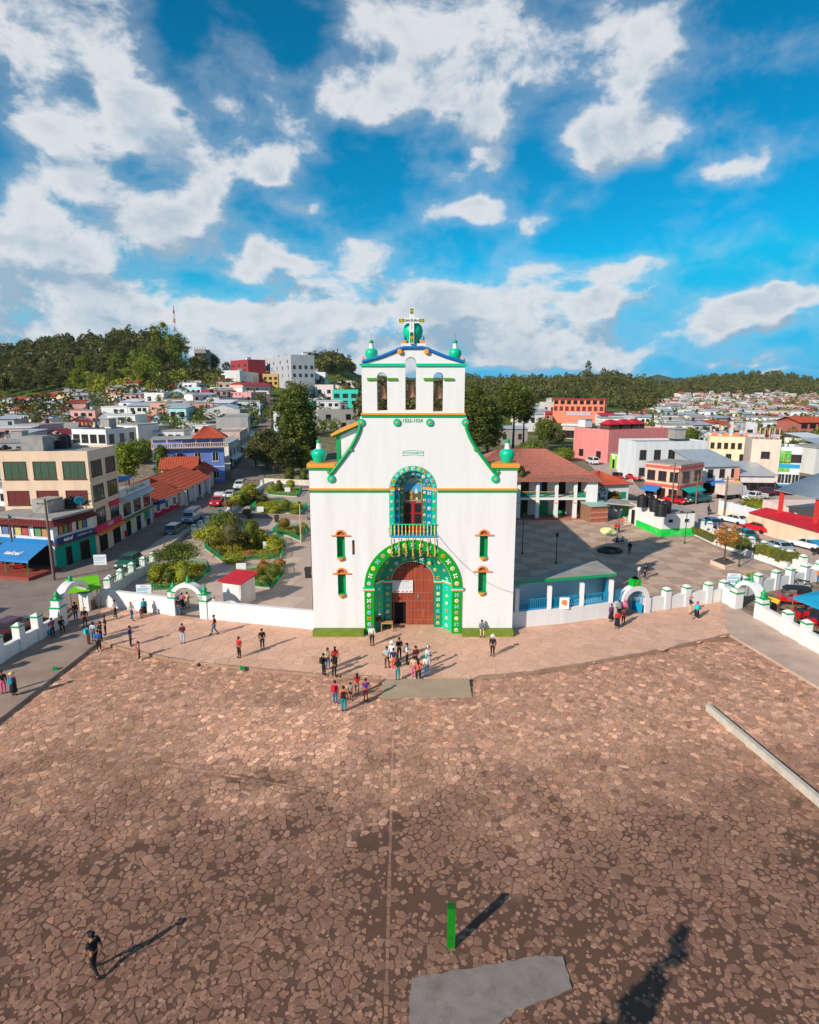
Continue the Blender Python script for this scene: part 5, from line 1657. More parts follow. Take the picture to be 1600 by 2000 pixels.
def build_roof(root,kind,m,L_,D,h,rise,over=.5):
 if kind=='flat':
  bb=MB()
  for(x0,x1,y0,y1)in((0,L_,0,.18),(0,L_,D-.18,D),(0,.18,.18,D-.18),(L_-.18,L_,.18,D-.18)):
   bb.box(x0,x1,y0,y1,h+.002,h+rise)
  bb.build('parapet',root.children[0].data.materials[0],root)
  MB().box(.182,L_-.182,.182,D-.182,h+.001,h+.06).build('roof',m,root)
  return
 if kind=='slab':
  MB().box(-over,L_+over,-over,D+over,h+.002,h+.002+rise).build('roof',m,root);return
 big='tile' in m.name
 if kind=='shed':
  bb=MB();bb._add([(-over,-over,h+.01),(L_+over,-over,h+.01),(L_+over,D+over,h+rise),(-over,D+over,h+rise),(-over,-over,h+.10),(L_+over,-over,h+.10),(L_+over,D+over,h+rise+.09),(-over,D+over,h+rise+.09)],[(0,3,2,1),(4,5,6,7),(0,1,5,4),(1,2,6,5),(2,3,7,6),(3,0,4,7)])
  bb.build('roof',m,root)
  w=root.children[0].data.materials[0]
  bb=MB();bb.slab([(.0,0),(D,0),(D,rise)],-.2,-.0);bb.xform(Matrix.Translation((0,0,h))@Matrix.Rotation(pi/2,4,'Z'))
  bb.slab([(.0,0),(D,0),(D,rise)],-L_,-L_+.2)if False else None
  bb.build('gable_end',w,root)
  return
 if kind=='gable':
  a=.10
  e=[(-over,-over,h-.12),(L_+over,-over,h-.12),(L_+over,D/2,h+rise),(-over,D/2,h+rise)]
  f=[(L_+over,D+over,h-.12),(-over,D+over,h-.12),(-over,D/2,h+rise),(L_+over,D/2,h+rise)]
 elif kind=='gabley':
  e=[(-over,D+over,h-.12),(-over,-over,h-.12),(L_/2,-over,h+rise),(L_/2,D+over,h+rise)]
  f=[(L_+over,-over,h-.12),(L_+over,D+over,h-.12),(L_/2,D+over,h+rise),(L_/2,-over,h+rise)]
 if kind in('gable','gabley'):
  if big:
   tile_roof('roof',*e,m,root,.45,.06,7);tile_roof('roof',*f,m,root,.45,.06,7)
  else:
   for q in(e,f):
    MB()._add([Vector(v)[:]for v in q]+[(v[0],v[1],v[2]+.07)for v in q],[(0,3,2,1),(4,5,6,7),(0,1,5,4),(1,2,6,5),(2,3,7,6),(3,0,4,7)]).build('roof',m,root)
  w=root.children[0].data.materials[0]
  if kind=='gable':
   for x in(0,L_):
    MB()._add([(x,0,h),(x,D,h),(x,D/2,h+rise-.06)],[(0,1,2)]).build('gable_end',w,root)
  else:
   for y in(0,D):
    MB()._add([(0,y,h),(L_,y,h),(L_/2,y,h+rise-.06)],[(0,1,2)]).build('gable_end',w,root)
  return
 if kind=='hip':
  k=min(D,L_)/2+over
  A=(-over,-over,h);B=(L_+over,-over,h);C_=(L_+over,D+over,h);Dd=(-over,D+over,h)
  if L_>=D:
   R0=(-over+k,D/2,h+rise);R1_=(L_+over-k,D/2,h+rise)
   quads=[(A,B,R1_,R0),(C_,Dd,R0,R1_)];tris=[(B,C_,R1_),(Dd,A,R0)]
  else:
   R0=(L_/2,-over+k,h+rise);R1_=(L_/2,D+over-k,h+rise)
   quads=[(B,C_,R1_,R0),(Dd,A,R0,R1_)];tris=[(A,B,R0),(C_,Dd,R1_)]
  for q in quads:
   if big:tile_roof('roof',q[0],q[1],q[2],q[3],m,root,.4,.06,9)
   else:
    MB().poly(q).build('roof',m,root)
  for q in tris:
   if big:tile_roof('roof',q[0],q[1],q[2],q[2],m,root,.4,.06,9)
   else:
    MB().poly(q).build('roof',m,root)
  MB().box(-over+.05,L_+over-.05,-over+.05,D+over-.05,h-.1,h-.02).build('eaves_board',M_WOOD,root)
def bldg(name,label,p0,p1,h,D,wall,roof=('flat',None,.5),f=(),l=(),r=(),cat='building',group=None,trim=None,base=None,floors=()):
 """p0, p1: pixels (or points) of the front's left and right foot"""
 P0=p0 if isinstance(p0,Vector)else hit(*p0)
 if isinstance(p1,Vector):P1=p1
 else:P1=gp(p1[0],p1[1],P0.z)
 L_=(P1.xy-P0.xy).length;ang=atan2(P1.y-P0.y,P1.x-P0.x)
 root=thing(name,label,cat,P0,ang,group)
 wm=wall if not isinstance(wall,tuple)else paint(wall)
 MB().box(0,L_,0,D,-4.0 if P0.y>110 else-.2,h).build('wall',wm,root)
 rm=roof[1]or M_CONC
 build_roof(root,roof[0],rm,L_,D,h,roof[2],roof[3]if len(roof)>3 else .4)
 face_windows(root,L_,f,'f',D)
 if l:face_windows(root,D,l,'l',L_)
 if r:face_windows(root,D,r,'r',L_)
 for z in floors:
  MB().box(-.06,L_+.06,-.10,-.003,z,z+.2).build('string_course',trim or wm,root)
 if base:
  MB().box(-.02,L_+.02,-.022,-.003,0,base[1]).build('painted_dado',base[0]if not isinstance(base[0],tuple)else paint(base[0]),root)
 root['L']=L_;root['D']=D
 return root
def board_sign(name,root,x0,x1,z0,z1,y,m,txt=None,size=.5,tm=None,rz=0.0,**k):
 bb=MB();bb.box(x0,x1,y-.06,y,z0,z1);o=bb.build(name,m,root)
 if txt:
  t_=text_on('lettering',txt,size,tm or M_CROSS,o,((x0+x1)/2+k.pop('dx',0),y-.066,(z0+z1)/2),extrude=.004,**k)
 return o
def water_tank(label,loc,r=.75,h=1.5,m=None,group='black roof tanks'):
 t=thing('water_tank',label,'water tank',loc,0,group)
 if 'tank' not in _fm:
  prof=[(.98,0),(1.0,.05)]
  for k in range(5):prof+=[(1.0,.12+.14*k),(.95,.15+.14*k),(.95,.18+.14*k),(1.0,.21+.14*k)]
  prof+=[(.98,.84),(.7,.95),(.32,.985)]
  _fm['tank']=MB().lathe(prof,16).mesh('tank_body',M_BLACK)
  _fm['tanklid']=MB().lathe([(.32,.98),(.32,1.04),(.28,1.06)],12).mesh('lid',M_BLACK)
 o=link('tank_body',_fm['tank'],t);o.scale=(r,r,h)
 if m:set_mat(o,m)
 o2=link('lid',_fm['tanklid'],t);o2.scale=(r,r,h)
 return t
def awning(root,x0,x1,z,out,drop,m,y=0.0,name='awning'):
 bb=MB();n=6;vs=[]
 for i in range(n+1):
  x=x0+(x1-x0)*i/n
  sag=-.05*sin(pi*i/n)
  vs+=[(x,y-.01,z),(x,y-out,z-drop+sag),(x,y-out-.01,z-drop-.22+sag)]
 fs=[]
 for i in range(n):
  a=3*i;fs+=[(a,a+3,a+4,a+1),(a+1,a+4,a+5,a+2)]
 bb._add(vs,fs);return bb.build(name,m,root)
def cloth(c,name):
 return mat(name,c,rough=.7,var=.12,scale=2,bump=.1)
def leaf_crown(kind,n,rnd,size,H_,W_,z0=0.0,dens=34,tone=1.0):
 """crown of small leaf faces in clumps; returns MB"""
 bb=MB()
 for k in range(n):
  t=rnd.random()
  if kind=='cone':
   t=1-sqrt(1-t*.985)
   z=z0+H_*t;R_=W_*(1-t)**.75
   r=R_*sqrt(rnd.uniform(.25,1));cr=W_*.26*(1-t*.6)
  elif kind=='column':
   z=z0+H_*t;R_=W_*(sin(pi*min(1,.12+t*.9))**.45)
   r=R_*sqrt(rnd.uniform(.3,1));cr=W_*.34
  elif kind=='ball':
   th=rnd.uniform(-1,1);rr=W_*rnd.uniform(.75,.98);z=z0+H_/2+th*rr*H_/(2*W_);r=rr*sqrt(max(0,1-th*th));cr=W_*.22
  elif kind=='bush':
   th=rnd.uniform(-.4,1);rr=W_*rnd.uniform(.4,1.0);z=z0+H_*.35+th*H_*.6*rr/W_;r=rr*sqrt(max(0,1-th*th));cr=W_*.3
  else:
   th=rnd.uniform(-1,1);rr=W_*rnd.uniform(.35,1.0)**.7;z=z0+H_*.5+th*H_*.5*rr/W_;r=rr*sqrt(max(0,1-th*th))*rnd.uniform(.75,1.12);cr=W_*.30
  a=rnd.random()*2*pi
  c=Vector((r*cos(a),r*sin(a),z))
  g=rnd.gauss(1.0,.26)*tone
  hue=rnd.random()
  tint0=(g*(1.25 if hue>.8 else 1.0),g,g*(.8 if hue>.6 else 1.0))
  for _ in range(dens):
   v=Vector((rnd.gauss(0,.45),rnd.gauss(0,.45),rnd.gauss(0,.33)))*cr
   p=c+v
   u=Vector((rnd.gauss(0,1),rnd.gauss(0,1),rnd.gauss(0,.7))).normalized()
   w=u.cross(Vector((rnd.gauss(0,1),rnd.gauss(0,1),rnd.gauss(0,1)))).normalized()
   s_=size*rnd.uniform(.6,1.4)
   bb.tint=tint0
   bb._add([tuple(p-u*s_-w*s_*.2),tuple(p+w*s_*.55),tuple(p+u*s_)],[(0,1,2)])if rnd.random()<.5 else bb._add([tuple(p-u*s_),tuple(p-w*s_*.45),tuple(p+u*s_),tuple(p+w*s_*.45)],[(0,1,2,3)])
 return bb
def trunk_mb(H_,r,rnd,limbs=4,lean=.0,reach=1.5,z_from=.45):
 bb=MB()
 pts=[Vector((lean*t*H_+rnd.uniform(-.04,.04)*H_*t*.5,rnd.uniform(-.03,.03)*H_*t,H_*t))for t in(0,.2,.45,.7,1)]
 bb.tube(pts,[r*1.3,r,r*.8,r*.55,r*.2],8)
 for k in range(limbs):
  t=rnd.uniform(z_from,.95);p=pts[0].lerp(pts[4],t);a=rnd.random()*6.28
  e=p+Vector((cos(a)*reach,sin(a)*reach,reach*rnd.uniform(.2,.8)))
  bb.tube([p,p.lerp(e,.5)+Vector((0,0,.1)),e],[r*.5*(1-t*.5),r*.3,r*.1],5)
 return bb
LEAF={k:leaf_mat(n,c)for k,n,c in(('dark','dark_cypress_leaf',(.085,.098,.028)),('mid','mid_green_leaf',(.145,.185,.034)),('bright','bright_green_leaf',(.19,.235,.030)),('yellow','yellow_green_leaf',(.29,.31,.035)),('brown','brownish_leaf',(.22,.145,.035)),('orange','orange_leaf',(.36,.17,.05)),('olive','olive_leaf',(.135,.135,.05)),('pine','pine_needles',(.125,.155,.032)),('hill','hill_oak_leaf',(.115,.122,.036)),('hillpine','hill_pine_leaf',(.11,.125,.036)))}
M_BARK=mat('grey_brown_bark',(.10,.072,.055),rough=.95,var=.3,scale=8,bump=.5,streak=True)
def tree(name,label,base,H_,W_,kind,leaf,z0,n=120,size=.16,dens=30,trunk_r=.2,cat='tree',group=None,seed=0,limbs=5,lean=0.0,trunk_h=None):
 r_=random.Random(seed+100)
 P=base if isinstance(base,Vector)else hit(*base)
 t=thing(name,label,cat,P,r_.random()*6,group)
 trunk_mb(trunk_h or H_*.85,trunk_r,r_,limbs,lean,W_*.5).build('trunk',M_BARK,t)
 cr=leaf_crown(kind,n,r_,size*(.95 if kind=='ball' and size<.1 else 1.55 if size<.12 else 1.5),H_-z0,W_,z0,dens)
 if kind in('ball','column','bush'):
  cr.tint=(1,1,1)if kind=='ball' else(.8,.8,.8);cr.ball((0,0,z0+(H_-z0)*(.5 if kind!='bush' else .38)),1.0,12,8,(W_*.82,W_*.82,(H_-z0)*(.46 if kind!='bush' else .42)))
 cr.build('crown',LEAF[leaf],t)
 return t
def car_profile(kind):
 """side outline (x forward, z) of the body and the cabin"""
 if kind=='sedan':
  body=[(-2.15,.35),(-2.2,.62),(-2.1,.92),(-1.5,.98),(1.0,.96),(1.95,.82),(2.2,.62),(2.2,.35)]
  cab=[(-1.75,.96),(-1.15,1.40),(.25,1.42),(1.05,.95)];L_=4.4;W_=1.70
 elif kind=='hatch':
  body=[(-1.9,.35),(-1.95,.65),(-1.85,.98),(.95,.96),(1.75,.82),(1.95,.60),(1.95,.35)]
  cab=[(-1.82,.97),(-1.5,1.44),(.2,1.46),(1.0,.95)];L_=3.9;W_=1.65
 elif kind=='suv':
  body=[(-2.2,.45),(-2.25,.75),(-2.15,1.10),(1.1,1.08),(2.05,.98),(2.25,.72),(2.25,.45)]
  cab=[(-2.1,1.09),(-1.85,1.70),(.35,1.72),(1.15,1.07)];L_=4.5;W_=1.80
 elif kind=='van':
  body=[(-2.55,.40),(-2.6,.8),(-2.55,1.15),(1.75,1.12),(2.3,.95),(2.5,.70),(2.5,.40)]
  cab=[(-2.52,1.14),(-2.4,2.02),(1.0,2.05),(1.5,1.75),(2.05,1.10)];L_=5.1;W_=1.80
 else:
  body=[(-2.5,.45),(-2.55,.75),(-2.5,1.05),(-.7,1.05),(1.1,1.04),(2.15,.95),(2.4,.70),(2.4,.45)]
  cab=[(-.75,1.04),(-.6,1.66),(.55,1.68),(1.2,1.03)];L_=5.0;W_=1.75
 return body,cab,L_,W_
def ring_solid(bb,prof_a,wa,prof_b=None,wb=None,smooth=False):
 """solid between the side outline at y=-w and y=+w, its edges pulled in a little"""
 n=len(prof_a)
 cx=sum(p[0]for p in prof_a)/n;cz=sum(p[1]for p in prof_a)/n
 k=.965
 vs=[]
 for y,f in((-wa,k),(-wa*.95+.0,1.0),(wa*.95,1.0),(wa,k)):
  for p in prof_a:
   vs.append((cx+(p[0]-cx)*f,y,cz+(p[1]-cz)*f))
 fs=[tuple(range(n)),tuple(range(4*n-1,3*n-1,-1))]
 for r_ in range(3):
  for i in range(n):
   j=(i+1)%n
   fs.append((r_*n+i,r_*n+j,(r_+1)*n+j,(r_+1)*n+i))
 bb._add(vs,fs,smooth);return bb
M_TYRE=mat('tyre_rubber',(.015,.015,.016),rough=.85,var=.2,bump=.1)
M_RIM=mat('alloy_rim',(.45,.45,.47),rough=.35,metal=.8,bump=0)
M_LAMP=mat('headlamp_glass',(.8,.8,.78),rough=.15,bump=0,spec=.6)
M_TAIL=mat('tail_lamp_red',(.35,.015,.012),rough=.25,bump=0)
M_TRIM=mat('black_bumper',(.03,.03,.032),rough=.6,bump=.05)
def car_paint(name,c):
 return mat('car_paint_'+name,c,rough=.3,var=.04,scale=2,bump=0,spec=.5,coat=.6)
def wheel(parent,x,y,r=.32):
 key=('wheel',r)
 if key not in _fm:
  _fm[key]=(MB().lathe([(r*.6,-.10),(r*.93,-.10),(r,-.07),(r,.07),(r*.93,.10),(r*.6,.10)],18,(0,0,0),True,'y').mesh('wheel',M_TYRE),MB().lathe([(r*.62,-.085),(r*.5,-.10),(r*.15,-.09)],12,(0,0,0),False,'y').lathe([(r*.15,.09),(r*.5,.10),(r*.62,.085)],12,(0,0,0),False,'y').mesh('rim',M_RIM))
 o=link('wheel',_fm[key][0],parent);o.location=(x,y,r)
 link('rim',_fm[key][1],o)
 return o
def vehicle(name,label,cat,rear,front,kind,m,group='parked vehicles',size=1.0,z=0.0):
 """rear, front: pixels of the ground under the two ends"""
 A=rear if isinstance(rear,Vector)else gp(rear[0],rear[1],z);B=front if isinstance(front,Vector)else gp(front[0],front[1],z)
 ang=atan2(B.y-A.y,B.x-A.x);mid=(A+B)/2
 if mid.y>FLAT_TO:mid.z=tz(mid.x,mid.y)+.05
 else:mid.z=z
 t=thing(name,label,cat,mid,ang,group)
 body,cab,L_,W_=car_profile(kind)
 hw=W_/2
 bb=MB();ring_solid(bb,body,hw)
 if kind!='pickup':
  bb.build('body',m,t)
 else:
  bb.build('body',m,t)
  q=MB();q.box(-2.38,-.85,-hw+.12,hw-.12,1.0,1.056);q.build('load_bed',M_TRIM,t)
  q=MB()
  for(x0,x1,y0,y1)in((-2.5,-.8,-hw+.02,-hw+.10),(-2.5,-.8,hw-.10,hw-.02),(-2.5,-2.42,-hw+.10,hw-.10)):q.box(x0,x1,y0,y1,1.04,1.16)
  q.build('bed_side',m,t)
 bb=MB();ring_solid(bb,[(x,z_)for x,z_ in cab],hw*.90);
 zt=max(p[1]for p in cab);zb_=min(p[1]for p in cab)
 for i,v in enumerate(bb.v):
  k=1-.16*(v[2]-zb_)/(zt-zb_);bb.v[i]=(v[0],v[1]*k,v[2])
 bb.build('cabin',m,t)
 n=len(cab);cx=sum(p[0]for p in cab)/n
 inset=[(cx+(x-cx)*.86,zb_+.06+(z_-zb_)*.80)for x,z_ in cab]
 for s in(-1,1):
  w0=hw*.90*s
  vs=[(x,w0*(1-.16*(z_-zb_)/(zt-zb_))+s*.004,z_)for x,z_ in inset]
  g_=MB();g_.poly(vs);g_.build('side_window',M_GLASS,t)
  q=MB();xm=(inset[0][0]+inset[-1][0])/2
  q.cbox((xm,w0*.935+s*.006,(zb_+zt)/2),(.07,.03,(zt-zb_)*.82));q.build('door_pillar',m,t)
 for(p,q_)in((cab[-1],cab[-2]),(cab[0],cab[1])):
  vs=[]
  d=1 if p is cab[-1]else-1
  for(pt,f)in((p,.12),(q_,.12)):
   pass
  a=(p[0]+(q_[0]-p[0])*.14+d*.012,p[1]+(q_[1]-p[1])*.14+.01);c=(p[0]+(q_[0]-p[0])*.9+d*.012,p[1]+(q_[1]-p[1])*.9+.01)
  ka=hw*.90*(1-.16*(a[1]-zb_)/(zt-zb_))*.9;kc=hw*.90*(1-.16*(c[1]-zb_)/(zt-zb_))*.9
  g_=MB();g_.poly([(a[0],-ka,a[1]),(a[0],ka,a[1]),(c[0],kc,c[1]),(c[0],-kc,c[1])]);g_.build('windscreen' if d>0 else 'rear_window',M_GLASS,t)
 xf=body[-2][0];xr=body[1][0];zl=body[1][1]
 for s in(-1,1):
  q=MB();q.box(xf-.16,xf+.012,s*hw*.62-.17,s*hw*.62+.17,zl-.02,zl+.12);q.build('headlight',M_LAMP,t)
  q=MB();q.box(xr-.015,xr+.10,s*hw*.74-.13,s*hw*.74+.13,zl+.02,zl+.20);q.build('tail_light',M_TAIL,t)
  q=MB();q.box(cab[-1][0]-.28,cab[-1][0]-.12,s*(hw+.01)-.07,s*(hw+.01)+.07,zb_+.02,zb_+.15);q.build('mirror',m,t)
 for x in(xf,xr):
  q=MB();q.box(x-.10,x+.10,-hw*.9,hw*.9,.34,.52);q.build('bumper',M_TRIM,t)
 q=MB();q.box(xf-.05,xf+.02,-hw*.38,hw*.38,zl-.1,zl+.06);q.build('grille',M_TRIM,t)
 q=MB();q.box(xr-.02,xr+.02,-.22,.22,zl-.12,zl-.01);q.build('number_plate',M_CROSS,t)
 wx=L_*.31
 for x in(-wx,wx):
  for s in(-1,1):
   wheel(t,x,s*(hw-.08),.34 if kind in('suv','pickup','van')else .31)
 t.scale=(size,size,size)
 return t
# ====== LEFT STREET
def pane_posters(root,items,y=-.02):
 for(x0,x1,z0,z1,c,nm)in items:
  MB().box(x0,x1,y-.04,y-.012,z0,z1).build('poster',paint(c,'poster_'+nm,bump=0),root)
M_CREAM=paint(S(226,196,168),'cream_wall_paint')
C0=gp(112,1113);C1=gp(190,1085)
d=(C1-C0).normalized();n_=Vector((-d.y,d.x,0))
tel=bldg('corner_shop','two storey white corner shop with blue phone awning, tile eaves and turquoise street wall',C0,C1,5.7,8.6,paint(S(214,214,216),'shop_white'),('slab',M_CONC,.22,.12))
L_=tel['L']
MB().box(-.02,L_-.02,-.03,-.003,0,2.75).build('turquoise_wall',paint(S(0,150,132),'turquoise_wall_paint'),tel)
window(tel,1.9,.05,.9,2.2,'d',-.05);window(tel,4.4,.05,1.5,2.3,'d',-.05)
for(x,w)in((1.7,2.3),(4.5,2.4),(7.0,2.0)):
 if x<L_-.8:window(tel,x,3.75,w,1.35,'k',-.004)
MB().box(-.25,L_,-.5,-.004,2.76,2.92).build('string_course',M_BFRAME,tel)
board_sign('phone_sign',tel,.1,L_*.93,2.93,3.6,-.31,mat('deep_blue_sign',S(24,44,104),rough=.4,bump=0),'telcel',.62,dx=-1.3,bold=.02,shear=.2)
text_on('lettering','SAMSUNG  ZTE',.34,M_CROSS,tel,(L_*.68,-.385,3.28),extrude=.004)
M_POST=[S(186,130,80),S(96,140,96),S(170,76,76),S(190,178,110),S(96,116,156),S(206,206,200)]
pr=random.Random(8)
pane_posters(tel,[(x,x+.55,3.85,4.85,M_POST[i%6],str(i%6))for i,x in enumerate((.8,1.5,2.2,3.7,4.4,5.1,6.5,7.2))if x<L_-.7],-.06)
tile_roof('tile_eaves',(-.7,-.75,5.05),(L_+.1,-.75,5.05),(L_+.1,-.01,5.6),(-.05,-.01,5.6),mat('brown_tile_eaves',S(112,44,40),rough=.8,var=.25,scale=4),tel,.34,.06,2)
tile_roof('tile_eaves',(-.75,8.6,5.05),(-.75,-.70,5.05),(-.02,-.05,5.6),(-.02,8.6,5.6),_mats['brown_tile_eaves'],tel,.34,.06,2)
for i,y in enumerate((1.5,4.2,6.9)):
 o=window(tel,y,3.7,2.2,1.4,'k',-.004,-pi/2)
 for k in range(2):
  MB().box(-.07,-.04,y-.9+k*.95,y-.1+k*.95,3.8,4.8).build('poster',paint(M_POST[(i*2+k)%6],'poster_'+str((i*2+k)%6),bump=0),tel)
MB().box(-.30,-.003,.2,8.4,2.9,3.45).build('sign_band',mat('shop_sign_blue',S(30,120,180),rough=.4,bump=0),tel)
M_AWN=cloth(S(52,128,190),'blue_awning_canvas')
bb=MB();bb._add([(-.32,.6,3.0),(-.32,6.3,3.0),(-3.4,6.6,1.95),(-3.4,.3,1.95),(-3.42,.3,1.7),(-3.42,6.6,1.7)],[(0,1,2,3),(3,2,5,4)]);aw=bb.build('awning',M_AWN,tel)
o=text_on('lettering','telcel',.95,M_CROSS,aw,(-2.3,3.4,2.36),rx=0.33,rz=-pi/2,extrude=.004,bold=.03,shear=.2)
o.rotation_euler=Euler((0.32,0,-pi/2),'XYZ')
for y in(.5,3.4,6.4):
 MB().tube([(-3.35,y,0),(-3.35,y,1.95)],.05).build('awning_post',M_GREEN,tel)
MB().box(-4.2,-.01,-.3,8.2,-.1,.35).build('red_step',paint(S(150,70,56),'red_step_paint'),tel)
MB().box(-.004,-.002,.3,8.2,.36,2.7).build('shop_front',M_DARK,tel)
MB().box(2.2,4.6,2.5,4.6,5.93,7.5).build('stair_house',M_CONC,tel)
water_tank('black tank on the roof of the corner phone shop',tel.matrix_basis@Vector((5.6,2.4,5.93)),.65,1.4)
dish=thing('satellite_dish','small blue satellite dish on the corner shop roof','dish',tel.matrix_basis@Vector((5.6,1.0,5.93)))
MB().tube([(0,0,0),(0,0,.9)],.04).build('mast',M_METAL,dish)
o=MB().lathe([(.05,.14),(.4,.06),(.62,-.06),(.6,-.08),(.05,.1)],16,(0,0,0),True,'y').build('bowl',mat('turquoise_dish',S(40,160,190),bump=0),dish);o.location=(0,-.1,1.05);o.rotation_euler=(.5,0,.4)
for i,(u,v)in enumerate(((-2.7,2.0),(-2.4,4.6))):
 t=thing('cafe_table','red plastic table under the blue awning, '+('nearer the street corner' if i==0 else 'farther from the street corner'),'table',tel.matrix_basis@Vector((u,v,.35)))
 MB().cbox((0,0,.72),(.9,.9,.05)).build('table_top',mat('red_plastic',S(190,24,24),rough=.4,bump=0),t)
 for a in(-.35,.35):
  for c in(-.35,.35):MB().tube([(a,c,0),(a,c,.7)],.03).build('leg',_mats['red_plastic'],t)
C2=gp(242,1054)
cream=bldg('cream_building','four storey cream building with curtained windows behind the corner phone shop',C1+d*.05,C2,12.5,10.2,M_CREAM,('flat',M_CONC,.3),f=[(.1,2.5,2,2.2,'s'),(3.6,5.6,2,2.5,'b'),(6.6,8.5,2,2.8,'b'),(9.6,11.5,2,2.8,'b')],l=[(6.4,8.1,3,2.5,'r'),(9.5,11.6,3,2.6,'c')],floors=(5.9,8.9),trim=M_CREAM)
L_=cream['L']
board_sign('shop_sign',cream,-.05,L_*.96,2.75,3.55,-.12,mat('magenta_sign',S(206,36,92),rough=.45,bump=0),'OSSO',.7,dx=.3)
MB()._add([(0,-.02,2.7),(L_,-.02,2.7),(L_,-.7,2.45),(0,-.7,2.45)],[(0,1,2,3)]).build('orange_canopy',cloth(S(236,130,40),'orange_canopy'),cream)
board_sign('banner',cream,L_*.55,L_*.92,5.2,5.85,-.13,mat('red_banner',S(214,40,70),bump=0))
for i,(x,y)in enumerate(((6.2,6.0),(7.8,6.3))):
 water_tank('black tank on the cream building roof, '+('left one' if i==0 else 'right one'),cream.matrix_basis@Vector((x,y,12.56)),.85,1.7)
MB().box(2.0,4.4,6.0,8.6,12.57,14.4).build('stair_house',M_CONC,cream)
C3=gp(299,1021)
imp=bldg('restaurant_building','white two storey restaurant with dark windows and lettered parapet beside the cream block',C2+d*.05,C3,5.6,9,paint(S(206,200,194),'restaurant_white'),('slab',M_CONC,.1,0),f=[(.1,2.2,3,1.4,'s'),(3.1,4.7,3,2.3,'b')])
L_=imp['L']
board_sign('parapet_sign',imp,0,L_,5.71,6.75,.0,paint(S(212,212,208),'parapet_white'),'RESTAURANTE IMPERIAL',.62,M_INK)
MB()._add([(0,-.03,5.6),(L_,-.03,5.6),(L_,-.9,5.25),(0,-.9,5.25)],[(0,1,2,3)]).build('grey_canopy',M_TIN,imp)
MB().box(0,L_,-.5,-.01,2.55,2.75).build('planter_ledge',M_OLIVE,imp)
text_on('lettering','RESTAURANTE',.34,M_INK,imp,(L_*.25,-.03,2.42),extrude=.004)
pane_posters(imp,[(.3,1.2,.2,1.1,S(190,30,30),'red'),(2.6,3.2,1.1,1.9,S(226,210,30),'yel'),(L_-3.2,L_-2.2,1.0,2.3,S(80,160,70),'grn'),(L_-2.0,L_-1.0,1.0,2.3,S(80,150,190),'blu')])
t=thing('red_umbrella','folded crimson parasol on the restaurant roof terrace','parasol',imp.matrix_basis@Vector((3.6,2.2,5.72)))
MB().tube([(0,0,0),(0,0,2.4)],.04).build('pole',M_METAL,t)
MB().lathe([(1.5,1.7),(1.0,2.05),(.05,2.5)],8,(0,0,0),False).build('canopy',cloth(S(190,20,70),'crimson_canvas'),t)
t=thing('roof_canopy','blue canvas canopy on the restaurant roof terrace','canopy',imp.matrix_basis@Vector((.8,1.6,5.72)))
for a in(0,2.2):
 for c in(0,2.4):MB().tube([(a,c,0),(a,c,2.2)],.04).build('post',M_METAL,t)
MB().poly([(-.1,-.1,2.2),(2.3,-.1,2.2),(2.3,2.5,2.5),(-.1,2.5,2.5)]).build('canvas',cloth(S(30,130,190),'bright_blue_canvas'),t)
M_PINK=paint(S(226,186,172),'pale_pink_wall')
h1=bldg('small_house','low red tiled shop with crimson lower wall and kiosk front on the left street',gp(302,1014),gp(349,992),2.9,6.5,paint(S(214,200,192),'shop_pale'),('gable',M_TILE2,1.7,.7),f=[(.9,2.2,3,1.2,'w')],base=(S(196,30,60),1.0))
MB().box(-.02,2.2,-1.0,-.05,2.3,2.9).build('blue_sign',mat('street_blue_sign',S(30,70,140),bump=0),h1)
h2=bldg('small_house','white house with wide red tiled gable roof and front columns on the left street',gp(354,989),gp(402,963),3.2,9.5,paint(S(224,214,206),'columned_house_white'),('gable',M_TILE2,2.0,1.1),f=[(.2,2.3,2,1.0,'d'),(1.0,2.2,3,.9,'w')])
for k in range(4):
 MB().box(.2+k*(h2['L']-.7)/3,.55+k*(h2['L']-.7)/3,-1.0,-.65,0,3.1).build('column',M_WHITE2,h2)
h3=bldg('gated_yard','pale wall with tall black gate and turquoise door on the left street',gp(404,961),gp(436,930),3.4,4,paint(S(220,190,172),'yard_wall_pink'),('gable',M_TILE2,1.5,.4),f=[(.05,3.0,1,3.4,'s')])
MB().box(h3['L']*.68,h3['L']*.9,-.05,-.003,0,2.7).build('turquoise_door',M_TEAL,h3)
h4=bldg('tiled_house','long red tiled house with pale pink wall in front of the blue building',gp(318,958),gp(385,956),4.4,6,M_PINK,('gable',M_TILE2,2.0,.5),f=[(.8,2.0,2,1.6,'w')])
MB().box(2.5,4.3,-.05,-.002,.9,2.1).build('blue_sign',mat('street_blue_sign',S(30,70,140),bump=0),h4)
M_BLUEW=paint(S(108,134,204),'blue_wall_paint')
bl_=bldg('blue_building','blue three storey building with white trim, balustraded roof terrace and orange hipped pavilion',gp(303,950),gp(441,944),9.6,9,M_BLUEW,('slab',M_CONC,.2,.3),f=[(1.2,2.8,4,1.2,'w'),(4.9,6.9,4,1.3,'w')],r=[(.2,2.6,4,1.2,'b'),(4.6,6.8,4,1.2,'b')],floors=(3.6,7.6),trim=M_WHITE2)
L_=bl_['L']
MB().box(-.05,L_+1.1,-1.0,-.005,7.9,8.1).build('balcony_slab',M_CREAM,bl_)
bsh=MB().lathe([(.06,0),(.09,.2),(.05,.45),(.09,.6),(.06,.75)],6).mesh('baluster',M_CREAM)
MB().box(-.05,L_+1.1,-1.0,-.85,8.86,8.98).build('balcony_rail',M_CREAM,bl_)
nb=36
for k in range(nb):
 o=link('baluster',bsh,bl_);o.location=(.1+k*(L_+.8)/(nb-1),-.92,8.1)
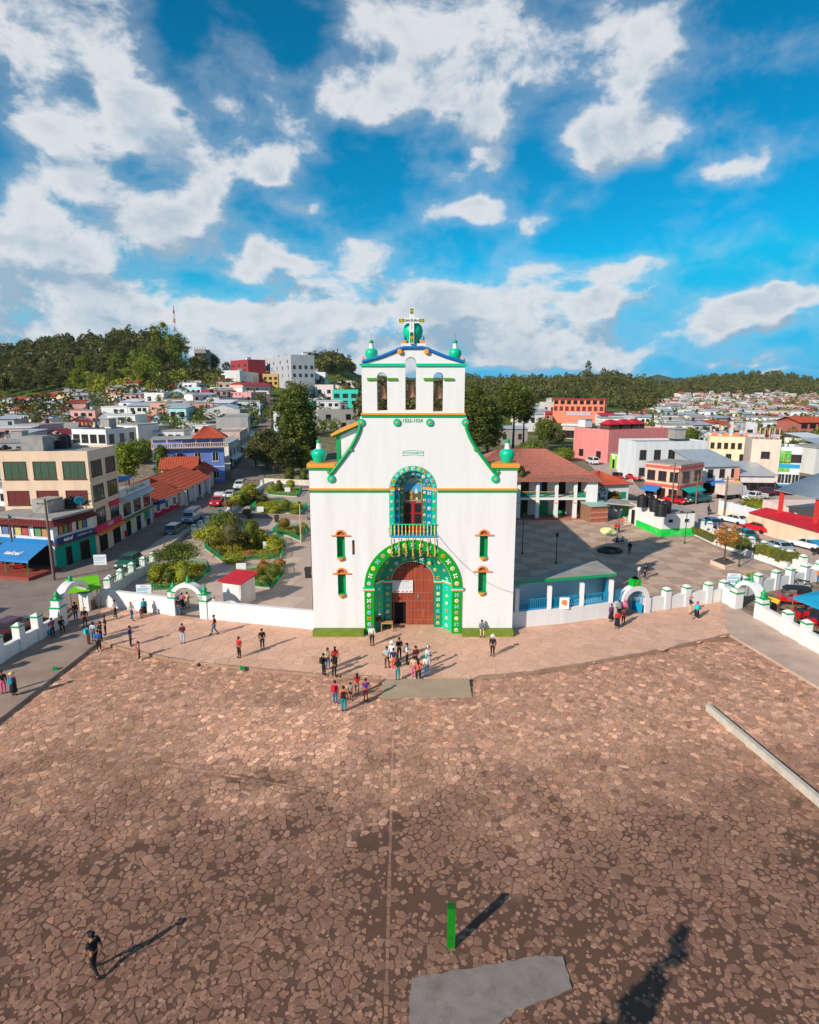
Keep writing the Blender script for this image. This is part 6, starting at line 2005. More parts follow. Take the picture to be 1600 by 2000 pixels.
for k in range(6):
 MB().box(.2+k*L_/5-.1,.4+k*L_/5-.1,-.8,-.6,8.1,9.75).build('terrace_post',M_CREAM,bl_)
tile_roof('pavilion_roof',(L_*.56,-1.4,9.83),(L_+1.0,-1.4,9.83),(L_*.82,2.2,12.2),(L_*.74,2.2,12.2),M_TILE2,bl_,.45,.06,8)
tile_roof('pavilion_roof',(L_+1.0,-1.4,9.83),(L_+1.0,6.0,9.83),(L_*.82,2.4,12.2),(L_*.82,2.2,12.2),M_TILE2,bl_,.45,.06,8)
tile_roof('pavilion_roof',(L_*.56,6.0,9.83),(L_*.56,-1.4,9.83),(L_*.74,2.2,12.2),(L_*.74,2.4,12.2),M_TILE2,bl_,.45,.06,8)
MB().box(L_*.3,L_*.56,-1.3,3,9.84,9.95).build('lean_to',M_TIN,bl_)
for k,z in enumerate((4.2,)):
 MB().box(L_+.001,L_+1.3,-.2,9,z,z+.18).build('side_balcony',M_CREAM,bl_)
W=lambda*a:list(a)
G=S(176,172,168);WH=S(226,224,220);PK=S(206,140,132);AQ=S(120,190,196);TQ=S(20,190,150);RD=S(160,60,62);OR=S(206,112,88);BE=S(206,188,166)
FLAT=('flat',None,.5)
def tin(r=.8,k='shed'):return(k,M_TIN,r,.4)
BL=[('white_villa','large white flat roofed house with a veranda of dark windows above the cream block',(146,898),(212,900),7.6,12,WH,FLAT,W((1.0,2.6,2,1.4,'b'),(4.6,6.8,4,2.0,'b')),W(),W((1.0,2.6,2,1.6,'b'),(4.4,6.8,3,1.8,'b'))),('white_house','white house with tin roof and water tanks left of the villa',(58,905),(136,903),5.2,9,WH,tin(.9),W((.8,2.2,2,1.6,'b'),(3.2,4.6,3,1.6,'b')),W(),W((3.0,4.5,2,1.5,'b'))),('white_house','long white upper house behind the villa with roof parapet',(185,862),(270,864),4.6,9,WH,FLAT,W((1.6,3.0,5,1.0,'b')),W(),W()),('small_house','pale house with flat tin roof and a single red window',(250,858),(300,860),4.4,8,BE,('slab',M_TIN,.12,.6),W((1.2,2.6,2,1.0,'b')),W(),W()),('concrete_house','grey block house with tin roofs at the left edge',(-6,905),(24,905),5.0,10,S(170,178,190),FLAT,W((1,2.2,1,1.4,'w'),(3.2,4.4,2,1.2,'w')),W(),W()),('concrete_house','grey two storey house with balcony rails left of the tanks',(26,888),(60,888),6.0,9,G,tin(.5),W((.6,2.2,2,1.7,'b'),(3.6,5.2,2,1.8,'b')),W(),W()),('orange_house','orange terraced house at the far left below the wood',(18,816),(50,812),6.0,8,OR,FLAT,W((1,2.4,2,1.2,'b'),(3.8,5.2,2,1.2,'b')),W(),W()),('white_house','small white gabled house with blue porch on the left slope',(92,806),(124,806),4.0,7,WH,tin(1.2,'gabley'),W((.9,2.2,3,1.2,'b')),W(),W()),('pink_house','pink walled tin roofed house above the grassy plot',(98,824),(140,822),3.8,7,OR,tin(1.0,'gable'),W((.9,2.2,2,1.2,'b')),W(),W()),('salmon_house','tiny salmon house at the edge of the left wood',(119,786),(137,786),4.4,7,S(214,120,100),FLAT,W((1.2,2.6,2,1.2,'b')),W(),W()),('aqua_house','pale aqua house with dark veranda below the left wood',(176,808),(218,806),5.6,9,S(190,210,216),tin(.7),W((.8,2.2,3,1.6,'b'),(3.2,4.8,3,1.7,'b')),W(),W()),('brown_house','brown walled house with reddish tin roof in the left slope',(142,824),(178,822),4.2,7,S(150,96,76),('gable',M_REDTIN,1.0,.4),W((.9,2.2,2,1.2,'b')),W(),W()),('white_house','white two storey house with arched window beside yellow flowering slope',(284,800),(322,800),7.0,9,WH,FLAT,W((1,2.6,2,1.4,'b'),(4.0,5.8,2,1.6,'b')),W(),W()),('green_house','small turquoise gabled shed beside a red tin roof',(296,838),(314,838),4.0,6,S(60,180,140),tin(1.2,'gabley'),W((.8,2.0,1,1.0,'b')),W(),W()),('red_roof_house','low house with rusty red tin roof right of the villa',(270,834),(298,836),3.0,7,S(150,90,76),('gable',M_REDTIN,1.3,.4),W((.8,2.0,1,1.2,'b')),W(),W()),('aqua_house','two storey aqua and white house with balcony above the blue building',(332,838),(366,838),7.4,8,S(170,214,216),tin(.7),W((.8,2.4,2,1.6,'w'),(4.2,6.2,2,2.0,'k')),W(),W((4.2,5.6,1,1.4,'b'))),('grey_hall','long grey concrete hall with curved tin roof in the left middle distance',(398,832),(470,832),6.0,11,S(186,180,176),tin(1.8,'gabley'),W((1,2.4,3,1.2,'b')),W(),W((1,2.2,3,1.2,'b'))),('grey_hall','grey block wall building above the curved roof hall',(430,808),(492,806),6.0,10,S(172,172,174),FLAT,W(),W(),W((2,3.4,2,1.4,'b'))),('white_house','white corner house with arched openings in the left middle distance',(378,798),(424,797),6.0,9,WH,tin(.8,'gable'),W((1,2.4,3,1.2,'b'),(3.6,5.0,3,1.3,'b')),W(),W()),('teal_house','low house with teal roof under the green slope',(408,767),(438,766),4.6,9,S(110,196,190),('gable',mat('teal_sheet_roof',S(70,140,156),rough=.5),1.2,.6),W((1,2.6,3,1.2,'b')),W(),W()),('aqua_house','pale blue house with turquoise posts on the left slope',(364,785),(394,785),6.4,9,S(190,220,226),FLAT,W((.8,2.4,3,1.4,'b'),(3.8,5.6,3,1.4,'b')),W(),W()),('red_house','dark red block house on the left slope',(395,786),(411,786),5.6,8,RD,FLAT,W(),W(),W()),('grey_building','long blue signed shop row below the red roofs in the left distance',(434,797),(516,795),5.0,9,S(206,204,204),('slab',mat('blue_sheet_roof',S(60,120,180),rough=.5),.2,.5),W((.8,2.6,6,1.8,'s'),(3.2,4.4,5,1.4,'b')),W(),W()),('pink_house','pink three storey house beside the uphill street',(492,800),(522,798),7.0,9,S(206,150,150),FLAT,W((.8,2.6,2,1.6,'s'),(4.0,5.6,2,1.4,'b')),W(),W()),('pink_house','pale pink house with two red tin roofs on the left slope',(476,780),(530,779),7.0,9,S(230,180,170),('gable',M_REDTIN,1.2,.4),W((1,2.4,3,1.2,'b'),(4.2,5.6,3,1.4,'b')),W(),W()),('white_building','tall white terraced house beneath the maroon building',(470,765),(520,764),11,10,WH,FLAT,W((1,2.4,3,1.2,'b'),(4.2,5.6,3,1.4,'b'),(7.4,8.8,3,1.4,'b')),W(),W()),('maroon_building','maroon and red building at the top of the left slope',(452,742),(486,741),12,12,S(150,56,62),FLAT,W((1,3,3,2.0,'b'),(4.6,6.4,3,2.2,'b'),(8.2,9.8,3,2.2,'b')),W(),W()),('white_building','white building with a row of dark windows right of the maroon one',(486,744),(520,744),11,12,S(214,206,200),FLAT,W((2,3.4,4,1.4,'b'),(6.4,8.2,5,1.6,'b')),W(),W()),('grey_building','big grey block building with square windows on the skyline left of the church',(519,748),(570,746),15,14,S(170,172,178),FLAT,W((3,4.8,5,1.6,'b'),(7.5,9.5,5,1.7,'b'),(11.0,13.0,4,2.0,'s')),W(),W((3,4.8,4,1.6,'b'),(7.5,9.5,4,1.7,'b'))),('ochre_building','ochre balconied house in front of the grey block building',(514,754),(544,754),7,9,S(196,160,96),FLAT,W((1,2.6,3,1.8,'b'),(4.0,5.6,3,1.8,'b')),W(),W()),('white_house','white cubic house on the rise left of the belfry',(601,752),(636,752),8.0,10,S(232,226,226),FLAT,W((3.8,5.8,2,1.6,'b')),W(),W((3.8,5.8,2,1.6,'b'))),('pink_house','white and salmon house with terrace left of the belfry',(616,786),(652,786),8.4,9,S(230,206,204),FLAT,W((1,2.8,2,1.8,'b'),(4.6,6.4,2,1.8,'b')),W(),W()),('aqua_house','turquoise and white two storey house with long window bands beside the belfry',(650,794),(700,794),7.6,10,S(60,200,180),FLAT,W((1,2.8,3,2.2,'b'),(4.2,6.2,3,2.6,'b')),W((1,2.8,2,1.8,'b')),W()),('green_house','vivid turquoise gabled house left of the church gable',(609,808),(640,807),5.2,8,TQ,tin(1.4,'gabley'),W((1.6,3.6,2,1.6,'b')),W(),W()),('concrete_house','bare grey concrete block behind the turquoise gabled house',(593,792),(618,790),9.0,9,S(176,172,172),FLAT,W(),W(),W()),('concrete_house','unfinished grey concrete house with open floors left of the church gable',(622,842),(700,840),7.0,9,S(182,174,168),FLAT,W((.6,2.8,4,1.8,'s'),(3.8,5.8,2,1.8,'s')),W(),W()),('white_house','narrow white house with teal window beside the tall cypress',(536,856),(556,856),8.0,8,S(206,208,208),FLAT,W((4.5,6.8,1,1.6,'b')),W(),W()),('unfinished_house','unfinished white house high in the left wood',(178,703),(218,703),9.5,10,S(196,176,168),('none',None,0),W((.8,3.6,3,3.4,'s'),(5.2,7.6,2,3.0,'s')),W(),W()),('unfinished_house','unfinished grey house of open floors beside the tall pines',(382,724),(404,724),15,11,S(150,140,138),('none',None,0),W((1,3.6,3,2.6,'s'),(5.5,8.2,3,2.6,'s'),(10,12.6,3,2.6,'s')),W(),W()),('white_house','pale roof terrace house left of the street with many tanks',(205,842),(262,842),3.4,7,S(200,200,204),tin(.4),W((.8,2.2,3,1.2,'b')),W(),W()),('pink_hall','large windowless pink building with red hipped turrets right of the church',(1186,905),(1306,897),8.6,14,S(214,132,128),('flat',None,.4),W(),W((1,3,2,1.8,'s')),W()),('grey_white_building','white and cream two storey building with brown windows below the pink hall',(1238,940),(1376,938),8.2,9,S(206,210,214),FLAT,W((1.2,3.0,5,1.3,'b'),(4.8,6.9,5,1.5,'b')),W(),W()),('salmon_building','salmon two storey corner building with red parapet bands and awnings',(1258,972),(1324,982),6.6,8,S(240,184,160),('slab',M_CONC,.2,.1),W((.2,2.3,3,1.6,'s'),(3.6,5.4,3,1.6,'b')),W(),W((.2,2.3,2,1.6,'s'),(3.6,5.4,2,2.2,'b'))),('white_house','white two storey house with grey tin roof and blue awnings right of the salmon corner',(1372,966),(1440,964),5.4,10,S(226,216,208),('shed',M_TIN,2.2,.5),W((.2,2.3,4,1.8,'s'),(3.3,4.9,3,1.1,'b')),W(),W()),('beige_building','tall blank beige building with rusty rooftop columns on the right',(1460,950),(1516,953),9.4,14,S(214,194,178),FLAT,W((6,7.4,1,1.6,'b')),W(),W()),('mural_building','narrow white and blue corner building with green mural on the right',(1517,953),(1557,955),8.0,7,S(214,222,226),FLAT,W((5.4,7.0,4,1.2,'b'),(1.0,3.0,3,1.4,'w')),W(),W()),('cream_house','cream house with scalloped gables and arched windows in the right middle distance',(1382,902),(1462,905),6.6,9,S(240,212,176),FLAT,W((.6,2.4,3,1.4,'b'),(3.8,5.4,6,1.0,'b')),W(),W()),('grey_building','grey three storey house with tank and open roof floor in the right middle distance',(1421,882),(1474,884),8.6,10,S(190,190,196),FLAT,W((1,2.8,2,1.4,'b'),(5.4,7.2,2,1.6,'b')),W(),W()),('brick_building','brick red three storey building with long balconies at the right edge',(1558,872),(1640,872),8.4,14,S(176,104,92),('gable',M_TILE2,1.6,.8),W((.8,2.6,5,2.2,'s'),(3.6,5.2,5,2.2,'s'),(6.2,7.8,5,2.2,'s')),W(),W()),('restaurant','salmon restaurant building with red roof terrace and long window bands right of the bare pine',(1079,824),(1179,826),12.5,14,S(232,132,104),('slab',M_REDTIN,.4,.8),W((6.4,8.8,9,2.0,'r'),(9.9,12.0,8,2.3,'s')),W((6.4,8.8,3,2.4,'b'),(9.9,12,3,2.6,'s')),W()),('white_house','white house with red door between the bare pine and the salmon restaurant',(1008,842),(1060,842),7.4,10,S(206,204,202),tin(1.4),W((3.8,6.0,4,1.4,'b')),W(),W()),('grey_house','dilapidated grey wall house below the bare pine',(970,868),(1030,868),5.2,8,S(150,142,138),tin(.6),W((1.8,3.6,2,1.2,'b')),W(),W()),('white_house','white flat house left of the salmon restaurant',(1060,818),(1084,818),9.5,10,S(206,200,196),FLAT,W((1,3,2,1.4,'b'),(5,7,2,1.6,'b')),W(),W()),('market_shelter','long pale canopied shop row below the salmon restaurant',(1098,856),(1146,858),5.0,9,S(196,176,166),('slab',mat('white_canopy',(.6,.6,.6)),.8,.5),W((.2,3.2,6,1.8,'s')),W(),W()),('yellow_house','narrow yellow and violet shop house on the right hand street',(1158,882),(1186,884),7.0,8,S(206,204,80),FLAT,W((.2,2.4,2,1.6,'s'),(3.6,5.6,2,1.6,'b')),W(),W()),('lime_stall','small lime green and cream shop in front of the pink hall',(1192,914),(1236,922),3.8,6,S(236,220,180),('slab',M_CONC,.15,.3),W((.1,2.4,3,1.3,'s')),W(),W()),('white_house','low white house with grey tin roofs and a lime wall right of the white house',(1446,965),(1510,966),3.6,10,S(216,206,204),('shed',M_TIN,1.6,.5),W((.2,2.3,4,1.7,'s')),W(),W()),]
roots={}
for(nm,lb,p0,p1,h_,D_,w_,rf,f_,l_,r_)in BL:
 m_=w_ if not isinstance(w_,tuple)else paint(w_)
 if rf[0]=='none':
  rt=bldg(nm,lb,p0,p1,h_,D_,m_,('slab',M_CONC,.3,.2),f_,l_,r_)
  for k in range(5):
   MB().box(rt['L']*k/4.2,rt['L']*k/4.2+.4,.3,.7,h_+.31,h_+2.2).build('bare_column',M_CONC,rt)
 else:
  rt=bldg(nm,lb,p0,p1,h_,D_,m_,rf,f_,l_,r_)
 roots[lb]=rt
def rootof(word):
 return next(r for l,r in roots.items()if word in l)
for(nm,lb,q0,q1,h_,D_,w_,rf)in(('street_shop','white shop house with tin roof on the uphill street next to the blue building',(449,918),(468,896),5.4,8,WH,tin(.8)),('street_shop','dusty pink shop house halfway up the uphill street',(471,894),(486,872),5.0,8,S(206,176,166),FLAT),('street_shop','grey block house on the uphill street above the pink shop',(487,870),(491,842),5.6,9,G,FLAT)):
 P_=hit(*q1);rt=bldg(nm,lb,q0,Vector((P_.x,P_.y,hit(*q0).z)),h_+(P_.z-hit(*q0).z),D_,w_,rf,W((.3,2.5,3,1.7,'s'),(3.2,4.6,3,1.2,'b')),W((3.2,4.6,2,1.2,'b')))
 roots[lb]=rt;awning(rt,.4,rt['L']-.4,2.8,1.2,.4,M_TIN,-.05)
r_=rootof('pink');r_=rootof('windowless')
for k,(x,w)in enumerate(((1.0,3.6),(5.4,3.4),(9.5,4.2))):
 bb=MB();bb.box(x,x+w,1,1+w,8.7,10.3);o=bb.build('turret',M_BFRAME,r_)
 MB().cbox((x+w/2,1+w/2,10.95),(w+1.0,w+1.0,1.3),0,.15).build('turret_roof',M_REDTIN,o)
r_=rootof('salmon restaurant building')
board_sign('restaurant_sign',r_,r_['L']*.27,r_['L']*.75,4.1,5.6,-.02,paint(S(196,190,206),'sign_pale'),'RESTAURANT EL MIRADOR',1.25,mat('violet_lettering',S(90,80,140),bump=0))
r_=rootof('salmon two storey')
for z in(2.6,5.9):
 MB().box(-.1,r_['L']+.12,-.16,-.005,z,z+.45).build('red_band',paint(S(206,92,84),'red_band_paint'),r_)
 MB().box(r_['L']+.005,r_['L']+.13,0,8,z,z+.45).build('red_band',_mats['red_band_paint'],r_)
awning(r_,.2,3.4,2.55,1.6,.6,cloth(S(50,120,190),'blue_awning_cloth'),-.1)
o=awning(r_,0.4,6.5,2.55,1.5,.6,cloth(S(20,170,160),'teal_awning_cloth'),0);o.rotation_euler=(0,0,pi/2);o.location=(r_['L']+.14,0,0)
r_=rootof('blue awnings');awning(r_,.5,r_['L']*.55,2.7,1.7,.5,_mats['blue_awning_cloth'],-.05);awning(r_,r_['L']*.6,r_['L']-.3,2.6,1.5,.5,cloth(S(240,180,40),'yellow_awning_cloth'),-.05)
board_sign('orange_sign',r_,r_['L']*.82,r_['L']*.97,2.9,5.1,-.3,paint(S(230,150,130),'orange_sign'))
r_=rootof('mural');MB().box(-.03,1.9,-.06,-.004,3.4,7.7).build('mural',mat('green_orange_mural',S(90,180,80),var=.5,scale=1.2,dirt=S(230,170,90),dirt_amt=.9,dscale=.5,bump=0),r_)
MB().box(0,r_['L'],-.09,-.005,.6,1.0).build('blue_band',M_SKYBLUE,r_);MB().box(0,r_['L'],-.09,-.005,4.2,5.0).build('blue_band',M_SKYBLUE,r_)
r_=rootof('rusty rooftop')
for k in range(6):
 MB().box(.3+k*r_['L']/6,.5+k*r_['L']/6,.3,.5,9.9,12.3).build('rooftop_column',mat('rusty_column',S(190,150,140)),r_)
r_=rootof('scalloped')
for k in range(4):
 MB().slab([(k*2.6,7.1),(k*2.6+2.4,7.1),(k*2.6+1.2,8.4)],-.08,.5).build('gable_scallop',paint(S(226,130,96),'terracotta_trim'),r_)
r_=rootof('lime green and cream')
for k in range(3):
 MB().box(k*1.8,k*1.8+.6,-.2,-.003,0,3.4).build('lime_pillar',paint(S(120,200,40),'lime_paint'),r_)
r_=rootof('yellow and violet')
MB().box(r_['L']*.6,r_['L'],-.12,-.003,3,7.2).build('violet_front',paint(S(100,70,140),'violet_paint'),r_);awning(r_,-.5,r_['L']*.8,2.9,1.8,.6,_mats['blue_awning_cloth'],-.1)
cr_=random.Random(41)
for lb_,rt in roots.items():
 kids=[c.name.split('.')[0]for c in rt.children]
 if 'parapet' not in kids:continue
 h_=max(v.co.z for v in rt.children[0].data.vertices);L_=rt['L'];D_=rt['D']
 if cr_.random()<.75:
  x=cr_.uniform(.5,max(.6,L_-3.2));MB().box(x,x+2.6,D_-3.4,D_-.5,h_+.07,h_+2.3).build('rooftop_room',cr_.choice((M_CONC,M_WHITE2,M_CONC)),rt)
  MB().box(x-.3,x+2.9,D_-3.7,D_-.3,h_+2.31,h_+2.42).build('tin_cover',M_TIN,rt)
 for k in range(cr_.randint(0,4)):
  x=L_*cr_.random();b_=MB()
  for a in(0,.14):b_.tube([(x+a,.1,h_),(x+a,.1,h_+cr_.uniform(1.0,1.7))],.03,4).tube([(x+a,.24,h_),(x+a,.24,h_+1.2)],.03,4)
  b_.build('rebar_stub',M_IRON,rt)
 if cr_.random()<.5 and L_>5:
  water_tank('water tank on the '+' '.join(lb_.split()[:9]),rt.matrix_basis@Vector((L_*cr_.uniform(.3,.8),D_*.4,h_+.06)),.6,1.35)
 if cr_.random()<.4:
  b_=MB();x0=L_*.15;x1=L_*.85
  b_.tube([(x0,1.2,h_),(x0,1.2,h_+1.9)],.03,4).tube([(x1,1.2,h_),(x1,1.2,h_+1.9)],.03,4).tube([(x0,1.2,h_+1.85),(x1,1.2,h_+1.75)],.012,3);o=b_.build('washing_line',M_IRON,rt)
  for k in range(5):x=x0+(x1-x0)*(k+.5)/6;MB().box(x,x+.6,1.19,1.21,h_+.95,h_+1.76).build('washing',paint(M_POST[k%6],'poster_'+str(k%6)),o)
# ====== RIGHT HAND SIDE: COURTYARD AND STREET
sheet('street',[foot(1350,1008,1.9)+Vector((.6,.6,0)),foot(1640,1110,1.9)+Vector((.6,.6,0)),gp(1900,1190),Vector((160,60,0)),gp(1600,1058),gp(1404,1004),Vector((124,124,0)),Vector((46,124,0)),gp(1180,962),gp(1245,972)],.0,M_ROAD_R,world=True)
ra=[gp(1242,972),gp(1290,960),hit(1165,868),hit(1108,856),hit(1118,884),hit(1170,926)]
def draped(name,px_l,px_r,m,dz=.08):
 bb=MB();P=[hit(*q)for q in px_l];Q=[hit(*q)for q in px_r]
 vs=[];n=len(P)
 for a,c in zip(P,Q):
  vs+=[(a.x,a.y,a.z+dz),(c.x,c.y,c.z+dz)]
 fine=MB();fs=[]
 out=[]
 for i in range(n-1):
  for k in range(6):
   f=k/6
   for s,A_,B_ in((0,P[i],P[i+1]),(1,Q[i],Q[i+1])):
    p=A_.lerp(B_,f);out.append((p.x,p.y,max(tz(p.x,p.y),p.z)+dz))
 for s,A_ in((0,P[-1]),(1,Q[-1])):out.append((A_.x,A_.y,A_.z+dz))
 fs=[(2*i,2*i+2,2*i+3,2*i+1)for i in range(len(out)//2-1)]
 fine._add(out,fs);return structure(fine.build(name,m))
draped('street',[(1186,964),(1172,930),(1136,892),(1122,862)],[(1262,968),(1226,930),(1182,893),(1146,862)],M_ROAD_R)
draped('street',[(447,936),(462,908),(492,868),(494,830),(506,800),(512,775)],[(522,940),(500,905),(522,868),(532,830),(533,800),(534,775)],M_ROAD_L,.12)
CY=[gp(1003,1221),gp(1216,1199),gp(1268,1191),gp(1407,1171),gp(1545,1120),gp(1405,1066),gp(1352,1040),gp(1292,1049),gp(1255,1021),gp(1218,1012),gp(1150,1003),gp(985,1005),Vector((8.6,97,0)),Vector((8.6,49,0))]
cyp=[(v.x,v.y)for v in CY]
court=sheet('courtyard_paving',CY,.004,mat('courtyard_joints',(.34,.26,.225),rough=.95,var=.2,world=True),.12,True)
M_CYA=mat('pale_courtyard_panel',(.55,.385,.285),rough=.93,var=.14,scale=.6,bump=.25,bscale=12,dirt=(.31,.235,.2),dirt_amt=.6,dscale=.35,world=True)
M_CYB=mat('dark_courtyard_panel',(.44,.30,.225),rough=.93,var=.16,scale=.6,bump=.25,bscale=12,dirt=(.27,.19,.155),dirt_amt=.6,dscale=.35,world=True)
T_=2.35;rng=random.Random(6)
cell_list=[]
for j in range(24):
 for i in range(26):
  x0=8.7+i*T_;y0=48.5+j*T_*1.1
  c=(x0+T_/2,y0+T_*.55)
  if inside(c,cyp)and all(inside(q,cyp)for q in((x0+.1,y0+.1),(x0+T_-.1,y0+.1),(x0+.1,y0+T_*1.1-.1),(x0+T_-.1,y0+T_*1.1-.1))):
   cell_list.append((i,j,x0,y0))
for(i,j,x0,y0)in cell_list[:298]:
 bb=MB();e=.012
 bb.box(x0+e,x0+T_-e,y0+e,y0+T_*1.1-e,-.05,.012+rng.uniform(0,.006));bb.build('paving_panel',M_CYA if(i+j)%2==0 else M_CYB,court)
P0=Vector((8.9,97.0,0));P1=gp(1151,1007)
P1=Vector((P1.x,97.0,0))
cab=bldg('town_hall','white two storey arcaded building with brown tiled roof and green gallery rail behind the courtyard',P0,P1,6.55,12.5,M_WHITE2,('hip',M_TILE,3.6,.7))
L_=cab['L']
nb=7;sp=2.93
cols_x=[L_-.9-2.35-k*sp for k in range(nb)]
gal=MB();gal.box(0,L_-1.6,-3.2,-.005,3.15,3.5);gal.build('gallery_floor',M_WHITE2,cab)
gal=MB();gal.box(L_-1.6,L_+.1,-3.25,-.005,0,6.0);gal.build('end_wall',M_WHITE,cab)
gal=MB();gal.box(0,L_-1.6,-3.3,-2.9,6.2,6.52);gal.build('eave_beam',M_WOOD,cab)
tile_roof('gallery_roof',(-.2,-3.95,6.05),(L_+.7,-3.95,6.05),(L_+.7,-.69,6.62),(-.2,-.69,6.62),M_TILE,cab,.4,.06,4)
MB().box(-.2,L_+.3,-3.4,-.01,-.05,.14).build('arcade_floor',paint(S(170,110,90),'red_floor'),cab)
M_GRAIL=mat('green_gallery_rail',S(0,140,110),rough=.5,bump=0)
bal_=MB().lathe([(.03,0),(.05,.2),(.03,.5),(.05,.7),(.03,.85)],6).mesh('baluster',M_GRAIL)
for k,x in enumerate(cols_x+[L_-1.6]):
 if k<nb:
  bb=MB();bb.box(x-.28,x+.28,-3.2,-2.65,.14,3.15);bb.box(x-.24,x+.24,-3.15,-2.7,3.5,6.2);o=bb.build('column',M_WHITE,cab)
  MB().box(x-.34,x+.34,-3.26,-2.6,2.62,2.76).build('orange_band',M_ORANGE,o)
  MB().box(x-.34,x+.34,-3.26,-2.6,.15,.34).build('orange_foot',M_ORANGE,o)
  MB().box(x-.32,x+.32,-3.24,-2.64,6.0,6.19).build('green_capital',M_TEAL,o)
 if k<nb-1:
  x1=x if k==0 else x
 if x-sp>0 or k==0:
  xa=(x-sp+.25)if k else cols_x[0]+.25;xb_=(x-.25)if k else L_-1.6
  rr=MB();rr.box(xa,xb_,-3.1,-2.95,4.36,4.44);o=rr.build('gallery_rail',M_GOLD,cab)
  for q in range(12):
   b_=link('baluster',bal_,o);b_.location=(xa+.12+q*(xb_-xa-.24)/11,-3.02,3.5)
for k in range(4):
 x=cols_x[0]-sp*k-sp/2+sp
 if k==2:
  MB().slab(arch_loop(x,.75,.14,1.9,10),-.06,-.003).build('green_door',M_GREEN,cab)
  MB().ring((x,1.9),.76,.98,-.12,-.004,0,pi,12).box(x-.98,x-.76,-.12,-.004,.14,1.9).box(x+.76,x+.98,-.12,-.004,.14,1.9).build('stone_door_arch',M_CONC,cab)
 else:
  window(cab,x,.15,1.6 if k==1 else 1.1,2.4,'d',-.004)
 window(cab,x,3.55,1.3,2.2,'d',-.004)
MB().box(cols_x[2]+.35,cols_x[2]+1.25,-.08,-.004,3.5,6.1).build('blue_door',M_SKYBLUE,cab)
t=thing('green_bench','green bench standing under the arcade of the town hall','bench',cab.matrix_basis@Vector((cols_x[1]+.7,-1.2,.14)))
MB().box(-.8,.8,-.25,.25,.4,.48).build('seat',M_GREEN,t)
MB().box(-.8,.8,.2,.26,.5,.9).build('backrest',M_GREEN,t)
for a in(-.7,.7):
 MB().box(a-.04,a+.04,-.22,.22,0,.4).build('leg',M_GREEN,t)
h=bldg('tiled_annex','low white annex with orange tiled roof and green window beside the town hall',gp(1154,988),gp(1226,984),3.6,8,M_WHITE2,('hip',M_TILE2,1.9,.6),f=[(.1,2.3,1,.9,'d')])
MB().box(h['L']*.62,h['L']*.93,-.05,-.004,1.0,2.2).build('green_window',M_DKTEAL,h)
t=thing('yard_wall','white sloping wall and planter behind the wooden shed','wall',gp(1150,1003));a=t.location
q=[gp(1150,1003),gp(1186,1008),gp(1209,1012),gp(1216,1003)]
bb=MB()
for i in range(3):
 d_=(q[i+1]-q[i]).normalized();m_=Vector((-d_.y,d_.x,0))*.25
 bb.prism([(v.x-a.x,v.y-a.y)for v in(q[i],q[i+1],q[i+1]+m_,q[i]+m_)],0,1.6-.4*i)
bb.build('wall_run',M_WHITE2,t)
sh=bldg('wooden_shed','small plank shed with green tin roof at the back of the courtyard',gp(1153,1021),gp(1186,1019),2.5,3.6,M_WOOD,('shed',mat('greenish_tin',S(150,180,170),rough=.5,var=.15),.5,.35))
for k in range(9):
 MB().box(-.03,sh['L']+.03,-.035,-.004,.05+k*.27,.30+k*.27).build('plank',mat('plank_%d'%(k%3),(S(176,104,84),S(150,92,74),S(190,130,108))[k%3],rough=.8,var=.25,scale=4,bump=.3),sh)
A=gp(1246,1021);C=gp(1291.6,1048.5);E=gp(1354,1046)
L_=(E-C).length;dd=(C-A).length
blk=bldg('service_block','white service building with bright green dado and flat roof right of the courtyard',C,E,3.3,min(dd,11),M_WHITE,('slab',M_CONC,.12,.15),f=[(1.9,2.55,2,.85,'k')],base=(mat('bright_green_dado',S(0,200,70),rough=.5,var=.1,dirt=S(220,220,210),dirt_amt=.25),1.1))
MB().box(-.025,-.003,0,min(dd,11)*.75,0,1.0).build('painted_dado',_mats['bright_green_dado'],blk)
window(blk,min(dd,11)*.85,.1,.9,2.2,'d',-.004,-pi/2)
for i,(px,py,lb)in enumerate(((1254,990,'farthest left'),(1268,989,'second from left'),(1279,999,'third, nearer the edge'),(1291,1008,'nearest of the five'),(1300,1002,'rightmost of the five'))):
 p=gp(px,py,3.43);water_tank('black ribbed water tank on the service block roof, '+lb,p,.72,1.75)
pr0=gp(1222,1016);t=thing('porch','grey roofed porch on bright green pillars left of the service block','porch',pr0)
for(px,py)in((1218,1012),(1228,1015),(1238,1018)):
 p=gp(px,py)-pr0;MB().lathe([(.3,0),(.22,.3),(.2,2.6),(.3,2.9)],10,p).build('pillar',mat('lime_pillar_paint',S(80,200,60),rough=.5),t)
p=gp(1224,982,3.0)-pr0;MB().cbox((p.x,p.y,3.0),(5.6,4.0,.2),-.5).build('roof',M_CONC,t)
for k in range(3):
 p=gp(1240-k*3,1026-k*3)-pr0;MB().cbox((p.x,p.y+.4,.08+.12*k),(3.0-.5*k,.8,.16+.24*k),-.5).build('step',M_GARDEN_PAVE,t)
bb=MB();p=gp(1243,1022)-pr0;bb.cbox((p.x,p.y,.5),(1.2,.8,1.0));bb.build('green_counter',_mats['lime_pillar_paint'],t)
def planter_tree(label,poly,h,m,tree_args=None):
 a=gp(*poly[0]);t=thing('planter',label,'planter',a)
 pts=[gp(*q)-a for q in poly]
 MB().prism([(p.x,p.y)for p in pts],0,h).build('planter_wall',m,t)
 c=sum(pts,Vector())/len(pts)
 MB().prism([(c.x+(p.x-c.x)*.86,c.y+(p.y-c.y)*.86)for p in pts],h-.05,h+.02).build('soil',mat('dark_soil',(.10,.07,.05),rough=.95,var=.3),t)
 return a+c+Vector((0,0,h))
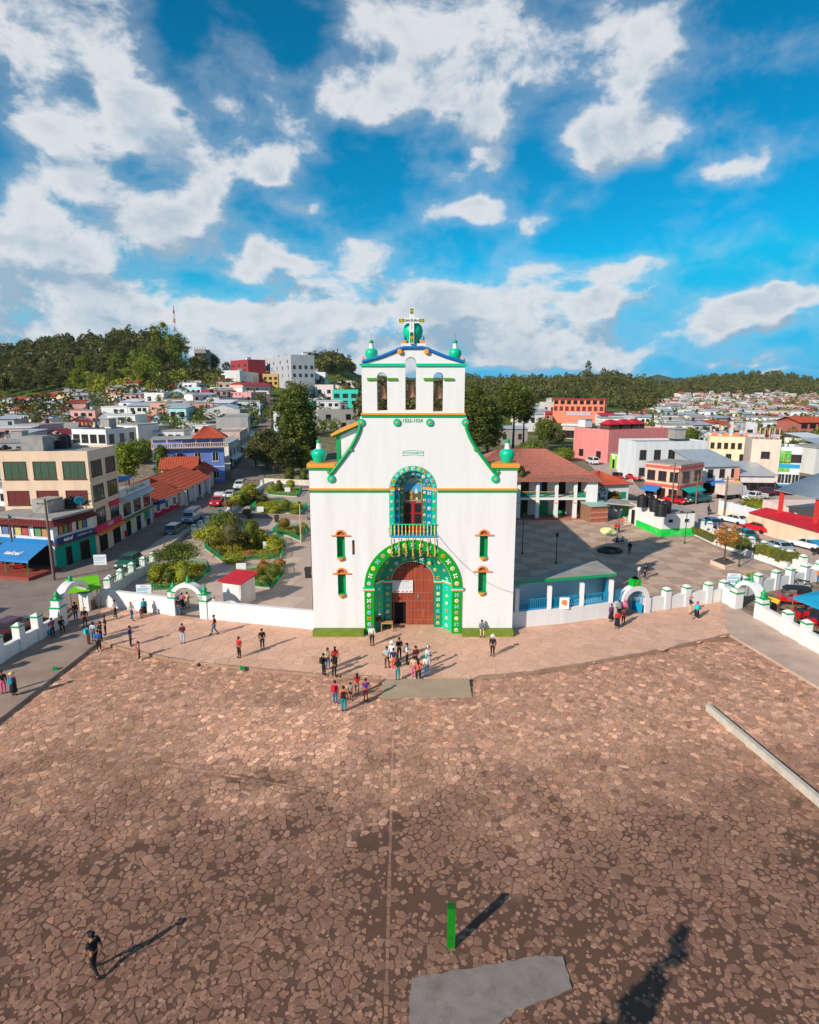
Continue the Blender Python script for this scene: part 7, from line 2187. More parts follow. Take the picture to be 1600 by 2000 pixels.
c=planter_tree('square low stone planter holding the autumn tree in the courtyard',[(1387,1101),(1416,1113),(1441,1107),(1412,1093)],.45,paint(S(216,190,170),'planter_stone'))
tree('autumn_tree','small tree with orange and green leaves in the square courtyard planter',c,4.6,1.5,'broad','orange',1.7,46,.10,24,.09,seed=3)
planter_tree('long white planter wall along the right side of the courtyard',[(1401,1066),(1537,1114),(1552,1106),(1412,1057)],.8,M_WHITE)
planter_tree('short white planter below the service block',[(1344,1040),(1399,1066),(1406,1059),(1352,1034)],.7,M_WHITE)
hr=random.Random(31)
def hedge(name,label,pts_,w,h,leaf,z=0.0,seed=0,dens=44,size=.13,step=.3,cat='hedge',group=None):
 """clipped hedge along ground points"""
 r_=random.Random(seed);o0=pts_[0]
 t=thing(name,label,cat,o0+Vector((0,0,z)),0,group)
 bb=MB();core=MB()
 for a,c in zip(pts_[:-1],pts_[1:]):
  n=max(1,int((c-a).length/step));d_=(c-a).normalized();m_=Vector((-d_.y,d_.x,0))
  q=[a-m_*w*.4,c-m_*w*.4,c+m_*w*.4,a+m_*w*.4]
  core.prism([(v.x-o0.x,v.y-o0.y)for v in q],0,h*.85)
  for i in range(n):
   for k in range(max(2,int(h/.3))):
    p=a.lerp(c,(i+r_.random())/n)-o0
    g=r_.gauss(1,.2);bb.tint=(g*1.05,g,g*.9)
    for _ in range(dens//2):
     v=p+m_*r_.uniform(-.5,.5)*w+d_*r_.gauss(0,.2);v.z=h*(r_.random()**.6)+r_.gauss(0,.04)
     u=Vector((r_.gauss(0,1),r_.gauss(0,1),r_.gauss(0,1))).normalized();x=u.cross(Vector((r_.gauss(0,1),r_.gauss(0,1),r_.gauss(0,1)))).normalized();s_=size*r_.uniform(.7,1.4)
     bb._add([tuple(v-u*s_),tuple(v+x*s_*.6),tuple(v+u*s_)],[(0,1,2)])
 core.build('stems',mat('hedge_core',(.09,.095,.02),rough=.95),t);bb.build('leaves',LEAF[leaf],t)
 return t
hedge('hedge','long yellow green hedge in the white planter right of the courtyard',[gp(1478,1090),gp(1500,1097),gp(1530,1108),gp(1556,1108)],1.5,1.3,'yellow',.6,1)
hedge('hedge','leafy mass of shrubs at the upper end of the long white planter',[gp(1408,1068),gp(1432,1076),gp(1455,1084)],1.3,1.5,'bright',.6,2)
hedge('shrub_row','sparse shrubs in the short planter below the service block',[gp(1352,1045),gp(1392,1064)],.7,.9,'yellow',.5,3,12)
hedge('hedge','low clipped hedge behind the front wall pillars on the right',[gp(1455,1150),gp(1478,1146)],.9,1.3,'yellow',.2,4)
t=tree('shrub','round olive bush behind the panelled street wall',gp(1478,1002),2.6,2.9,'bush','yellow',.2,60,.13,26,.1,'shrub',seed=5)
def lamp_post(label,px,py,h,m,kind='globe',r=.06):
 t=thing('street_lamp',label,'street lamp',gp(px,py),0,'lamps in the churchyard')
 MB().lathe([(.14,0),(.12,.2),(r,.4),(r*.8,h)],8).build('pole',m,t)
 if kind=='globe':MB().ball((0,0,h+.22),.26,12,8).build('globe',mat('white_lamp_globe',(.75,.75,.74),rough=.3,bump=0),t)
 elif kind=='twin':
  MB().tube([(-.7,0,h-.05),(.7,0,h-.05)],.04).build('arm',m,t)
  for s in(-1,1):MB().lathe([(.05,.25),(.28,.05),(.26,0)],10,(s*.7,0,h-.1)).build('lamp_shade',M_BLACK,t)
 else:
  MB().lathe([(.05,0),(.16,.08),(.22,.4),(.02,.6)],8,(0,0,h)).build('lantern',m,t)
 return t
M_GPOST=mat('dark_green_post',(.02,.07,.035),rough=.5,bump=0)
lamp_post('tall twin headed lamp in front of the green service block',1337,1062,4.3,M_GPOST,'twin')
lamp_post('white globe lamp on a slim post beside the autumn tree',1443,1107,5.0,M_GPOST)
lamp_post('dark lantern post on the shaded courtyard near the church',1020,1082,4.6,M_GPOST,'lantern')
lamp_post('lantern post in the middle of the shaded courtyard',1086,1101,3.2,M_GPOST,'lantern')
lamp_post('white globe lamp in the garden beside the left street',441,1004,2.9,M_CONC)
lamp_post('lamp at the back of the garden under the dark trees',536,937,2.4,M_IRON,'lantern')
t=thing('flag_pole','tall bare pale pole beside the raised flower bed near the church','pole',gp(588,1060));MB().tube([(0,0,0),(0,0,5.2)],[.10,.06]).build('pole',paint(S(200,170,150),'pale_pole'),t)
t=thing('fountain_base','broken dark stone basin on the shaded courtyard','basin',gp(1191,1078))
for k in range(8):
 a=k*pi/4;MB().cbox((1.3*cos(a),1.0*sin(a),.18),(.9,.35,.36+.08*(k%3)),a+pi/2).build('stone',mat('sooty_stone',(.07,.06,.055),var=.3),t)
t=thing('parasol','pale yellow parasol shading a seller in the courtyard','parasol',gp(1184,1062))
MB().tube([(0,0,0),(0,0,2.3)],.03).build('pole',M_METAL,t)
bb=MB();bb.lathe([(1.25,1.75),(1.0,1.98),(.55,2.2),(.03,2.35)],8,(0,0,0),False);o=bb.build('canopy',cloth(S(226,216,150),'pale_yellow_canvas'),t);o.rotation_euler=(.25,.1,0)
for i,(px,py,w_)in enumerate(((1105,1056,3.2),(1270,1076,2.2))):
 a=gp(px,py);bb=MB()
 for k in range(150):
  x,y=hr.gauss(0,w_*.42),hr.gauss(0,.7);bb.cbox((x,y,.03),(hr.uniform(.05,.35),hr.uniform(.03,.07),.012),hr.gauss(0,.5))
 o=bb.build('spilled_straw',mat('white_straw',(.62,.58,.55),bump=0));o.location=a;o['kind']='stuff'
q=[(1515,957),(1600,925),(1760,905),(1760,1000),(1600,978)]
ZM=6.2
mk=thing('market_hall','open market hall with large grey curved roof on red columns at the right edge','market hall',gp(1520,1005))
o0=mk.location
A=gp(1516,958,ZM);B=gp(1640,985,ZM);dv=(B-A);pv=Vector((-dv.y,dv.x,0)).normalized()
bb=MB();vs=[];fs=[]
nseg=10;LEN=dv.length*2.2
du=dv.normalized()
for i in range(nseg+1):
 f=i/nseg;zz=ZM+3.2*sin(pi*f)
 for e in(0,LEN):
  p=A+pv*(26*f)+du*e;vs.append((p.x-o0.x,p.y-o0.y,zz));vs.append((p.x-o0.x,p.y-o0.y,zz+.12))
for i in range(nseg):
 a=4*i;fs+=[(a,a+4,a+6,a+2),(a+1,a+3,a+7,a+5),(a,a+1,a+5,a+4),(a+2,a+6,a+7,a+3)]
bb._add(vs,fs,True);bb.build('roof',M_TIN,mk)
M_REDC=paint(S(206,60,50),'red_column_paint')
for k in range(5):
 p=A+du*(.6+k*6.2)+pv*.5-o0;MB().box(p.x-.22,p.x+.22,p.y-.22,p.y+.22,0,ZM-.02).build('column',M_REDC,mk)
bb=MB();p=A+pv*4-o0
bb.cbox((p.x+6,p.y+6,1.6),(12,6,3.2),0);bb.build('inner_wall',paint(S(236,206,196),'market_inner_wall'),mk)
h=thing('red_roof_shed','low shed with wide red sheet roof in front of the market hall','shed',gp(1470,1005));o0=h.location
q=[gp(1462,1000,2.6),gp(1640,1050,2.6),gp(1640,1022,3.4),gp(1496,991,3.4)]
MB()._add([tuple(v-o0)for v in q]+[tuple(v-o0-Vector((0,0,.08)))for v in q],[(0,1,2,3),(4,7,6,5),(0,4,5,1),(1,5,6,2),(2,6,7,3),(3,7,4,0)]).build('roof',M_REDTIN,h)
MB().prism([(v.x-o0.x+.3,v.y-o0.y+.4)for v in q],0,2.45).build('wall',M_CREAM,h)
w=thing('panelled_wall','cream street wall topped with pale corrugated panels on the right','wall',gp(1402,1006));o0=w.location
A=gp(1402,1006);B=gp(1640,1073);L_=(B-A).length;w.rotation_euler.z=atan2(B.y-A.y,B.x-A.x)
MB().box(0,L_,0,.3,0,1.25).build('base_wall',paint(S(240,214,190),'cream_base_wall'),w)
n=int(L_/2.6)
for k in range(n):
 MB().box(k*L_/n+.1,(k+1)*L_/n-.1,.08,.14,1.27,2.5).build('panel',paint(S(206,212,220),'pale_panel'),w)
 MB().box(k*L_/n-.09,k*L_/n+.09,.04,.2,1.26,2.65).build('panel_post',M_WFRAME,w)
MB().box(0,L_,-1.5,-.003,-.02,.14).build('pavement',M_PAVE_R,w)
t=thing('red_bin','red box mounted on the utility pole at the wall end','box',gp(1414,1004));MB().cbox((0,0,1.7),(.9,.5,.8)).build('box_body',M_REDC,t);MB().tube([(0,0,0),(0,0,1.3)],.05).build('pole',M_METAL,t)
st=thing('tarp_stall','food stall under a blue tarpaulin behind the right wall','stall',gp(1570,1190));o0=st.location
q=[gp(1550,1165,2.4),gp(1612,1190,2.3),gp(1660,1172,2.5),gp(1612,1150,2.7)]
for v in q:MB().tube([(v.x-o0.x,v.y-o0.y,0),(v.x-o0.x,v.y-o0.y,v.z)],.04).build('pole',M_WOOD,st)
c=sum(q,Vector())/4+Vector((0,0,.35))
bb=MB();bb._add([tuple(v-o0)for v in q]+[tuple(c-o0)],[(0,1,4),(1,2,4),(2,3,4),(3,0,4)])
for i in range(4):
 a,c_=q[i]-o0,q[(i+1)%4]-o0;bb.quad(a,c_,c_-Vector((0,0,.25)),a-Vector((0,0,.25)))
bb.build('tarpaulin',cloth(S(30,150,190),'blue_tarpaulin'),st)
M_REDP=mat('red_plastic',S(190,24,24),rough=.4,bump=0)
ch0=None
k=0
for(px,py,a)in((1556,1204,.3),(1562,1213,1.8),(1572,1210,3.0),(1568,1198,4.4),(1583,1221,.8),(1592,1226,2.0),(1598,1217,3.5)):
 if ch0 is None:
  ch0=thing('plastic_chair','red plastic chair under the blue tarpaulin stall','chair',gp(px,py),a,'red chairs at the tarpaulin stall')
  MB().box(-.22,.22,-.22,.22,.42,.46).build('seat',M_REDP,ch0)
  MB().slab([(-.22,.46),(.22,.46),(.18,.88),(-.18,.88)],.2,.24).build('backrest',M_REDP,ch0)
  for x in(-.2,.2):
   for y in(-.2,.2):
    MB().box(x-.02,x+.02,y-.02,y+.02,0,.42).build('leg',M_REDP,ch0)
   MB().box(x-.02,x+.02,-.2,.2,.64,.68).build('armrest',M_REDP,ch0)
 else:
  c=copy_tree(ch0);c.location=gp(px,py);c.rotation_euler.z=a;c['label']='red plastic chair under the blue tarpaulin, '+('second from the gate','right of the first table','behind the first table','at the front of the right edge table','nearest the plaza wall pillar','at the right edge of the view')[k];k+=1
for i,(px,py)in enumerate(((1565,1206),(1590,1221))):
 t=thing('cafe_table',('table with dark cloth and green bowl among the red chairs','table with dark cloth at the right edge among red chairs')[i],'table',gp(px,py))
 MB().cbox((0,0,.72),(.9,.9,.05)).build('table_top',mat('dark_cloth',(.03,.035,.06)),t)
 for a in(-.35,.35):
  for c in(-.35,.35):MB().tube([(a,c,0),(a,c,.7)],.03).build('leg',M_METAL,t)
t=thing('orange_tarp_cart','cart covered by an orange tarpaulin behind the right gate','cart',gp(1505,1187));o0=t.location
q=[gp(1484,1166,1.7),gp(1520,1180,1.6),gp(1524,1172,1.9),gp(1487,1160,2.0)]
MB()._add([tuple(v-o0)for v in q],[(0,1,2,3)]).build('tarpaulin',cloth(S(240,170,40),'orange_tarpaulin'),t)
for v in q:MB().tube([(v.x-o0.x,v.y-o0.y,0),(v.x-o0.x,v.y-o0.y,v.z)],.03).build('pole',M_WOOD,t)
MB().cbox((-.4,0,.5),(1.5,.9,.9)).build('cart_box',paint(S(150,90,84),'cart_brown'),t)
t=thing('blue_tarp','corner of a blue tarpaulin behind the right street wall','tarpaulin',gp(1600,1110)+Vector((3,2,0)))
MB()._add([(-2.5,-1.5,2.2),(2.5,-1.5,2.2),(2.5,1.5,2.5),(-2.5,1.5,2.5)],[(0,1,2,3)]).build('canvas',_mats['blue_tarpaulin'],t)
for x in(-2.4,2.4):MB().tube([(x,-1.4,0),(x,-1.4,2.2)],.04).build('pole',M_WOOD,t)
def info_board(label,p,w,h,z,m,ang=0.0,lines=0,title=None):
 t=thing('sign_board',label,'sign board',p,ang)
 for s in(-1,1):MB().box(s*w*.42-.03,s*w*.42+.03,.031,.08,0,z+h).build('post',M_METAL,t)
 bb=MB();bb.box(-w/2,w/2,-.03,.03,z,z+h);o=bb.build('panel',m,t)
 if title:text_on('lettering',title,h*.17,M_BLUE,o,(0,-.034,z+h*.86),extrude=.003)
 if lines:
  bb=MB()
  for k in range(lines):
   if k%4==3:continue
   bb.box(-w*.44,w*(.44-.12*(k%3)),-.034,-.0305,z+h*(.72-.64*k/lines)-.02,z+h*(.72-.64*k/lines)+.025)
  o2=bb.build('printed_lines',M_SKYBLUE,t);o2['kind']='stuff'
 return t
M_SIGN=mat('white_sign_panel',(.72,.73,.74),rough=.5,var=.04,bump=0)
info_board('white notice board with blue printed text behind the left front wall',gp(284,1186),1.35,1.25,.95,M_SIGN,.05,9,'AVISO')
info_board('white notice board with blue printed text behind the right front wall',gp(1429,1168),1.2,1.3,1.2,M_SIGN,-.12,9,'AVISO')
info_board('double sheet white notice on a post at the street corner',gp(200,1137),1.25,1.1,1.9,M_SIGN,.15,5)
for i,(px,py,lb)in enumerate(((523,1079,'among hedges of the large bed'),(472,1124,'above the small front bed'),(509,1006,'in the middle garden bed'),(562,966,'in the far garden bed'),(1110,1600,''))):
 if lb:info_board('blank white square sign '+lb,gp(px,py),1.05,.85,.55,M_SIGN,.1)
for i,(x,y,w_,d_,h_)in enumerate(((-62,30,12,12,9.0),(-60,12,12,14,8.0))):
 bldg('street_house',('plain cream street house outside the left edge of the view','plain white street house outside the left edge of the view')[i],Vector((x,y,0)),Vector((x+w_,y,0)),h_,d_,(M_CREAM,M_WHITE2)[i],('flat',None,.5),f=[(1,2.4,3,1.4,'b'),(4,5.6,3,1.4,'b')],r=[(1,2.4,3,1.4,'b'),(4,5.6,3,1.4,'b')])
# ====== THE GARDEN LEFT OF THE CHURCH
GP_=[gp(200,1178),gp(404,1203),gp(612,1222),gp(603,930),gp(548,928),gp(435,1003),gp(380,1038),gp(306,1090),gp(203,1140)]
gpoly=[(v.x,v.y)for v in GP_]
gard=sheet('garden_paving',GP_,.006,mat('garden_joints',(.42,.32,.265),rough=.95,world=True),.12,True)
rng=random.Random(12);S_=3.3;ca,sa=cos(-.28),sin(-.28);base_=gp(520,1100);cnt=0
for j in range(-12,13):
 for i in range(-12,13):
  q=[((i+a)*S_+e,(j+b_)*S_+f)for a,b_,e,f in((0,0,.014,.014),(1,0,-.014,.014),(1,1,-.014,-.014),(0,1,.014,-.014))]
  q=[(base_.x+x*ca-y*sa,base_.y+x*sa+y*ca)for x,y in q]
  if all(inside(p,gpoly)for p in q):
   MB().prism(q,-.05,.014+rng.uniform(0,.006)).build('paving_slab',M_GARDEN_PAVE,gard)
t=thing('street_steps','long concrete steps from the garden down to the left street','steps',gp(306,1090))
A=gp(308,1088);B=gp(378,1036);d=B-A;m_=Vector((-d.y,d.x,0)).normalized()
for k in range(4):
 q=[A-A+m_*(.5*k),d+m_*(.5*k),d+m_*2.2,m_*2.2]
 MB().prism([(v.x,v.y)for v in q],-.05,.13*(4-k)+.02 if k else .5).build('step',M_GARDEN_PAVE,t)
def bed(label,poly,h=.16):
 a=gp(*poly[0]);t=thing('flower_bed',label,'flower bed',a);pts=[gp(*q)-a for q in poly]
 MB().prism([(p.x,p.y)for p in pts],-.02,h).build('kerb',M_GARDEN_PAVE,t)
 c=sum(pts,Vector())/len(pts)
 MB().prism([(c.x+(p.x-c.x)*.93,c.y+(p.y-c.y)*.93)for p in pts],h-.05,h+.03).build('soil',mat('grassy_soil',(.10,.09,.03),rough=.95,var=.5,scale=3),t)
 n=len(poly)
 for i in range(n):
  railing('bed_railing','',gp(*poly[i]),gp(*poly[(i+1)%n]),h,.62,M_RAILG,.15,None,t,.016)
 r_=random.Random(len(label));bb=MB();xs=[p.x for p in pts];ys=[p.y for p in pts];pl=[(c.x+(p.x-c.x)*.9,c.y+(p.y-c.y)*.9)for p in pts]
 for k in range(int(110*(max(xs)-min(xs))*(max(ys)-min(ys)))):
  x,y=r_.uniform(min(xs),max(xs)),r_.uniform(min(ys),max(ys))
  if not inside((x,y),pl):continue
  g=r_.gauss(1,.25);bb.tint=(g*1.1,g,g*.8)if r_.random()<.94 else(4,1.2,1.6);v=Vector((x,y,h+r_.uniform(.02,.35)));u=Vector((r_.gauss(0,1),r_.gauss(0,1),r_.gauss(0,.6))).normalized()*.12;w=u.cross(Vector((r_.gauss(0,1),r_.gauss(0,1),1))).normalized()*.09
  bb._add([tuple(v-u),tuple(v+w),tuple(v+u)],[(0,1,2)])
 o=bb.build('ground_cover',LEAF['yellow'],t);o['kind']='stuff'
 return t
BEDS=[bed('small railed flower bed behind the left garden arch',[(298,1156),(372,1152),(411,1119),(405,1106),(345,1098),(300,1112)]),bed('large railed flower bed of topiary in the middle of the garden',[(400,1073),(435,1099),(550,1093),(557,1071),(552,1055),(470,1040),(408,1055)]),bed('railed flower bed with clipped balls next to the red kiosk',[(489,1147),(533,1151),(555,1123),(553,1107),(460,1120)]),bed('raised railed bed close to the church wall',[(533,1042),(562,1048),(587,1059),(602,1036),(546,1029)]),bed('long railed bed behind the stone retaining wall',[(489,996),(588,1006),(600,990),(510,978)]),bed('far railed bed at the back of the garden',[(524,967),(580,971),(590,958),(536,955)]),bed('railed bed of tall shrubs beside the left street wall',[(455,990),(484,984),(506,962),(486,955),(448,978)])]
rw_=thing('retaining_wall','low rubble stone retaining wall across the garden','wall',gp(454,1010));A=gp(454,1012);B=gp(602,1018)
rr=random.Random(4);L_=(B-A).length;rw_.rotation_euler.z=atan2(B.y-A.y,B.x-A.x)
MB().box(0,L_,.05,.5,0,.72).build('core',M_CONC,rw_)
for k in range(60):
 for r_ in range(3):
  x=k*L_/60;MB().cbox((x+L_/120,.02,.14+.24*r_),(L_/60*rr.uniform(.8,.97),.12+rr.uniform(0,.06),.21*rr.uniform(.85,1.05)),0,.92).build('stone',(mat('wall_rubble_pink',(.34,.24,.19),var=.25),mat('wall_rubble_grey',(.28,.24,.21),var=.25))[rr.random()<.4],rw_)
bw=thing('garden_back_wall','pale stone wall at the back of the garden under the trees','wall',gp(512,950));A=gp(516,946);B=gp(604,950);a=bw.location
MB().prism([(v.x-a.x,v.y-a.y)for v in(A,B,B+Vector((0,.4,0)),A+Vector((0,.4,0)))],0,1.3).build('wall_run',paint(S(206,194,180),'pale_stone_wall',scale=3,var=.2),bw)
PLANTS=[('clipped_bush','squat clipped cylinder bush at the left of the small bed',309,1141,1.9,.75,'column','yellow',.05,60,.07),('clipped_bush','dark clipped bush beside the cylinder bush',332,1142,1.5,.7,'column','mid',.05,50,.07),('clipped_bush','ragged yellow green bush at the right of the small bed',360,1143,2.2,.8,'column','yellow',.05,60,.08),('cloud_tree','flat cloud pruned tree rising over the small bed',350,1130,3.2,2.1,'broad','mid',2.0,90,.09),('cloud_tree','leaning flat topped tree at the left of the large bed',408,1072,2.3,1.7,'broad','yellow',1.2,60,.09),('shrub','big dark feathery shrub at the back of the large bed',438,1054,3.3,1.9,'broad','mid',.5,110,.1),('willowy_tree','thin pale willowy tree inside the large bed',454,1085,3.8,.95,'column','olive',1.2,55,.08),('stacked_topiary','dark stacked topiary behind the willowy tree',492,1056,2.5,.9,'column','mid',.1,60,.08),('stacked_topiary','bright yellow green stacked topiary in the large bed',511,1074,2.3,.8,'column','yellow',.1,60,.08),('clipped_bush','square clipped hedge bush at the right end of the large bed',537,1079,1.7,1.0,'column','yellow',.05,70,.08),('shrub','reddish flowering shrub at the front of the large bed',485,1090,.9,.9,'bush','orange',.02,40,.06),('shrub','low yellow flowering shrub in the large bed',455,1098,.8,1.1,'bush','yellow',.02,40,.06),('shrub','low green shrub at the right of the large bed',520,1090,.8,1.2,'bush','yellow',.02,40,.06),('shrub','small grey green shrub at the left of the large bed',427,1085,.9,.8,'bush','olive',.02,30,.06),('willowy_tree','slender pale sapling in the middle of the large bed',478,1075,2.6,.7,'cone','olive',.6,40,.08),('clipped_ball','clipped ball at the left of the bed beside the kiosk',505,1134,1.3,.62,'ball','mid',.05,70,.055),('clipped_ball','largest clipped ball of the bed beside the kiosk',534,1132,1.6,.82,'ball','mid',.05,90,.055),('clipped_ball','front clipped ball of the bed beside the kiosk',517,1147,1.2,.58,'ball','mid',.05,70,.055),('shrub','orange flowering shrub behind the clipped balls',516,1117,1.2,.8,'bush','orange',.02,40,.06),('shrub','orange shrub at the corner of the bed nearest the church',547,1108,1.1,.6,'bush','orange',.02,36,.06),('shrub','low clipped brownish hedge behind the blank sign',480,1128,.7,1.3,'bush','yellow',.02,40,.06),('ball_tree','small brown ball tree in the raised bed',556,1040,1.9,.75,'ball','brown',.7,60,.06),('ball_tree','green clipped ball in the raised bed',580,1050,1.5,.7,'ball','mid',.1,60,.06),('shrub','yellow shrub at the back of the raised bed',592,1038,1.2,.8,'bush','yellow',.02,30,.07),('ball_tree','little round topped tree at the street wall',447,1024,1.7,.55,'ball','olive',.7,40,.06),('ball_tree','big round ball tree in the long bed',556,1003,2.2,1.0,'ball','mid',.5,80,.07),('ball_tree','ball tree by the back wall',569,962,2.3,.8,'ball','yellow',.8,50,.07),('clipped_bush','columnar clipped bush by the back wall',546,963,2.2,.6,'column','mid',.05,50,.07),('shrub','tall loose shrub beside the street wall, nearest the van',462,989,2.2,1.1,'bush','yellow',.05,60,.09),('shrub','tall yellow shrub at the top of the street bed',488,982,3.2,1.6,'broad','yellow',.3,80,.1),('shrub','dark dense shrub in the street bed',478,986,2.0,1.2,'bush','mid',.05,60,.09),('cloud_tree','flat mushroom shaped bush by the globe lamp',452,1002,1.9,1.2,'broad','brown',1.1,50,.08),('shrub','round olive shrub at the end of the street bed',508,982,1.6,1.3,'bush','olive',.05,50,.08),('shrub','yellow green shrub in the long bed',535,1003,1.0,1.1,'bush','yellow',.02,40,.07),('shrub','low bright shrub beside the blank sign of the long bed',520,1003,.8,1.0,'bush','yellow',.02,40,.07),('ball_tree','small yellow ball tree close to the church wall',583,1003,1.9,.5,'ball','yellow',.8,40,.06),('shrub','light green shrub near the church wall',577,1006,.9,.8,'bush','yellow',.02,30,.06),('ball_tree','grey green mushroom topped bush below the long bed',483,1014,1.5,.6,'ball','olive',.6,40,.06),('clipped_bush','tall square hedge column under the dark trees',567,944,3.0,.9,'column','mid',.05,70,.09),('clipped_bush','ball topped topiary beside the hedge column',593,946,2.8,.7,'column','mid',.05,60,.09),('shrub','loose yellow shrub by the back wall',532,963,1.7,1.1,'bush','yellow',.05,50,.08)]
for i,(nm,lb,px,py,h_,w_,kd,lf,th,n,s_)in enumerate(PLANTS):
 tree(nm,lb,gp(px,py),h_*1.12,w_*1.18,kd,lf,th*1.1,int(n*1.3),s_,30,.05+.02*h_,'shrub' if 'tree' not in nm else 'tree','plants in the church garden',i,3 if th>.3 else 0,0,h_*.8)
K0=gp(413,1176);t=bldg('kiosk','small white shuttered kiosk with red tin roof behind the garden arch',gp(437,1181),gp(472,1186),2.3,2.3,paint(S(226,214,206),'kiosk_white'),('shed',M_REDTIN,.35,.32))
for k in range(7):MB().box(.1,t['L']-.1,-.03,-.004,.15+k*.29,.41+k*.29).build('shutter_slat',M_WHITE2,t)
for(px,py,lb)in((602,1128,'grey wheeled bin beside the church wall'),(489,1018,'dark bin at the left of the rubble wall'),(541,1020,'dark bin at the right of the rubble wall')):
 b_=thing('litter_bin',lb,'bin',gp(px,py));MB().cbox((0,0,.5),(.5,.55,1.0),0,1.25).build('bin_body',M_TRIM,b_);MB().cbox((0,.03,1.05),(.7,.76,.09)).build('lid',M_TRIM,b_)
 for s in(-1,1):MB().lathe([(.11,-.03),(.11,.03)],10,(s*.24,.28,.11),True,'x').build('wheel',M_TYRE,b_)
c=gp(163,1150,1.9);t=thing('lime_canopy','lime green canopy over a sweet stall outside the left corner gate','canopy',Vector((c.x,c.y,0)),.55)
for x in(-1.1,1.1):
 for y in(-.9,.9):MB().tube([(x,y,0),(x,y,2.0)],.03).build('pole',M_WOOD,t)
MB()._add([(-1.4,-1.2,2.0),(1.4,-1.2,2.0),(1.4,1.2,2.7),(-1.4,1.2,2.7)],[(0,1,2,3)]).build('canvas',cloth(S(110,190,20),'lime_canvas'),t)
b_=thing('sweet_stall','small stall of packed sweets and fruit under the lime canopy','stall',Vector((c.x,c.y,0)));MB().box(-.8,.8,-.4,.4,0,.8).build('counter',M_WOOD,b_)
for k in range(24):MB().cbox((-.7+.2*(k%8),-.28+.26*(k//8),.88),(.17,.22,.16)).build('packet',paint(M_POST[k%6],'poster_'+str(k%6)),b_)
# ====== NEARER TREES
TREES=[('cypress_tree','tall dense cypress left of the church gable',580,902,20,4.6,'broad','pine',2.5,520,.26),('cypress_tree','dark upper cypress crown behind the tall cypress',600,896,16,3.4,'cone','dark',2,260,.26),('olive_tree','rounded olive green tree beside the left street',522,918,9.5,3.6,'broad','olive',1.6,260,.2),('olive_tree','smaller olive tree at the bend of the left street',500,912,7.0,2.4,'broad','olive',1.5,160,.18),('dark_tree','dark low tree left of the turquoise urn',560,928,8,3,'broad','dark',1,180,.2),('garden_tree','bright green rounded tree left of the turquoise urn',590,924,6.4,2.2,'broad','bright',1,140,.16),('columnar_cypress','columnar cypress in front of the blue building',320,952,8.6,1.5,'column','mid',.6,170,.16),('yard_tree','bright green loose tree beside the cream building',252,950,9.4,2.6,'broad','bright',2,190,.18),('yard_tree','dark green tree mass between the villa and the blue building',274,905,6,4.2,'bush','mid',.5,160,.22),('cypress_tree','massive dark cypress right of the belfry',926,890,19.5,5.6,'broad','pine',2.0,560,.26),('cypress_tree','dark cypress behind the church shoulder',952,885,14,4.6,'broad','mid',1.5,260,.26),('bare_pine','tall thin crowned pine with bare trunk right of the church',1002,885,21,5.6,'broad','pine',10,230,.26),('bare_pine','second bare trunked pine beside the tall one',1022,880,16,3.4,'broad','olive',9,110,.24),('bush_tree','green leafy tree right of the bare pine',1062,868,9,3.4,'broad','mid',1.5,200,.2),('bush_tree','brownish shrub tree below the salmon restaurant',1088,868,6,2.6,'bush','olive',.5,130,.2),('bush_tree','low dark bushes beneath the bare pine',1040,895,5,4.5,'bush','mid',.3,150,.2),('bush_tree','bright tree left of the yellow shop house',1152,862,7,2.4,'broad','bright',1.5,120,.18),('bush_tree','green bush on the grey roofs by the town hall',1100,900,4,3,'bush','bright',.3,110,.16),('small_tree','small brown clipped tree before the white yard wall',1199,1006,3.8,.9,'column','brown',1.9,50,.09),('small_tree','leafless brown sapling by the annex',1170,1000,4.6,1.6,'broad','brown',2,14,.08),('church_shrub','narrow dark climbing shrub at the right flank of the church',1016,1010,8.0,.9,'column','dark',.2,90,.14),('town_tree','dark green trees right of the brick building',1560,905,7,4.6,'bush','bright',.4,170,.24),('town_tree','leafy trees left of the brick building',1528,880,7,5,'bush','olive',.4,160,.26),('town_tree','green trees at the far right town edge',1596,905,7,4,'bush','bright',.4,140,.24),('town_tree','trees behind the mural building',1500,870,6,4,'bush','mid',.4,120,.26),('town_tree','trees behind the grey and white building',1345,866,6,4,'bush','mid',.4,130,.26),('town_tree','light green tree beside the pink hall roof',1318,862,6,3.2,'bush','bright',.4,110,.24)]
for i,(nm,lb,px,py,h_,w_,kd,lf,th,n,s_)in enumerate(TREES):
 tree(nm,lb,(px,py),h_,w_,kd,lf,th,n,s_,30,.10+h_*.012,'tree',None,50+i,8 if 'bare' in nm else 5)
tip=gp(1388,1752,PLZ);hT=11.5;bt=Vector((tip.x,tip.y,PLZ))-Vector((SH.x,SH.y,0))*(hT-.2)/tan(SUN_EL)
tree('festival_tree','slender tree near the plaza front casting the shadow at lower right',bt,hT,1.0,'cone','pine',0.8,230,.12,22,.12,seed=77)
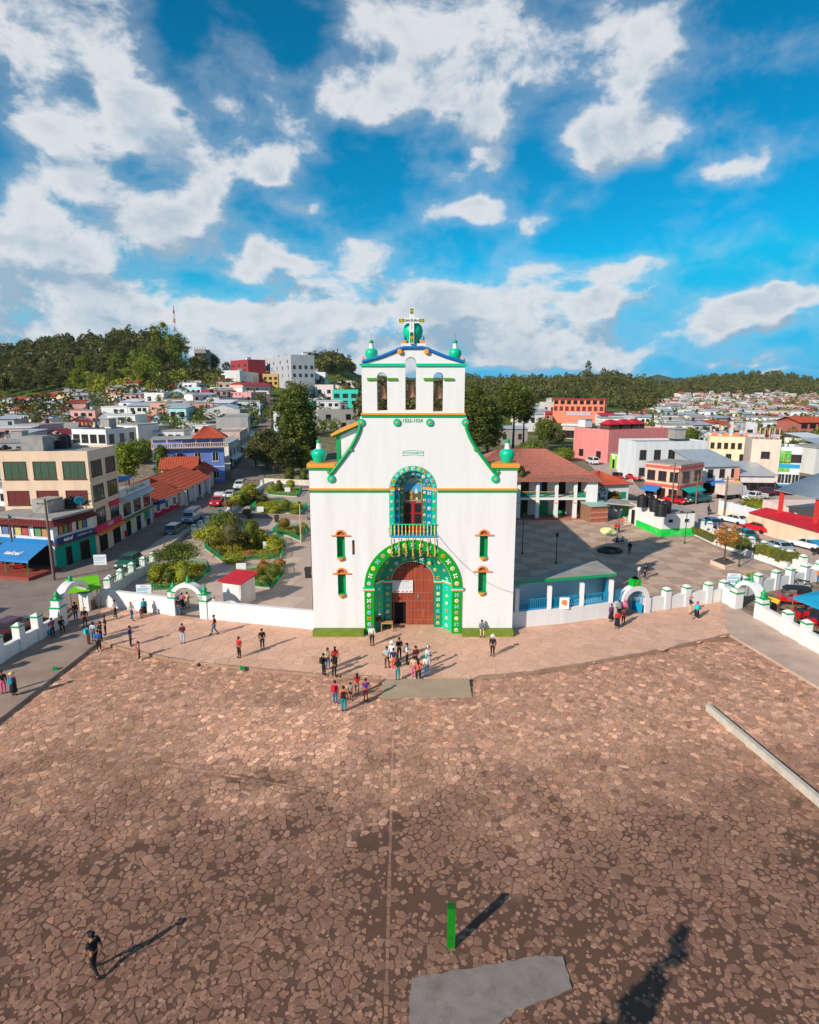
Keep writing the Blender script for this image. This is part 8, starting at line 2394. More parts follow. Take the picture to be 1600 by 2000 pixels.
# ====== HILL WOODS AND THE FAR TOWN
fr=random.Random(17)
def poly_sample(poly,n):
 xs=[p[0]for p in poly];ys=[p[1]for p in poly];out=[]
 while len(out)<n:
  q=(fr.uniform(min(xs),max(xs)),fr.uniform(min(ys),max(ys)))
  if inside(q,poly):out.append(q)
 return out
HV=[]
for i in range(8):
 r_=random.Random(200+i);pine=i>=4
 H_=10.5 if not pine else 14
 HV.append((trunk_mb(H_*.9,.22,r_,3,0,1.5).mesh('trunk',M_BARK),leaf_crown('broad' if not pine else 'cone' if i<6 else 'column',58,r_,.36,H_-2.2,3.6 if not pine else 2.9,1.8,30).mesh('crown',LEAF['hill' if not pine else 'hillpine'])))
def hill_tree(P,v,sc_,label,group,leaf=None):
 t=thing('hill_tree',label,'tree',P,fr.random()*6.28,group)
 link('trunk',HV[v][0],t);c=link('crown',HV[v][1],t)
 if leaf:set_mat(c,LEAF[leaf])
 t.scale=(sc_*fr.uniform(.9,1.15),sc_*fr.uniform(.9,1.15),sc_*fr.uniform(.85,1.2))
 return t
GL='trees of the wooded hill on the left'
WOODS=[([(-30,686),(60,668),(130,672),(160,690),(190,720),(150,755),(100,772),(-30,782)],92,'tree in the far left wood',GL,(0,1,2,3),None),([(150,665),(300,662),(370,700),(330,728),(200,712)],40,'tree on the crest of the left hill',GL,(0,1,2,4,5),None),([(170,712),(330,720),(300,762),(130,778)],30,'tree on the sunlit slope of the left hill',GL,(0,1,2,3),'bright'),([(370,700),(440,718),(450,735),(380,728)],14,'small tree on the ridge right of the tall pines',GL,(0,1,2),None),([(585,716),(690,700),(690,728),(590,730)],36,'tree on the rounded hill left of the belfry','trees on the hill left of the belfry',(0,1,2,3,4),None),([(1080,752),(1190,736),(1280,750),(1280,800),(1180,800),(1090,790)],66,'tree of the wooded knoll right of the restaurant','trees of the wooded knoll on the right',(0,1,2,3,5),None)]  # sunlit slope takes a brighter leaf: the sunlight is put into its colour
for poly,n,lb,gr,vs,lf in WOODS:
 for(px,py)in poly_sample(poly,n):
  P=hit(px,py)
  v=fr.choice(vs);x0,x1=min(q[0]for q in poly),max(q[0]for q in poly);y0,y1=min(q[1]for q in poly),max(q[1]for q in poly);f=(px-x0)/(x1-x0);e=(py-y0)/(y1-y0)
  sz_=fr.uniform(.85,1.55);hill_tree(P,v,sz_,('small ','','large ')[int((sz_-.85)/.234)]+('round','pointed')[v>3]+' '+lb+', '+('far left','left','middle','right','far right')[int(f*4.99)]+' '+('crest','upper slope','lower slope','foot')[int(e*3.99)],gr,lf if fr.random()<.7 else None)
for(px,py,h_,v,lb)in((137,694,1.15,4,'left one of the two dark conifers on the left skyline'),(160,700,1.5,5,'taller one of the two dark conifers on the left skyline'),(306,716,1.6,6,'tall light pine at the left of the pine group'),(322,716,2.0,7,'tallest light pine of the pine group'),(336,722,1.8,6,'slim pine in the middle of the pine group'),(356,726,2.0,7,'right hand tall pine of the pine group'),(344,716,1.7,6,'pine behind the pine group'),(242,716,1.3,7,'tall pine on the shoulder of the left hill'),(262,722,1.2,6,'second pine on the shoulder of the left hill'),(290,752,.9,4,'bright young conifer on the green slope'),(92,800,.8,0,'round bright tree at the foot of the left wood'),(1148,738,1.6,6,'lone tall tree on the right skyline'),(1106,742,1.0,6,'thin lone tree on the right skyline')):
 hill_tree(hit(px,py)or hit(px,py+6),v,h_,lb,None,'bright' if 290<=px<=360 else None)
def far_wood(name,polys,n,sz,leaf,extra=None):
 vs=[];fs=[];cols=[]
 for poly,k in zip(polys,n):
  for(px,py)in poly_sample(poly,k):
   P=hit(px,py)
   if P is None:continue
   H_=fr.uniform(.7,1.3)*sz;W_=H_*fr.uniform(.3,.45);g=max(.45,fr.gauss(1,.22));tn=(g*fr.uniform(.9,1.25),g,g*.9)
   nr=P.y<330
   for c in range(90 if nr else 38):
    th=fr.uniform(-.7,1);a=fr.random()*6.28;r=W_*sqrt(max(0,1-th*th))*fr.uniform(.6,1.0)
    q=P+Vector((r*cos(a),r*sin(a),H_*.55+th*H_*.45));s_=H_*(.058 if nr else .105)
    u=Vector((fr.gauss(0,1),fr.gauss(0,1),fr.gauss(0,1))).normalized()*s_;w=u.cross(Vector((fr.gauss(0,1),fr.gauss(0,1),fr.gauss(0,1)))).normalized()*s_
    o=len(vs);vs+=[tuple(q-u),tuple(q-w),tuple(q+u),tuple(q+w)];fs.append((o,o+1,o+2,o+3));k2=fr.uniform(.8,1.2);cols.append((tn[0]*k2,tn[1]*k2,tn[2]*k2))
 b_=MB();b_.v=vs;b_.f=fs;b_.smooth=[False]*len(fs);b_.t=cols
 o=b_.build(name,LEAF[leaf]);o['kind']='stuff';return o
far_wood('far_woods',[[(700,742),(905,745),(905,850),(700,850)],[(900,742),(1010,742),(1000,800),(905,810)],[(1330,748),(1370,738),(1470,733),(1520,733),(1610,747),(1610,772),(1560,776),(1500,768),(1440,778),(1390,772),(1335,776)],[(930,745),(1080,742),(1150,738),(1090,770),(1040,790),(960,785)],[(1290,752),(1340,750),(1340,768),(1290,790)],[(0,668),(300,660),(330,690),(190,716),(0,775)],[(1180,734),(1260,744),(1290,790),(1270,806),(1090,790)],[(590,714),(690,702),(690,730),(600,732)],[(-20,830),(110,812),(200,800),(420,745),(430,770),(260,800),(60,850)]],[150,170,900,420,90,420,420,120,50],10,'hill')
far_wood('valley_bushes',[[(1280,790),(1620,780),(1620,880),(1480,880),(1310,850)],[(1180,820),(1300,810),(1320,860),(1180,850)],[(380,740),(470,745),(560,840),(300,860),(20,840)],[(560,760),(700,740),(700,850),(590,860)],[(1330,770),(1600,768),(1610,800),(1330,800)]],[420,70,170,60,240],5.5,'mid')
far_wood('hillside_scrub',[[(280,735),(440,738),(480,765),(390,775),(270,774)],[(150,740),(290,735),(290,772),(140,775)]],[420,160],4.5,'yellow')
def mountain(name,prof,Y,m):
 b_=MB();vs=[];fs=[];n=len(prof)
 for k,(dy,f)in enumerate(((-500,0),(-250,.45),(0,1),(400,.4),(800,0))):
  for px,py in prof:
   p=face_pt(px,py,Y);vs.append((p.x*(1+dy/Y*.3),Y+dy,f*p.z+(1-f)*0))
 for r_ in range(4):
  for i in range(n-1):fs.append((r_*n+i,r_*n+i+1,r_*n+n+i+1,r_*n+n+i))
 b_._add(vs,fs,True);o=b_.build(name,m);return structure(o)
M_MTN=mat('forested_mountain',(.05,.075,.03),rough=.95,var=.35,scale=.02,bump=.6,bscale=.05,world=True)
mountain('mountain',[(1215,752),(1245,742),(1268,736),(1285,731),(1300,735),(1318,739),(1330,737),(1350,744),(1390,752)],3600,M_MTN)
mountain('mountain',[(870,752),(895,735),(908,727),(920,730),(940,740),(975,742),(1030,741),(1090,745),(1150,752)],3000,M_MTN)
P=hit(346,700);hm=top_h(344,596,P)
t=thing('radio_mast','red and white lattice radio mast on the left hill','mast',P)
M_MR=mat('mast_red',S(190,40,44),bump=0);M_MW=mat('mast_white',(.7,.7,.7),bump=0)
nS=12
for k in range(nS):
 b_=MB();z0=hm*k/nS;z1=hm*(k+1)/nS;w0=1.5*(1-k/nS*.75);w1=1.5*(1-(k+1)/nS*.75)
 c0=[Vector((cos(a)*w0,sin(a)*w0,z0))for a in(0,2.09,4.19)];c1=[Vector((cos(a)*w1,sin(a)*w1,z1))for a in(0,2.09,4.19)]
 for i in range(3):
  b_.tube([c0[i],c1[i]],.17,4).tube([c0[i],c1[(i+1)%3]],.10,4).tube([c1[i],c1[(i+1)%3]],.10,4)
 b_.build('mast_section',(M_MR,M_MW)[k%2],t)
HOUSE=[]
def proto(kind):
 b_={}
 w,d,h={0:(9,8,3.2),1:(10,9,6.2),2:(8,7,3.0),3:(11,8,3.4),4:(8,8,6.0),5:(7,7,3.2)}[kind]
 wall=MB().box(-w/2,w/2,-d/2,d/2,-5,h)
 if kind in(0,1):roof=MB().box(-w/2-.2,w/2+.2,-d/2-.2,d/2+.2,h+.01,h+.25)
 elif kind in(2,5):
  wall._add([(-w/2,-d/2,h),(w/2,-d/2,h),(0,-d/2,h+1.6)],[(0,1,2)])
  roof=MB()._add([(-w/2-.5,-d/2-.5,h-.3),(0,-d/2-.5,h+1.7),(0,d/2+.5,h+1.7),(-w/2-.5,d/2+.5,h-.3),(w/2+.5,-d/2-.5,h-.3),(w/2+.5,d/2+.5,h-.3)],[(0,1,2,3),(1,4,5,2)])
 elif kind==3:roof=MB()._add([(-w/2-.5,-d/2-.6,h-.1),(w/2+.5,-d/2-.6,h-.1),(w/2+.5,0,h+1.6),(-w/2-.5,0,h+1.6),(w/2+.5,d/2+.6,h-.1),(-w/2-.5,d/2+.6,h-.1)],[(0,1,2,3),(3,2,4,5)])
 else:roof=MB()._add([(-w/2-.4,-d/2-.6,h+.1),(w/2+.4,-d/2-.6,h+.1),(w/2+.4,d/2+.4,h+1.3),(-w/2-.4,d/2+.4,h+1.3)],[(0,1,2,3)])
 win=[]
 for z in((.9,)if h<4 else(.9,4.0)):
  for x in(-.28,.05,.3):win.append((x*w,z))
 return wall.mesh('wall',M_WHITE2),roof.mesh('roof',M_TIN),win,d,(w,h)
HP=[proto(k)for k in range(6)]
WSH=MB().box(-.7,.7,-.08,.05,0,1.3).mesh('window',M_GLASS)
WALLS=[('white',paint(S(226,222,218),'far_white')),('white',paint(S(226,222,218),'far_white')),('grey',paint(S(172,170,170),'far_grey')),('cream',paint(S(224,200,170),'far_cream')),('pink',paint(S(214,160,150),'far_pink')),('white',paint(S(206,204,200),'far_dullwhite')),('tan',paint(S(190,160,136),'far_tan')),('white',paint(S(214,216,222),'far_bluewhite'))]
ROOFS=[('tin',M_TIN),('tin',M_TIN),('grey',M_CONC),('red',M_REDTIN),('tile',M_TILE2),('white',mat('white_sheet_roof',(.62,.63,.65),rough=.5)),('tin',M_TIN)]
placed=[];HL=[]
for rt in list(roots.values())+[tel,cream,imp,h1,h2,h3,h4,bl_]:
 c=Matrix.Rotation(rt.rotation_euler.z,4,'Z')@Vector((rt['L']/2,rt['D']/2,0))+rt.location
 for k in(-.3,0,.3):q=c+Matrix.Rotation(rt.rotation_euler.z,4,'Z')@Vector((rt['L']*k,0,0));placed.append((q.x,q.y,min(rt['L'],rt['D'])/2+.6))
ROADL=[(440,936),(530,930),(508,900),(528,868),(536,830),(540,775),(505,775),(496,800),(488,830),(486,868),(456,905)]
AREAS=[([(1190,840),(1260,815),(1290,786),(1330,774),(1440,768),(1610,768),(1620,868),(1560,862),(1480,872),(1310,862)],330,'in the right hand valley','far houses in the right hand valley'),([(1000,800),(1090,792),(1085,822),(1010,830)],12,'behind the bare pine','far houses behind the bare pine'),([(1180,826),(1240,822),(1240,845),(1180,850)],8,'behind the pink hall','far houses behind the pink hall'),([(0,802),(90,788),(300,766),(470,758),(530,800),(440,850),(250,872),(140,890),(0,890)],150,'on the left hand slope','far houses on the left hand slope'),([(0,890),(60,890),(62,985),(0,1000)],14,'by the cream building','roofs at the left edge'),([(560,750),(690,745),(690,850),(640,850),(600,790)],18,'left of the belfry','far houses left of the belfry'),([(1380,885),(1470,880),(1560,890),(1610,900),(1610,925),(1560,925)],7,'behind the market hall','roofs behind the market hall'),([(1290,788),(1340,772),(1600,756),(1610,778),(1345,786)],34,'high under the right wood','houses high under the right wood')]
for poly,n,where,gr in AREAS:
 done=0
 for(px,py)in sorted(poly_sample(poly,n*12),key=lambda q:fr.random()):
  if done>=n:break
  P=hit(px,py)
  if P is None:continue
  k=fr.choices(range(6),(4,3,3,3,2,2))[0];wall,roof,win,d_,(w,h)=HP[k]
  pw,ph=FPX*w/P.y,FPX*h/P.y
  if inside((px,py),ROADL)or any((P.x-q[0])**2+(P.y-q[1])**2<(w*.46+q[2])**2 for q in placed):continue
  placed.append((P.x,P.y,w*.46));done+=1
  HL.append((P,k,where,gr,(px-min(q[0]for q in poly))/(max(q[0]for q in poly)-min(q[0]for q in poly)),(py-min(q[1]for q in poly))/(max(q[1]for q in poly)-min(q[1]for q in poly))))
HL.sort(key=lambda q:q[0].y)
rest=MB()
for i,(P,k,where,gr,fx_,fy_)in enumerate(HL):
 wall,roof,win,d_,(w,h)=HP[k];a=fr.uniform(-.35,.35)
 wn,wm=fr.choice(WALLS);rn,rm=fr.choice(ROOFS)
 if i>=285:
  M_=Matrix.Translation(P)@Matrix.Rotation(a,4,'Z')
  for me,c in((wall,fr.choice(((.75,.72,.70),(.6,.58,.56),(.75,.62,.48),(.62,.36,.32),(.45,.43,.42)))),(roof,fr.choice(((.5,.52,.54),(.3,.29,.28),(.4,.1,.08),(.6,.6,.62),(.42,.2,.14))))):
   rest.tint=c;rest._add([tuple(M_@v.co)for v in me.vertices],[tuple(p.vertices)for p in me.polygons])
  rest.tint=(.02,.02,.025)
  for(x,z)in win:
   rest._add([tuple(M_@Vector((x+e,-d_/2-.06,z+f)))for e,f in((-.7,0),(.7,0),(.7,1.3),(-.7,1.3))],[(0,1,2,3)])
  continue
 if k in(0,1):rn,rm=('flat grey',M_CONC)if fr.random()<.7 else('flat white',ROOFS[5][1])
 st_='two storey' if h>4 else 'low'
 wq=('far left','left','middle','right','far right')[int(fx_*4.99)]+' '+('farthest row','upper rows','lower rows','nearest row')[int(fy_*3.99)]
 t=thing('house',f'{st_} {wn} house, {rn} roof, {where}, {wq}','house',P,a,gr)
 set_mat(link('wall',wall,t),wm);set_mat(link('roof',roof,t),rm)
 for(x,z)in win:
  if fr.random()<.85:link('window',WSH,t).location=(x,-d_/2-.01,z)
 if fr.random()<.3 and P.y<420:water_tank(f'black tank on {wn} house {where}, {wq}',P+Vector((fr.uniform(-2,2),1,h+(.3 if k<2 else 1.4))),.6,1.3,None,'tanks on far roofs')
o=rest.build('distant_houses',mat('distant_house_paint',(1,1,1),rough=.85,var=.08,scale=.4,bump=0,attr='tint',world=True));o['kind']='stuff'
PT=[]
for(px,py,top,lb)in((106,1133,975,'leaning wooden utility pole in front of the corner shop'),(30,1108,1005,'wooden utility pole left of the blue awning'),(440,930,866,'utility pole at the blue building corner'),(533,905,756,'tall utility pole beside the uphill street'),(1414,1010,930,'utility pole at the end of the panelled wall'),(1312,985,905,'utility pole before the salmon corner building'),(1359,985,925,'utility pole right of the salmon corner building'),(571,750,705,'thin pole beside the grey block building')):
 P=hit(px,py);h_=top_h(px,top,P);t=thing('utility_pole',lb,'utility pole',P)
 MB().tube([(0,0,0),(.0,0,h_)],[.16,.11],8).build('pole',M_WOODPOLE,t);MB().box(-.9,.9,-.06,.06,h_-.55,h_-.42).build('cross_arm',M_WOODPOLE,t)
 for x in(-.8,0,.8):MB().lathe([(.05,0),(.06,.08),(.03,.16)],6,(x,0,h_-.42)).build('insulator',M_CONC,t)
 PT.append(P+Vector((0,0,h_-.3)))
M_WIRE=mat('black_wire',(.02,.02,.02),bump=0)
def wire(label,a,c,sag,r=.02):
 n=14;t=MB().tube([a.lerp(c,k/n)-Vector((0,0,sag*4*(k/n)*(1-k/n)))-a for k in range(n+1)],r,4).build('wire',M_WIRE);t.location=a;tag(t,label,'wire','overhead wires')
ch=Vector((CX-1.9,YF-.05,9.0))
wire('thin wire from the church balcony to the left pole',ch,gp(611,1090,6.0)+Vector((-6,2,0)),.5,.012)
wire('second thin wire from the church balcony towards the garden',ch+Vector((0,0,-.25)),PT[0],1.2,.012)
wire('wire between the two poles before the corner shop',PT[0],PT[1],.8);wire('wire along the left street from the corner pole to the blue building',PT[0],PT[2],1.5);wire('wire from the blue building pole up the hill',PT[2],PT[3],1.0)
wire('wire along the right street between the salmon corner poles',PT[5],PT[6],.5);wire('wire from the salmon corner to the panelled wall pole',PT[6],PT[4],.8)
wire('thin wire over the church front right of the balcony',Vector((CX+1.9,YF-.06,8.6)),Vector((CX+8.2,YF-.06,3.6)),.9,.012)
# ====== VEHICLES
CP={k:car_paint(k,c)for k,c in(('maroon',S(96,20,40)),('green',S(20,96,76)),('greybrown',S(96,88,88)),('silver',S(150,170,186)),('red',S(196,20,30)),('white',S(216,218,222)),('teal',S(30,100,100)),('blue',S(50,90,140)),('black',(.02,.02,.025)))}
for a in(('parked_car','dark maroon saloon parked behind the left plaza wall','car',(-8,1252),(62,1222),'sedan','maroon'),('parked_car','dark green hatchback parked behind the left street wall','car',(272,1096),(232,1119),'hatch','green'),('parked_van','grey brown estate van parked on the left street','van',(322,1058),(364,1031),'suv','greybrown'),('minibus','silver blue minibus parked on the left street','minibus',(392,1008),(358,1030),'van','silver'),('pickup_truck','red pickup with white canvas load parked on the left street','pickup',(438,977),(412,997),'pickup','red'),('parked_car','small white car ahead of the red pickup','car',(455,968),(442,980),'hatch','white'),('parked_car','silver white off road car farther up the left street','car',(478,946),(458,964),'suv','white'),('parked_car','white saloon on the right street beside the panelled wall','car',(1451,1026),(1415,1018),'sedan','white'),('parked_car','bright red saloon on the right street','car',(1499,1043),(1458,1033),'sedan','red'),('parked_car','white saloon with open boot at the right edge','car',(1600,1078),(1551,1066),'sedan','white'),('parked_car','pale blue saloon seen between the courtyard wall pillars','car',(1537,1083),(1498,1069),'sedan','silver'),('parked_car','dark blue car half hidden by the courtyard wall','car',(1400,1033),(1376,1023),'sedan','blue'),('parked_car','dark car behind the courtyard wall pillars','car',(1463,1056),(1440,1047),'sedan','teal'),('pickup_truck','dark green pickup before the salmon corner building','pickup',(1382,980),(1342,984),'pickup','teal'),('parked_car','red saloon beside the black roof tanks','car',(1305,980),(1335,986),'sedan','red'),('pickup_truck','red car parked by the orange tiled annex','pickup',(1226,936),(1250,942),'sedan','red'),('parked_car','maroon car before the lime wall at the right','car',(1503,968),(1470,970),'suv','maroon'),('pickup_truck','white pickup in front of the maroon car','pickup',(1488,976),(1460,979),'pickup','white'),('parked_car','dark red car at the market hall','car',(1540,966),(1512,967),'suv','maroon'),('minibus','white van on the road behind the town hall','van',(1166,912),(1148,906),'van','white')):
 vehicle(a[0],a[1],a[2],a[3],a[4],a[5],CP[a[6]],size=1.0)
p=gp(426,986);rk=next(o for o in COL.objects if o.get('label','').startswith('red pickup with'))
MB().box(-2.4,-.9,-.78,.78,1.1,2.0).build('canvas_load',cloth((.62,.62,.6),'white_canvas'),rk)
P=hit(500,838);vehicle('minibus','teal bus on the uphill street','bus',hit(500,832),P,'van',CP['teal'],size=1.15)
def truck(label,a,b_):
 A=gp(*a);B=gp(*b_);t=thing('box_truck',label,'truck',(A+B)/2,atan2(B.y-A.y,B.x-A.x),'parked vehicles')
 MB().box(-3.2,1.2,-1.1,1.1,.95,2.9).build('cargo_box',paint(S(206,190,180),'truck_box'),t)
 b1=MB();ring_solid(b1,[(1.3,.6),(1.3,2.4),(2.2,2.4),(2.6,1.6),(3.4,1.4),(3.4,.6)],1.0);b1.build('cab',CP['white'],t)
 MB().poly([(2.27,-.8,2.3),(2.27,.8,2.3),(2.63,.8,1.65),(2.63,-.8,1.65)]).build('windscreen',M_GLASS,t)
 for x in(-2.3,-1.5,2.5):
  for s in(-1,1):wheel(t,x,s*.95,.45)
truck('white box lorry before the blue awnings on the right',(1412,975),(1446,972))
def tuktuk(label,px,py,rz,k=1.0):
 t=thing('mototaxi',label,'mototaxi',gp(px,py)if py>960 else hit(px,py),rz,'red mototaxis');R_=CP['red']
 b1=MB();ring_solid(b1,[(-1.3,.35),(-1.3,1.0),(-.2,1.0),(-.1,.55),(.7,.5),(1.0,.9),(1.25,.9),(1.3,.4)],.62);b1.build('body',R_,t)
 b1=MB();ring_solid(b1,[(-1.32,1.0),(-1.2,1.72),(.55,1.74),(.95,1.5),(.85,1.45),(.5,1.62),(-.4,1.6),(-.45,1.0)],.64);b1.build('hood',M_BLACK,t)
 MB().poly([(1.0,-.5,.95),(1.0,.5,.95),(.9,.45,1.5),(.9,-.45,1.5)]).build('windscreen',M_GLASS,t);MB().box(-1.0,-.3,-.5,.5,.6,.8).build('seat',M_BLACK,t)
 for(x,y)in((-.9,-.55),(-.9,.55),(1.0,0)):wheel(t,x,y,.26)
 MB().box(-1.36,-1.3,-.5,.5,.36,.46).build('yellow_bumper',M_YEL,t)
tuktuk('red and black mototaxi behind the right plaza wall',1549,1180,2.9);tuktuk('red mototaxi on the road by the tiled annex',1207,938,-1.2)
def motorbike(label,px,py,rz,m=M_TRIM,name='motorcycle',r=.3,cat='motorcycle',fr_=None):
 t=thing(name,label,cat,gp(px,py),rz,None);f=fr_ or m
 for x in(-.62,.62):
  b1=MB();n=18
  for k in range(n):a0=2*pi*k/n;a1=2*pi*(k+1)/n;b1.tube([(x+r*cos(a0),0,r+r*sin(a0)),(x+r*cos(a1),0,r+r*sin(a1))],.045 if r<.32 else .03,5)
  w=b1.build('wheel',M_TYRE,t);b2=MB()
  for k in range(6):b2.tube([(x,0,r),(x+r*cos(k*pi/3),0,r+r*sin(k*pi/3))],.012,4)
  b2.build('spokes',M_METAL,w)
 if name=='motorcycle':
  MB().cbox((0,0,.42),(.5,.26,.3)).build('engine',M_METAL,t);MB().ball((.14,0,.72),.22,10,6,(1.3,.6,.6)).build('fuel_tank',f,t);MB().cbox((-.38,0,.74),(.7,.24,.1)).build('seat',M_BLACK,t);MB().tube([(-.3,.12,.3),(-.9,.14,.34)],.05).build('exhaust',M_METAL,t)
 else:
  MB().tube([(-.62,0,r),(-.15,0,.34),(-.3,0,.78),(-.62,0,r)],.025).tube([(-.15,0,.34),(.42,0,.78),(-.28,0,.74)],.025).build('frame',f,t);MB().cbox((-.32,0,.84),(.26,.14,.05)).build('saddle',M_BLACK,t)
 MB().tube([(.62,0,r),(.42,0,.95)],.03).build('fork',f,t);MB().tube([(.36,-.32,.98),(.42,0,.95),(.36,.32,.98)],.018).build('handlebar',M_METAL,t)
motorbike('black motorcycle parked behind the right front wall',1564,1147,2.5);motorbike('motorcycle carrying its rider down the right street',1383,1005,1.2)
motorbike('turquoise bicycle leaning at the white corner wall',193,1182,.35,M_TEAL,'bicycle',.34,'bicycle',M_TEAL);motorbike('motorcycle standing behind the open white saloon',1594,1083,.6)
hz=MB().box(-9600,9600,-120,5600,-8,150).build('haze',None)
hm_=bpy.data.materials.new('thin_haze');hm_.use_nodes=True;nt=hm_.node_tree;nt.nodes.clear()
o_=nt.nodes.new('ShaderNodeOutputMaterial');v_=nt.nodes.new('ShaderNodeVolumePrincipled');v_.inputs['Color'].default_value=(.72,.86,1,1);v_.inputs['Density'].default_value=.00004;v_.inputs['Anisotropy'].default_value=.2
nt.links.new(v_.outputs[0],o_.inputs['Volume']);hz.data.materials.append(hm_);hz['kind']='stuff'
GT='visitors on the terrace';z0=T0+.016
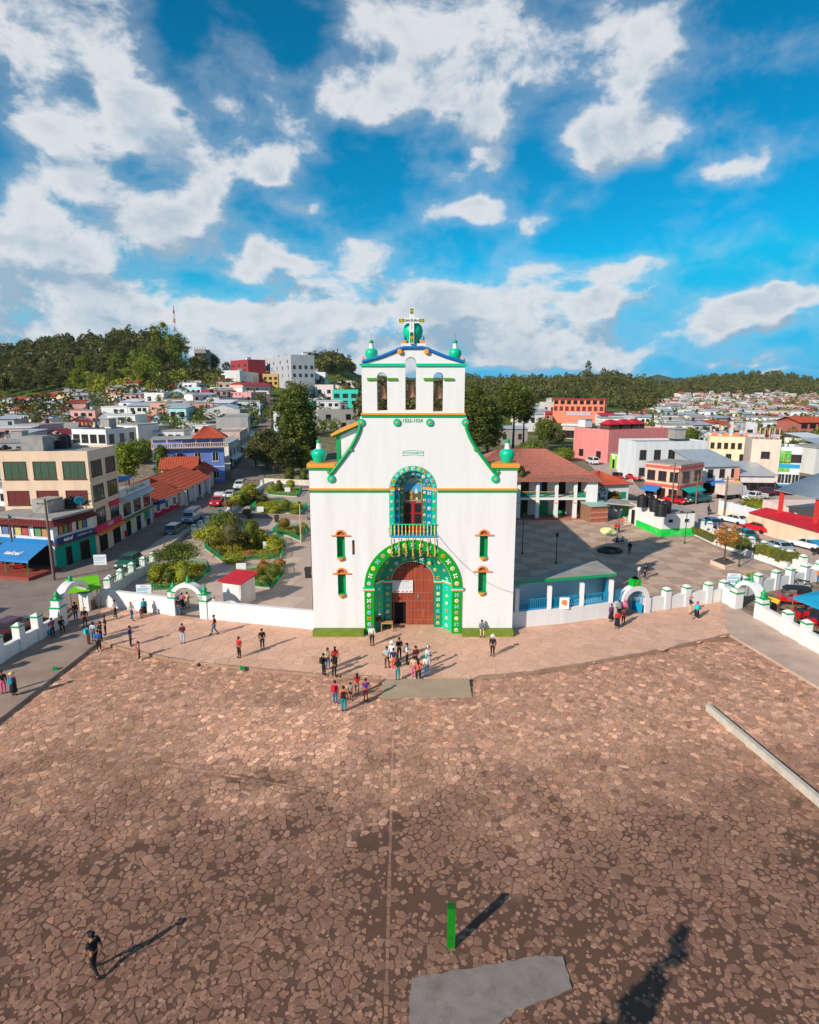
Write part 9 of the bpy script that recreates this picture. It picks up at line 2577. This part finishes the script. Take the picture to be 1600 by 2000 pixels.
PPL=[(104,1244,'back','violet','black',60,1.65,'','person in purple shirt and dark trousers leaning at the left plaza wall'),(121,1232,'sit','black','black',40,1.6,'hat:brown','person in black with brown hat sitting by the wall pillar'),(149,1211,'stand','black','jeans',60,1.68,'','person in dark jacket and jeans standing in the left corner gate'),(167,1223,'stand','black','black',20,1.68,'hat:straw','person all in black with straw hat before the left corner gate'),(174,1258,'stand','teal','brown',150,1.6,'pack:turq','person in teal top and brown trousers at the left group'),(184,1251,'front','pale','jeans',0,1.6,'lh','person in pale patterned top holding a child in the left group'),(194,1271,'front','blue','black',20,1.72,'ws','person in bright blue shirt and black trousers at the kerb corner'),(198,1250,'front','black','black',-30,1.6,'lh','person in black at the back of the left group'),(207,1240,'hip','black','black',-60,1.7,'','tall person in black right of the left group'),(226,1207,'walk','white','black',70,1.68,'','person in white shirt and black trousers walking along the left wall'),(258,1211,'walk','white','jeans',60,1.66,'cap:coral','person in white jacket with red cap and jeans walking by the wall'),(283,1202,'stand','teal','skirt:black',30,1.6,'shawl:teal','person in teal shawl and black skirt by the left wall'),(277,1207,'stand','maroon','black',20,1.0,'','small child in dark red beside the teal shawl'),(256,1261,'hip','navy','black',100,1.66,'','person in blue and black top left of the kerb'),(273,1289,'stand','beige','black',100,1.5,'ws ss pack:pink','child in beige shirt with pink backpack at the kerb'),(358,1256,'front','maroon','pale',15,1.66,'','person in dark maroon shirt and pale jeans alone on the terrace'),(420,1239,'walk','maroon','jeans',-70,1.7,'','person in maroon top and blue jeans striding left'),(468,1284,'stand','red','black',-30,1.66,'ss','person in red shirt and black trousers near the kerb'),(513,1267,'stand','black','black',20,1.66,'','person in black suit alone left of the church'),(727,1260,'stand','white','black',0,1.7,'cap:grey','person in grey waistcoat over white sleeves before the portal'),(741,1233,'stand','maroon','jeans',40,1.6,'hat:white','person in maroon jumper and straw hat inside the portal edge'),(755,1224,'sit','black','black',10,1.66,'hat:white','person in black with white hat seated at the portal table'),(633,1319,'front','black','black',140,1.68,'pack:black','person in black with backpack at the left trio'),(653,1322,'front','black','black',170,1.64,'lh','person in black with grey jacket tied at the waist'),(655,1304,'stand','red','black',190,1.64,'lh','person in red top behind the left trio'),(641,1306,'front','beige','jeans',30,1.62,'lh','person in beige top carrying a toddler in the left trio'),(655,1375,'stand','magenta','jeans',160,1.66,'ws pack:red','person in magenta hooded top and jeans on the plaza'),(672,1389,'stand','coral','teal',180,1.74,'ss pack:black','person in coral shirt and teal jeans with black backpack'),(685,1368,'stand','grey','shorts:black',150,1.3,'ss','child in grey shirt and black shorts on the plaza'),(698,1357,'photo','red','shorts:grey',190,1.56,'ss lh','person in red top and grey skirt taking a photo'),(715,1369,'stand','purple','shorts:magenta',200,1.6,'ss','person in purple shirt and pink shorts on the plaza'),(756,1305,'hip','pale','brown',190,1.7,'ss','person in pale grey shirt with hand on hip'),(766,1294,'stand','white','skirt:white',180,1.66,'hat:white','person in white dress and wide white hat'),(769,1307,'stand','navy','coral',170,1.62,'ws','person in navy top and coral trousers'),(780,1287,'front','black','black',10,1.72,'','person in black facing the group before the portal'),(795,1298,'front','white','black',80,1.7,'pack:grey','person in white shirt with grey backpack before the portal'),(777,1328,'front','black','teal',180,1.66,'lh','person in black hooded top and teal jeans at the ramp'),(808,1323,'stand','beige','pink',170,1.62,'ws','person in light top and pink trousers at the ramp'),(817,1331,'hip','coral','black',190,1.66,'lh ss','person in coral shirt and black trousers at the ramp'),(812,1303,'front','maroon','black',20,1.66,'cap:black','person in dark red with black cap in the right group'),(833,1322,'stand','white','jeans',200,1.68,'scarf:turq','person in white top and jeans with turquoise headscarf'),(837,1304,'stand','white','white',210,1.7,'cap:white','person all in white with a white cap'),(941,1240,'sit','grey','beige',0,1.66,'','person in grey jacket sitting on the green bench right of the portal'),(962,1281,'stand','black','black',-20,1.68,'hat:white','person all in black with white hat standing alone right of the portal'),(1193,1213,'stand','violet','skirt:black',20,1.58,'','person in dark violet top and black skirt left of the right arch'),(1205,1227,'stand','red','skirt:black',-20,1.58,'lh','person in bright red top and black skirt before the right arch'),(1217,1219,'stand','maroon','black',-30,1.45,'','person in dark red stripes before the right arch'),(1208,1206,'stand','grey','black',180,1.6,'shawl:grey','person in grey shawl at the right arch jamb'),(1219,1205,'stand','pink','skirt:brown',160,1.6,'scarf:pink','person in pink headscarf at the right arch jamb'),(1347,1199,'front','navy','beige',90,1.62,'hat:coral','person in navy and purple top with coral hat at the right wall'),(1360,1208,'walk','teal','skirt:black',-60,1.56,'scarf:magenta shawl:turq','person in turquoise shawl and pink headscarf at the right wall'),(1229,1083,'stand','navy','navy',180,1.7,'pack:black','person in navy walking away across the courtyard'),(1248,1129,'stand','white','grey',30,1.5,'','child in white with red collar behind the right arch'),(1260,1131,'walk','black','black',200,1.72,'','person in black suit behind the right arch'),(1202,1041,'stand','red','black',0,1.5,'','left one of two people in red by the parasol'),(1208,1041,'stand','red','navy',20,1.5,'','right one of two people in red by the parasol'),(1215,1031,'stand','coral','grey',180,1.6,'','person in coral near the porch steps'),(1205,1058,'sit','blue','skirt:black',20,1.5,'scarf:coral','person in blue with coral scarf sitting on the courtyard'),(1216,1057,'sit','white','skirt:brown',-30,1.5,'hat:straw','person in white with straw hat sitting on the courtyard'),(1383,1005,'sit','black','black',30,1.7,'cap:black','person in black riding the motorcycle'),(1598,1140,'stand','orange','jeans',-60,1.66,'','person in orange at the right edge'),(350,1201,'stand','black','jeans',20,1.62,'','person in dark green and jeans in the garden arch'),(357,1189,'stand','pink','skirt:navy',0,1.56,'lh','person in pink top walking into the garden arch'),(367,1188,'walk','beige','skirt:beige',0,1.6,'lh','person in beige dress behind the garden arch'),(420,1190,'stand','white','grey',30,1.2,'','child in white beside the red roofed kiosk'),(28,1358,'stand','violet','skirt:black',180,1.62,'hat:straw pack:teal','person in violet top and straw hat on the left pavement'),(8,1353,'stand','black','pink',30,1.6,'','person in black top and pink trousers at the left edge'),(188,1902,'walk','black','black',-120,1.72,'cap:black ss','lone person in black walking at the bottom left of the plaza')]
for(px,py,pose,top,legs,face,h,ex,lb)in PPL:
 on_plaza=inside(gp(px,py,PLZ),plaza_poly)and not inside(gp(px,py),tp)and px>60
 P=gp(px,py,PLZ+.02)if on_plaza else gp(px,py,z0)
 if pose=='sit' and px in(941,121):P.z-=.02
 if pose=='sit' and px==1383:P.z+=.28
 if pose=='sit' and px in(1205,1216):P.z-=.38
 if px==755:P=Vector((P.x,P.y,.03))
 person(lb,P,pose,top,legs,face,h,ex,'people around the church')
A=gp(756,1232);t=thing('wooden_table','small bare wooden table at the left of the portal','table',A)
MB().box(-.5,.5,-.3,.3,.72,.78).build('table_top',mat('orange_pine',S(200,140,84),var=.2),t)
for x in(-.45,.45):
 for y in(-.25,.25):MB().box(x-.03,x+.03,y-.03,y+.03,0,.72).build('leg',_mats['orange_pine'],t)
P=gp(755,1224);t=thing('wooden_stool','stool under the person in black at the portal table','stool',P)
MB().box(-.2,.2,-.16,.24,.38,.44).build('seat',M_WOOD,t)
for x in(-.17,.17):
 for y in(-.12,.2):MB().box(x-.02,x+.02,y-.02,y+.02,0,.38).build('leg',M_WOOD,t)
t=thing('carried_bag','translucent blue bag beside the purple shirted person','bag',gp(96,1240));MB().ball((0,0,.22),.2,10,7,(1,.8,1.1)).build('bag',M_SKYBLUE,t)
for i,(px,py)in enumerate(((108,1308),(473,1307))):
 t=thing('green_peg',('green painted block on the left pavement kerb','green painted block on the front kerb')[i],'block',gp(px,py));MB().cbox((0,0,.1),(.28,.28,.22),.4).build('block',M_GREEN,t)
bpy.data.scenes.remove(TMP)
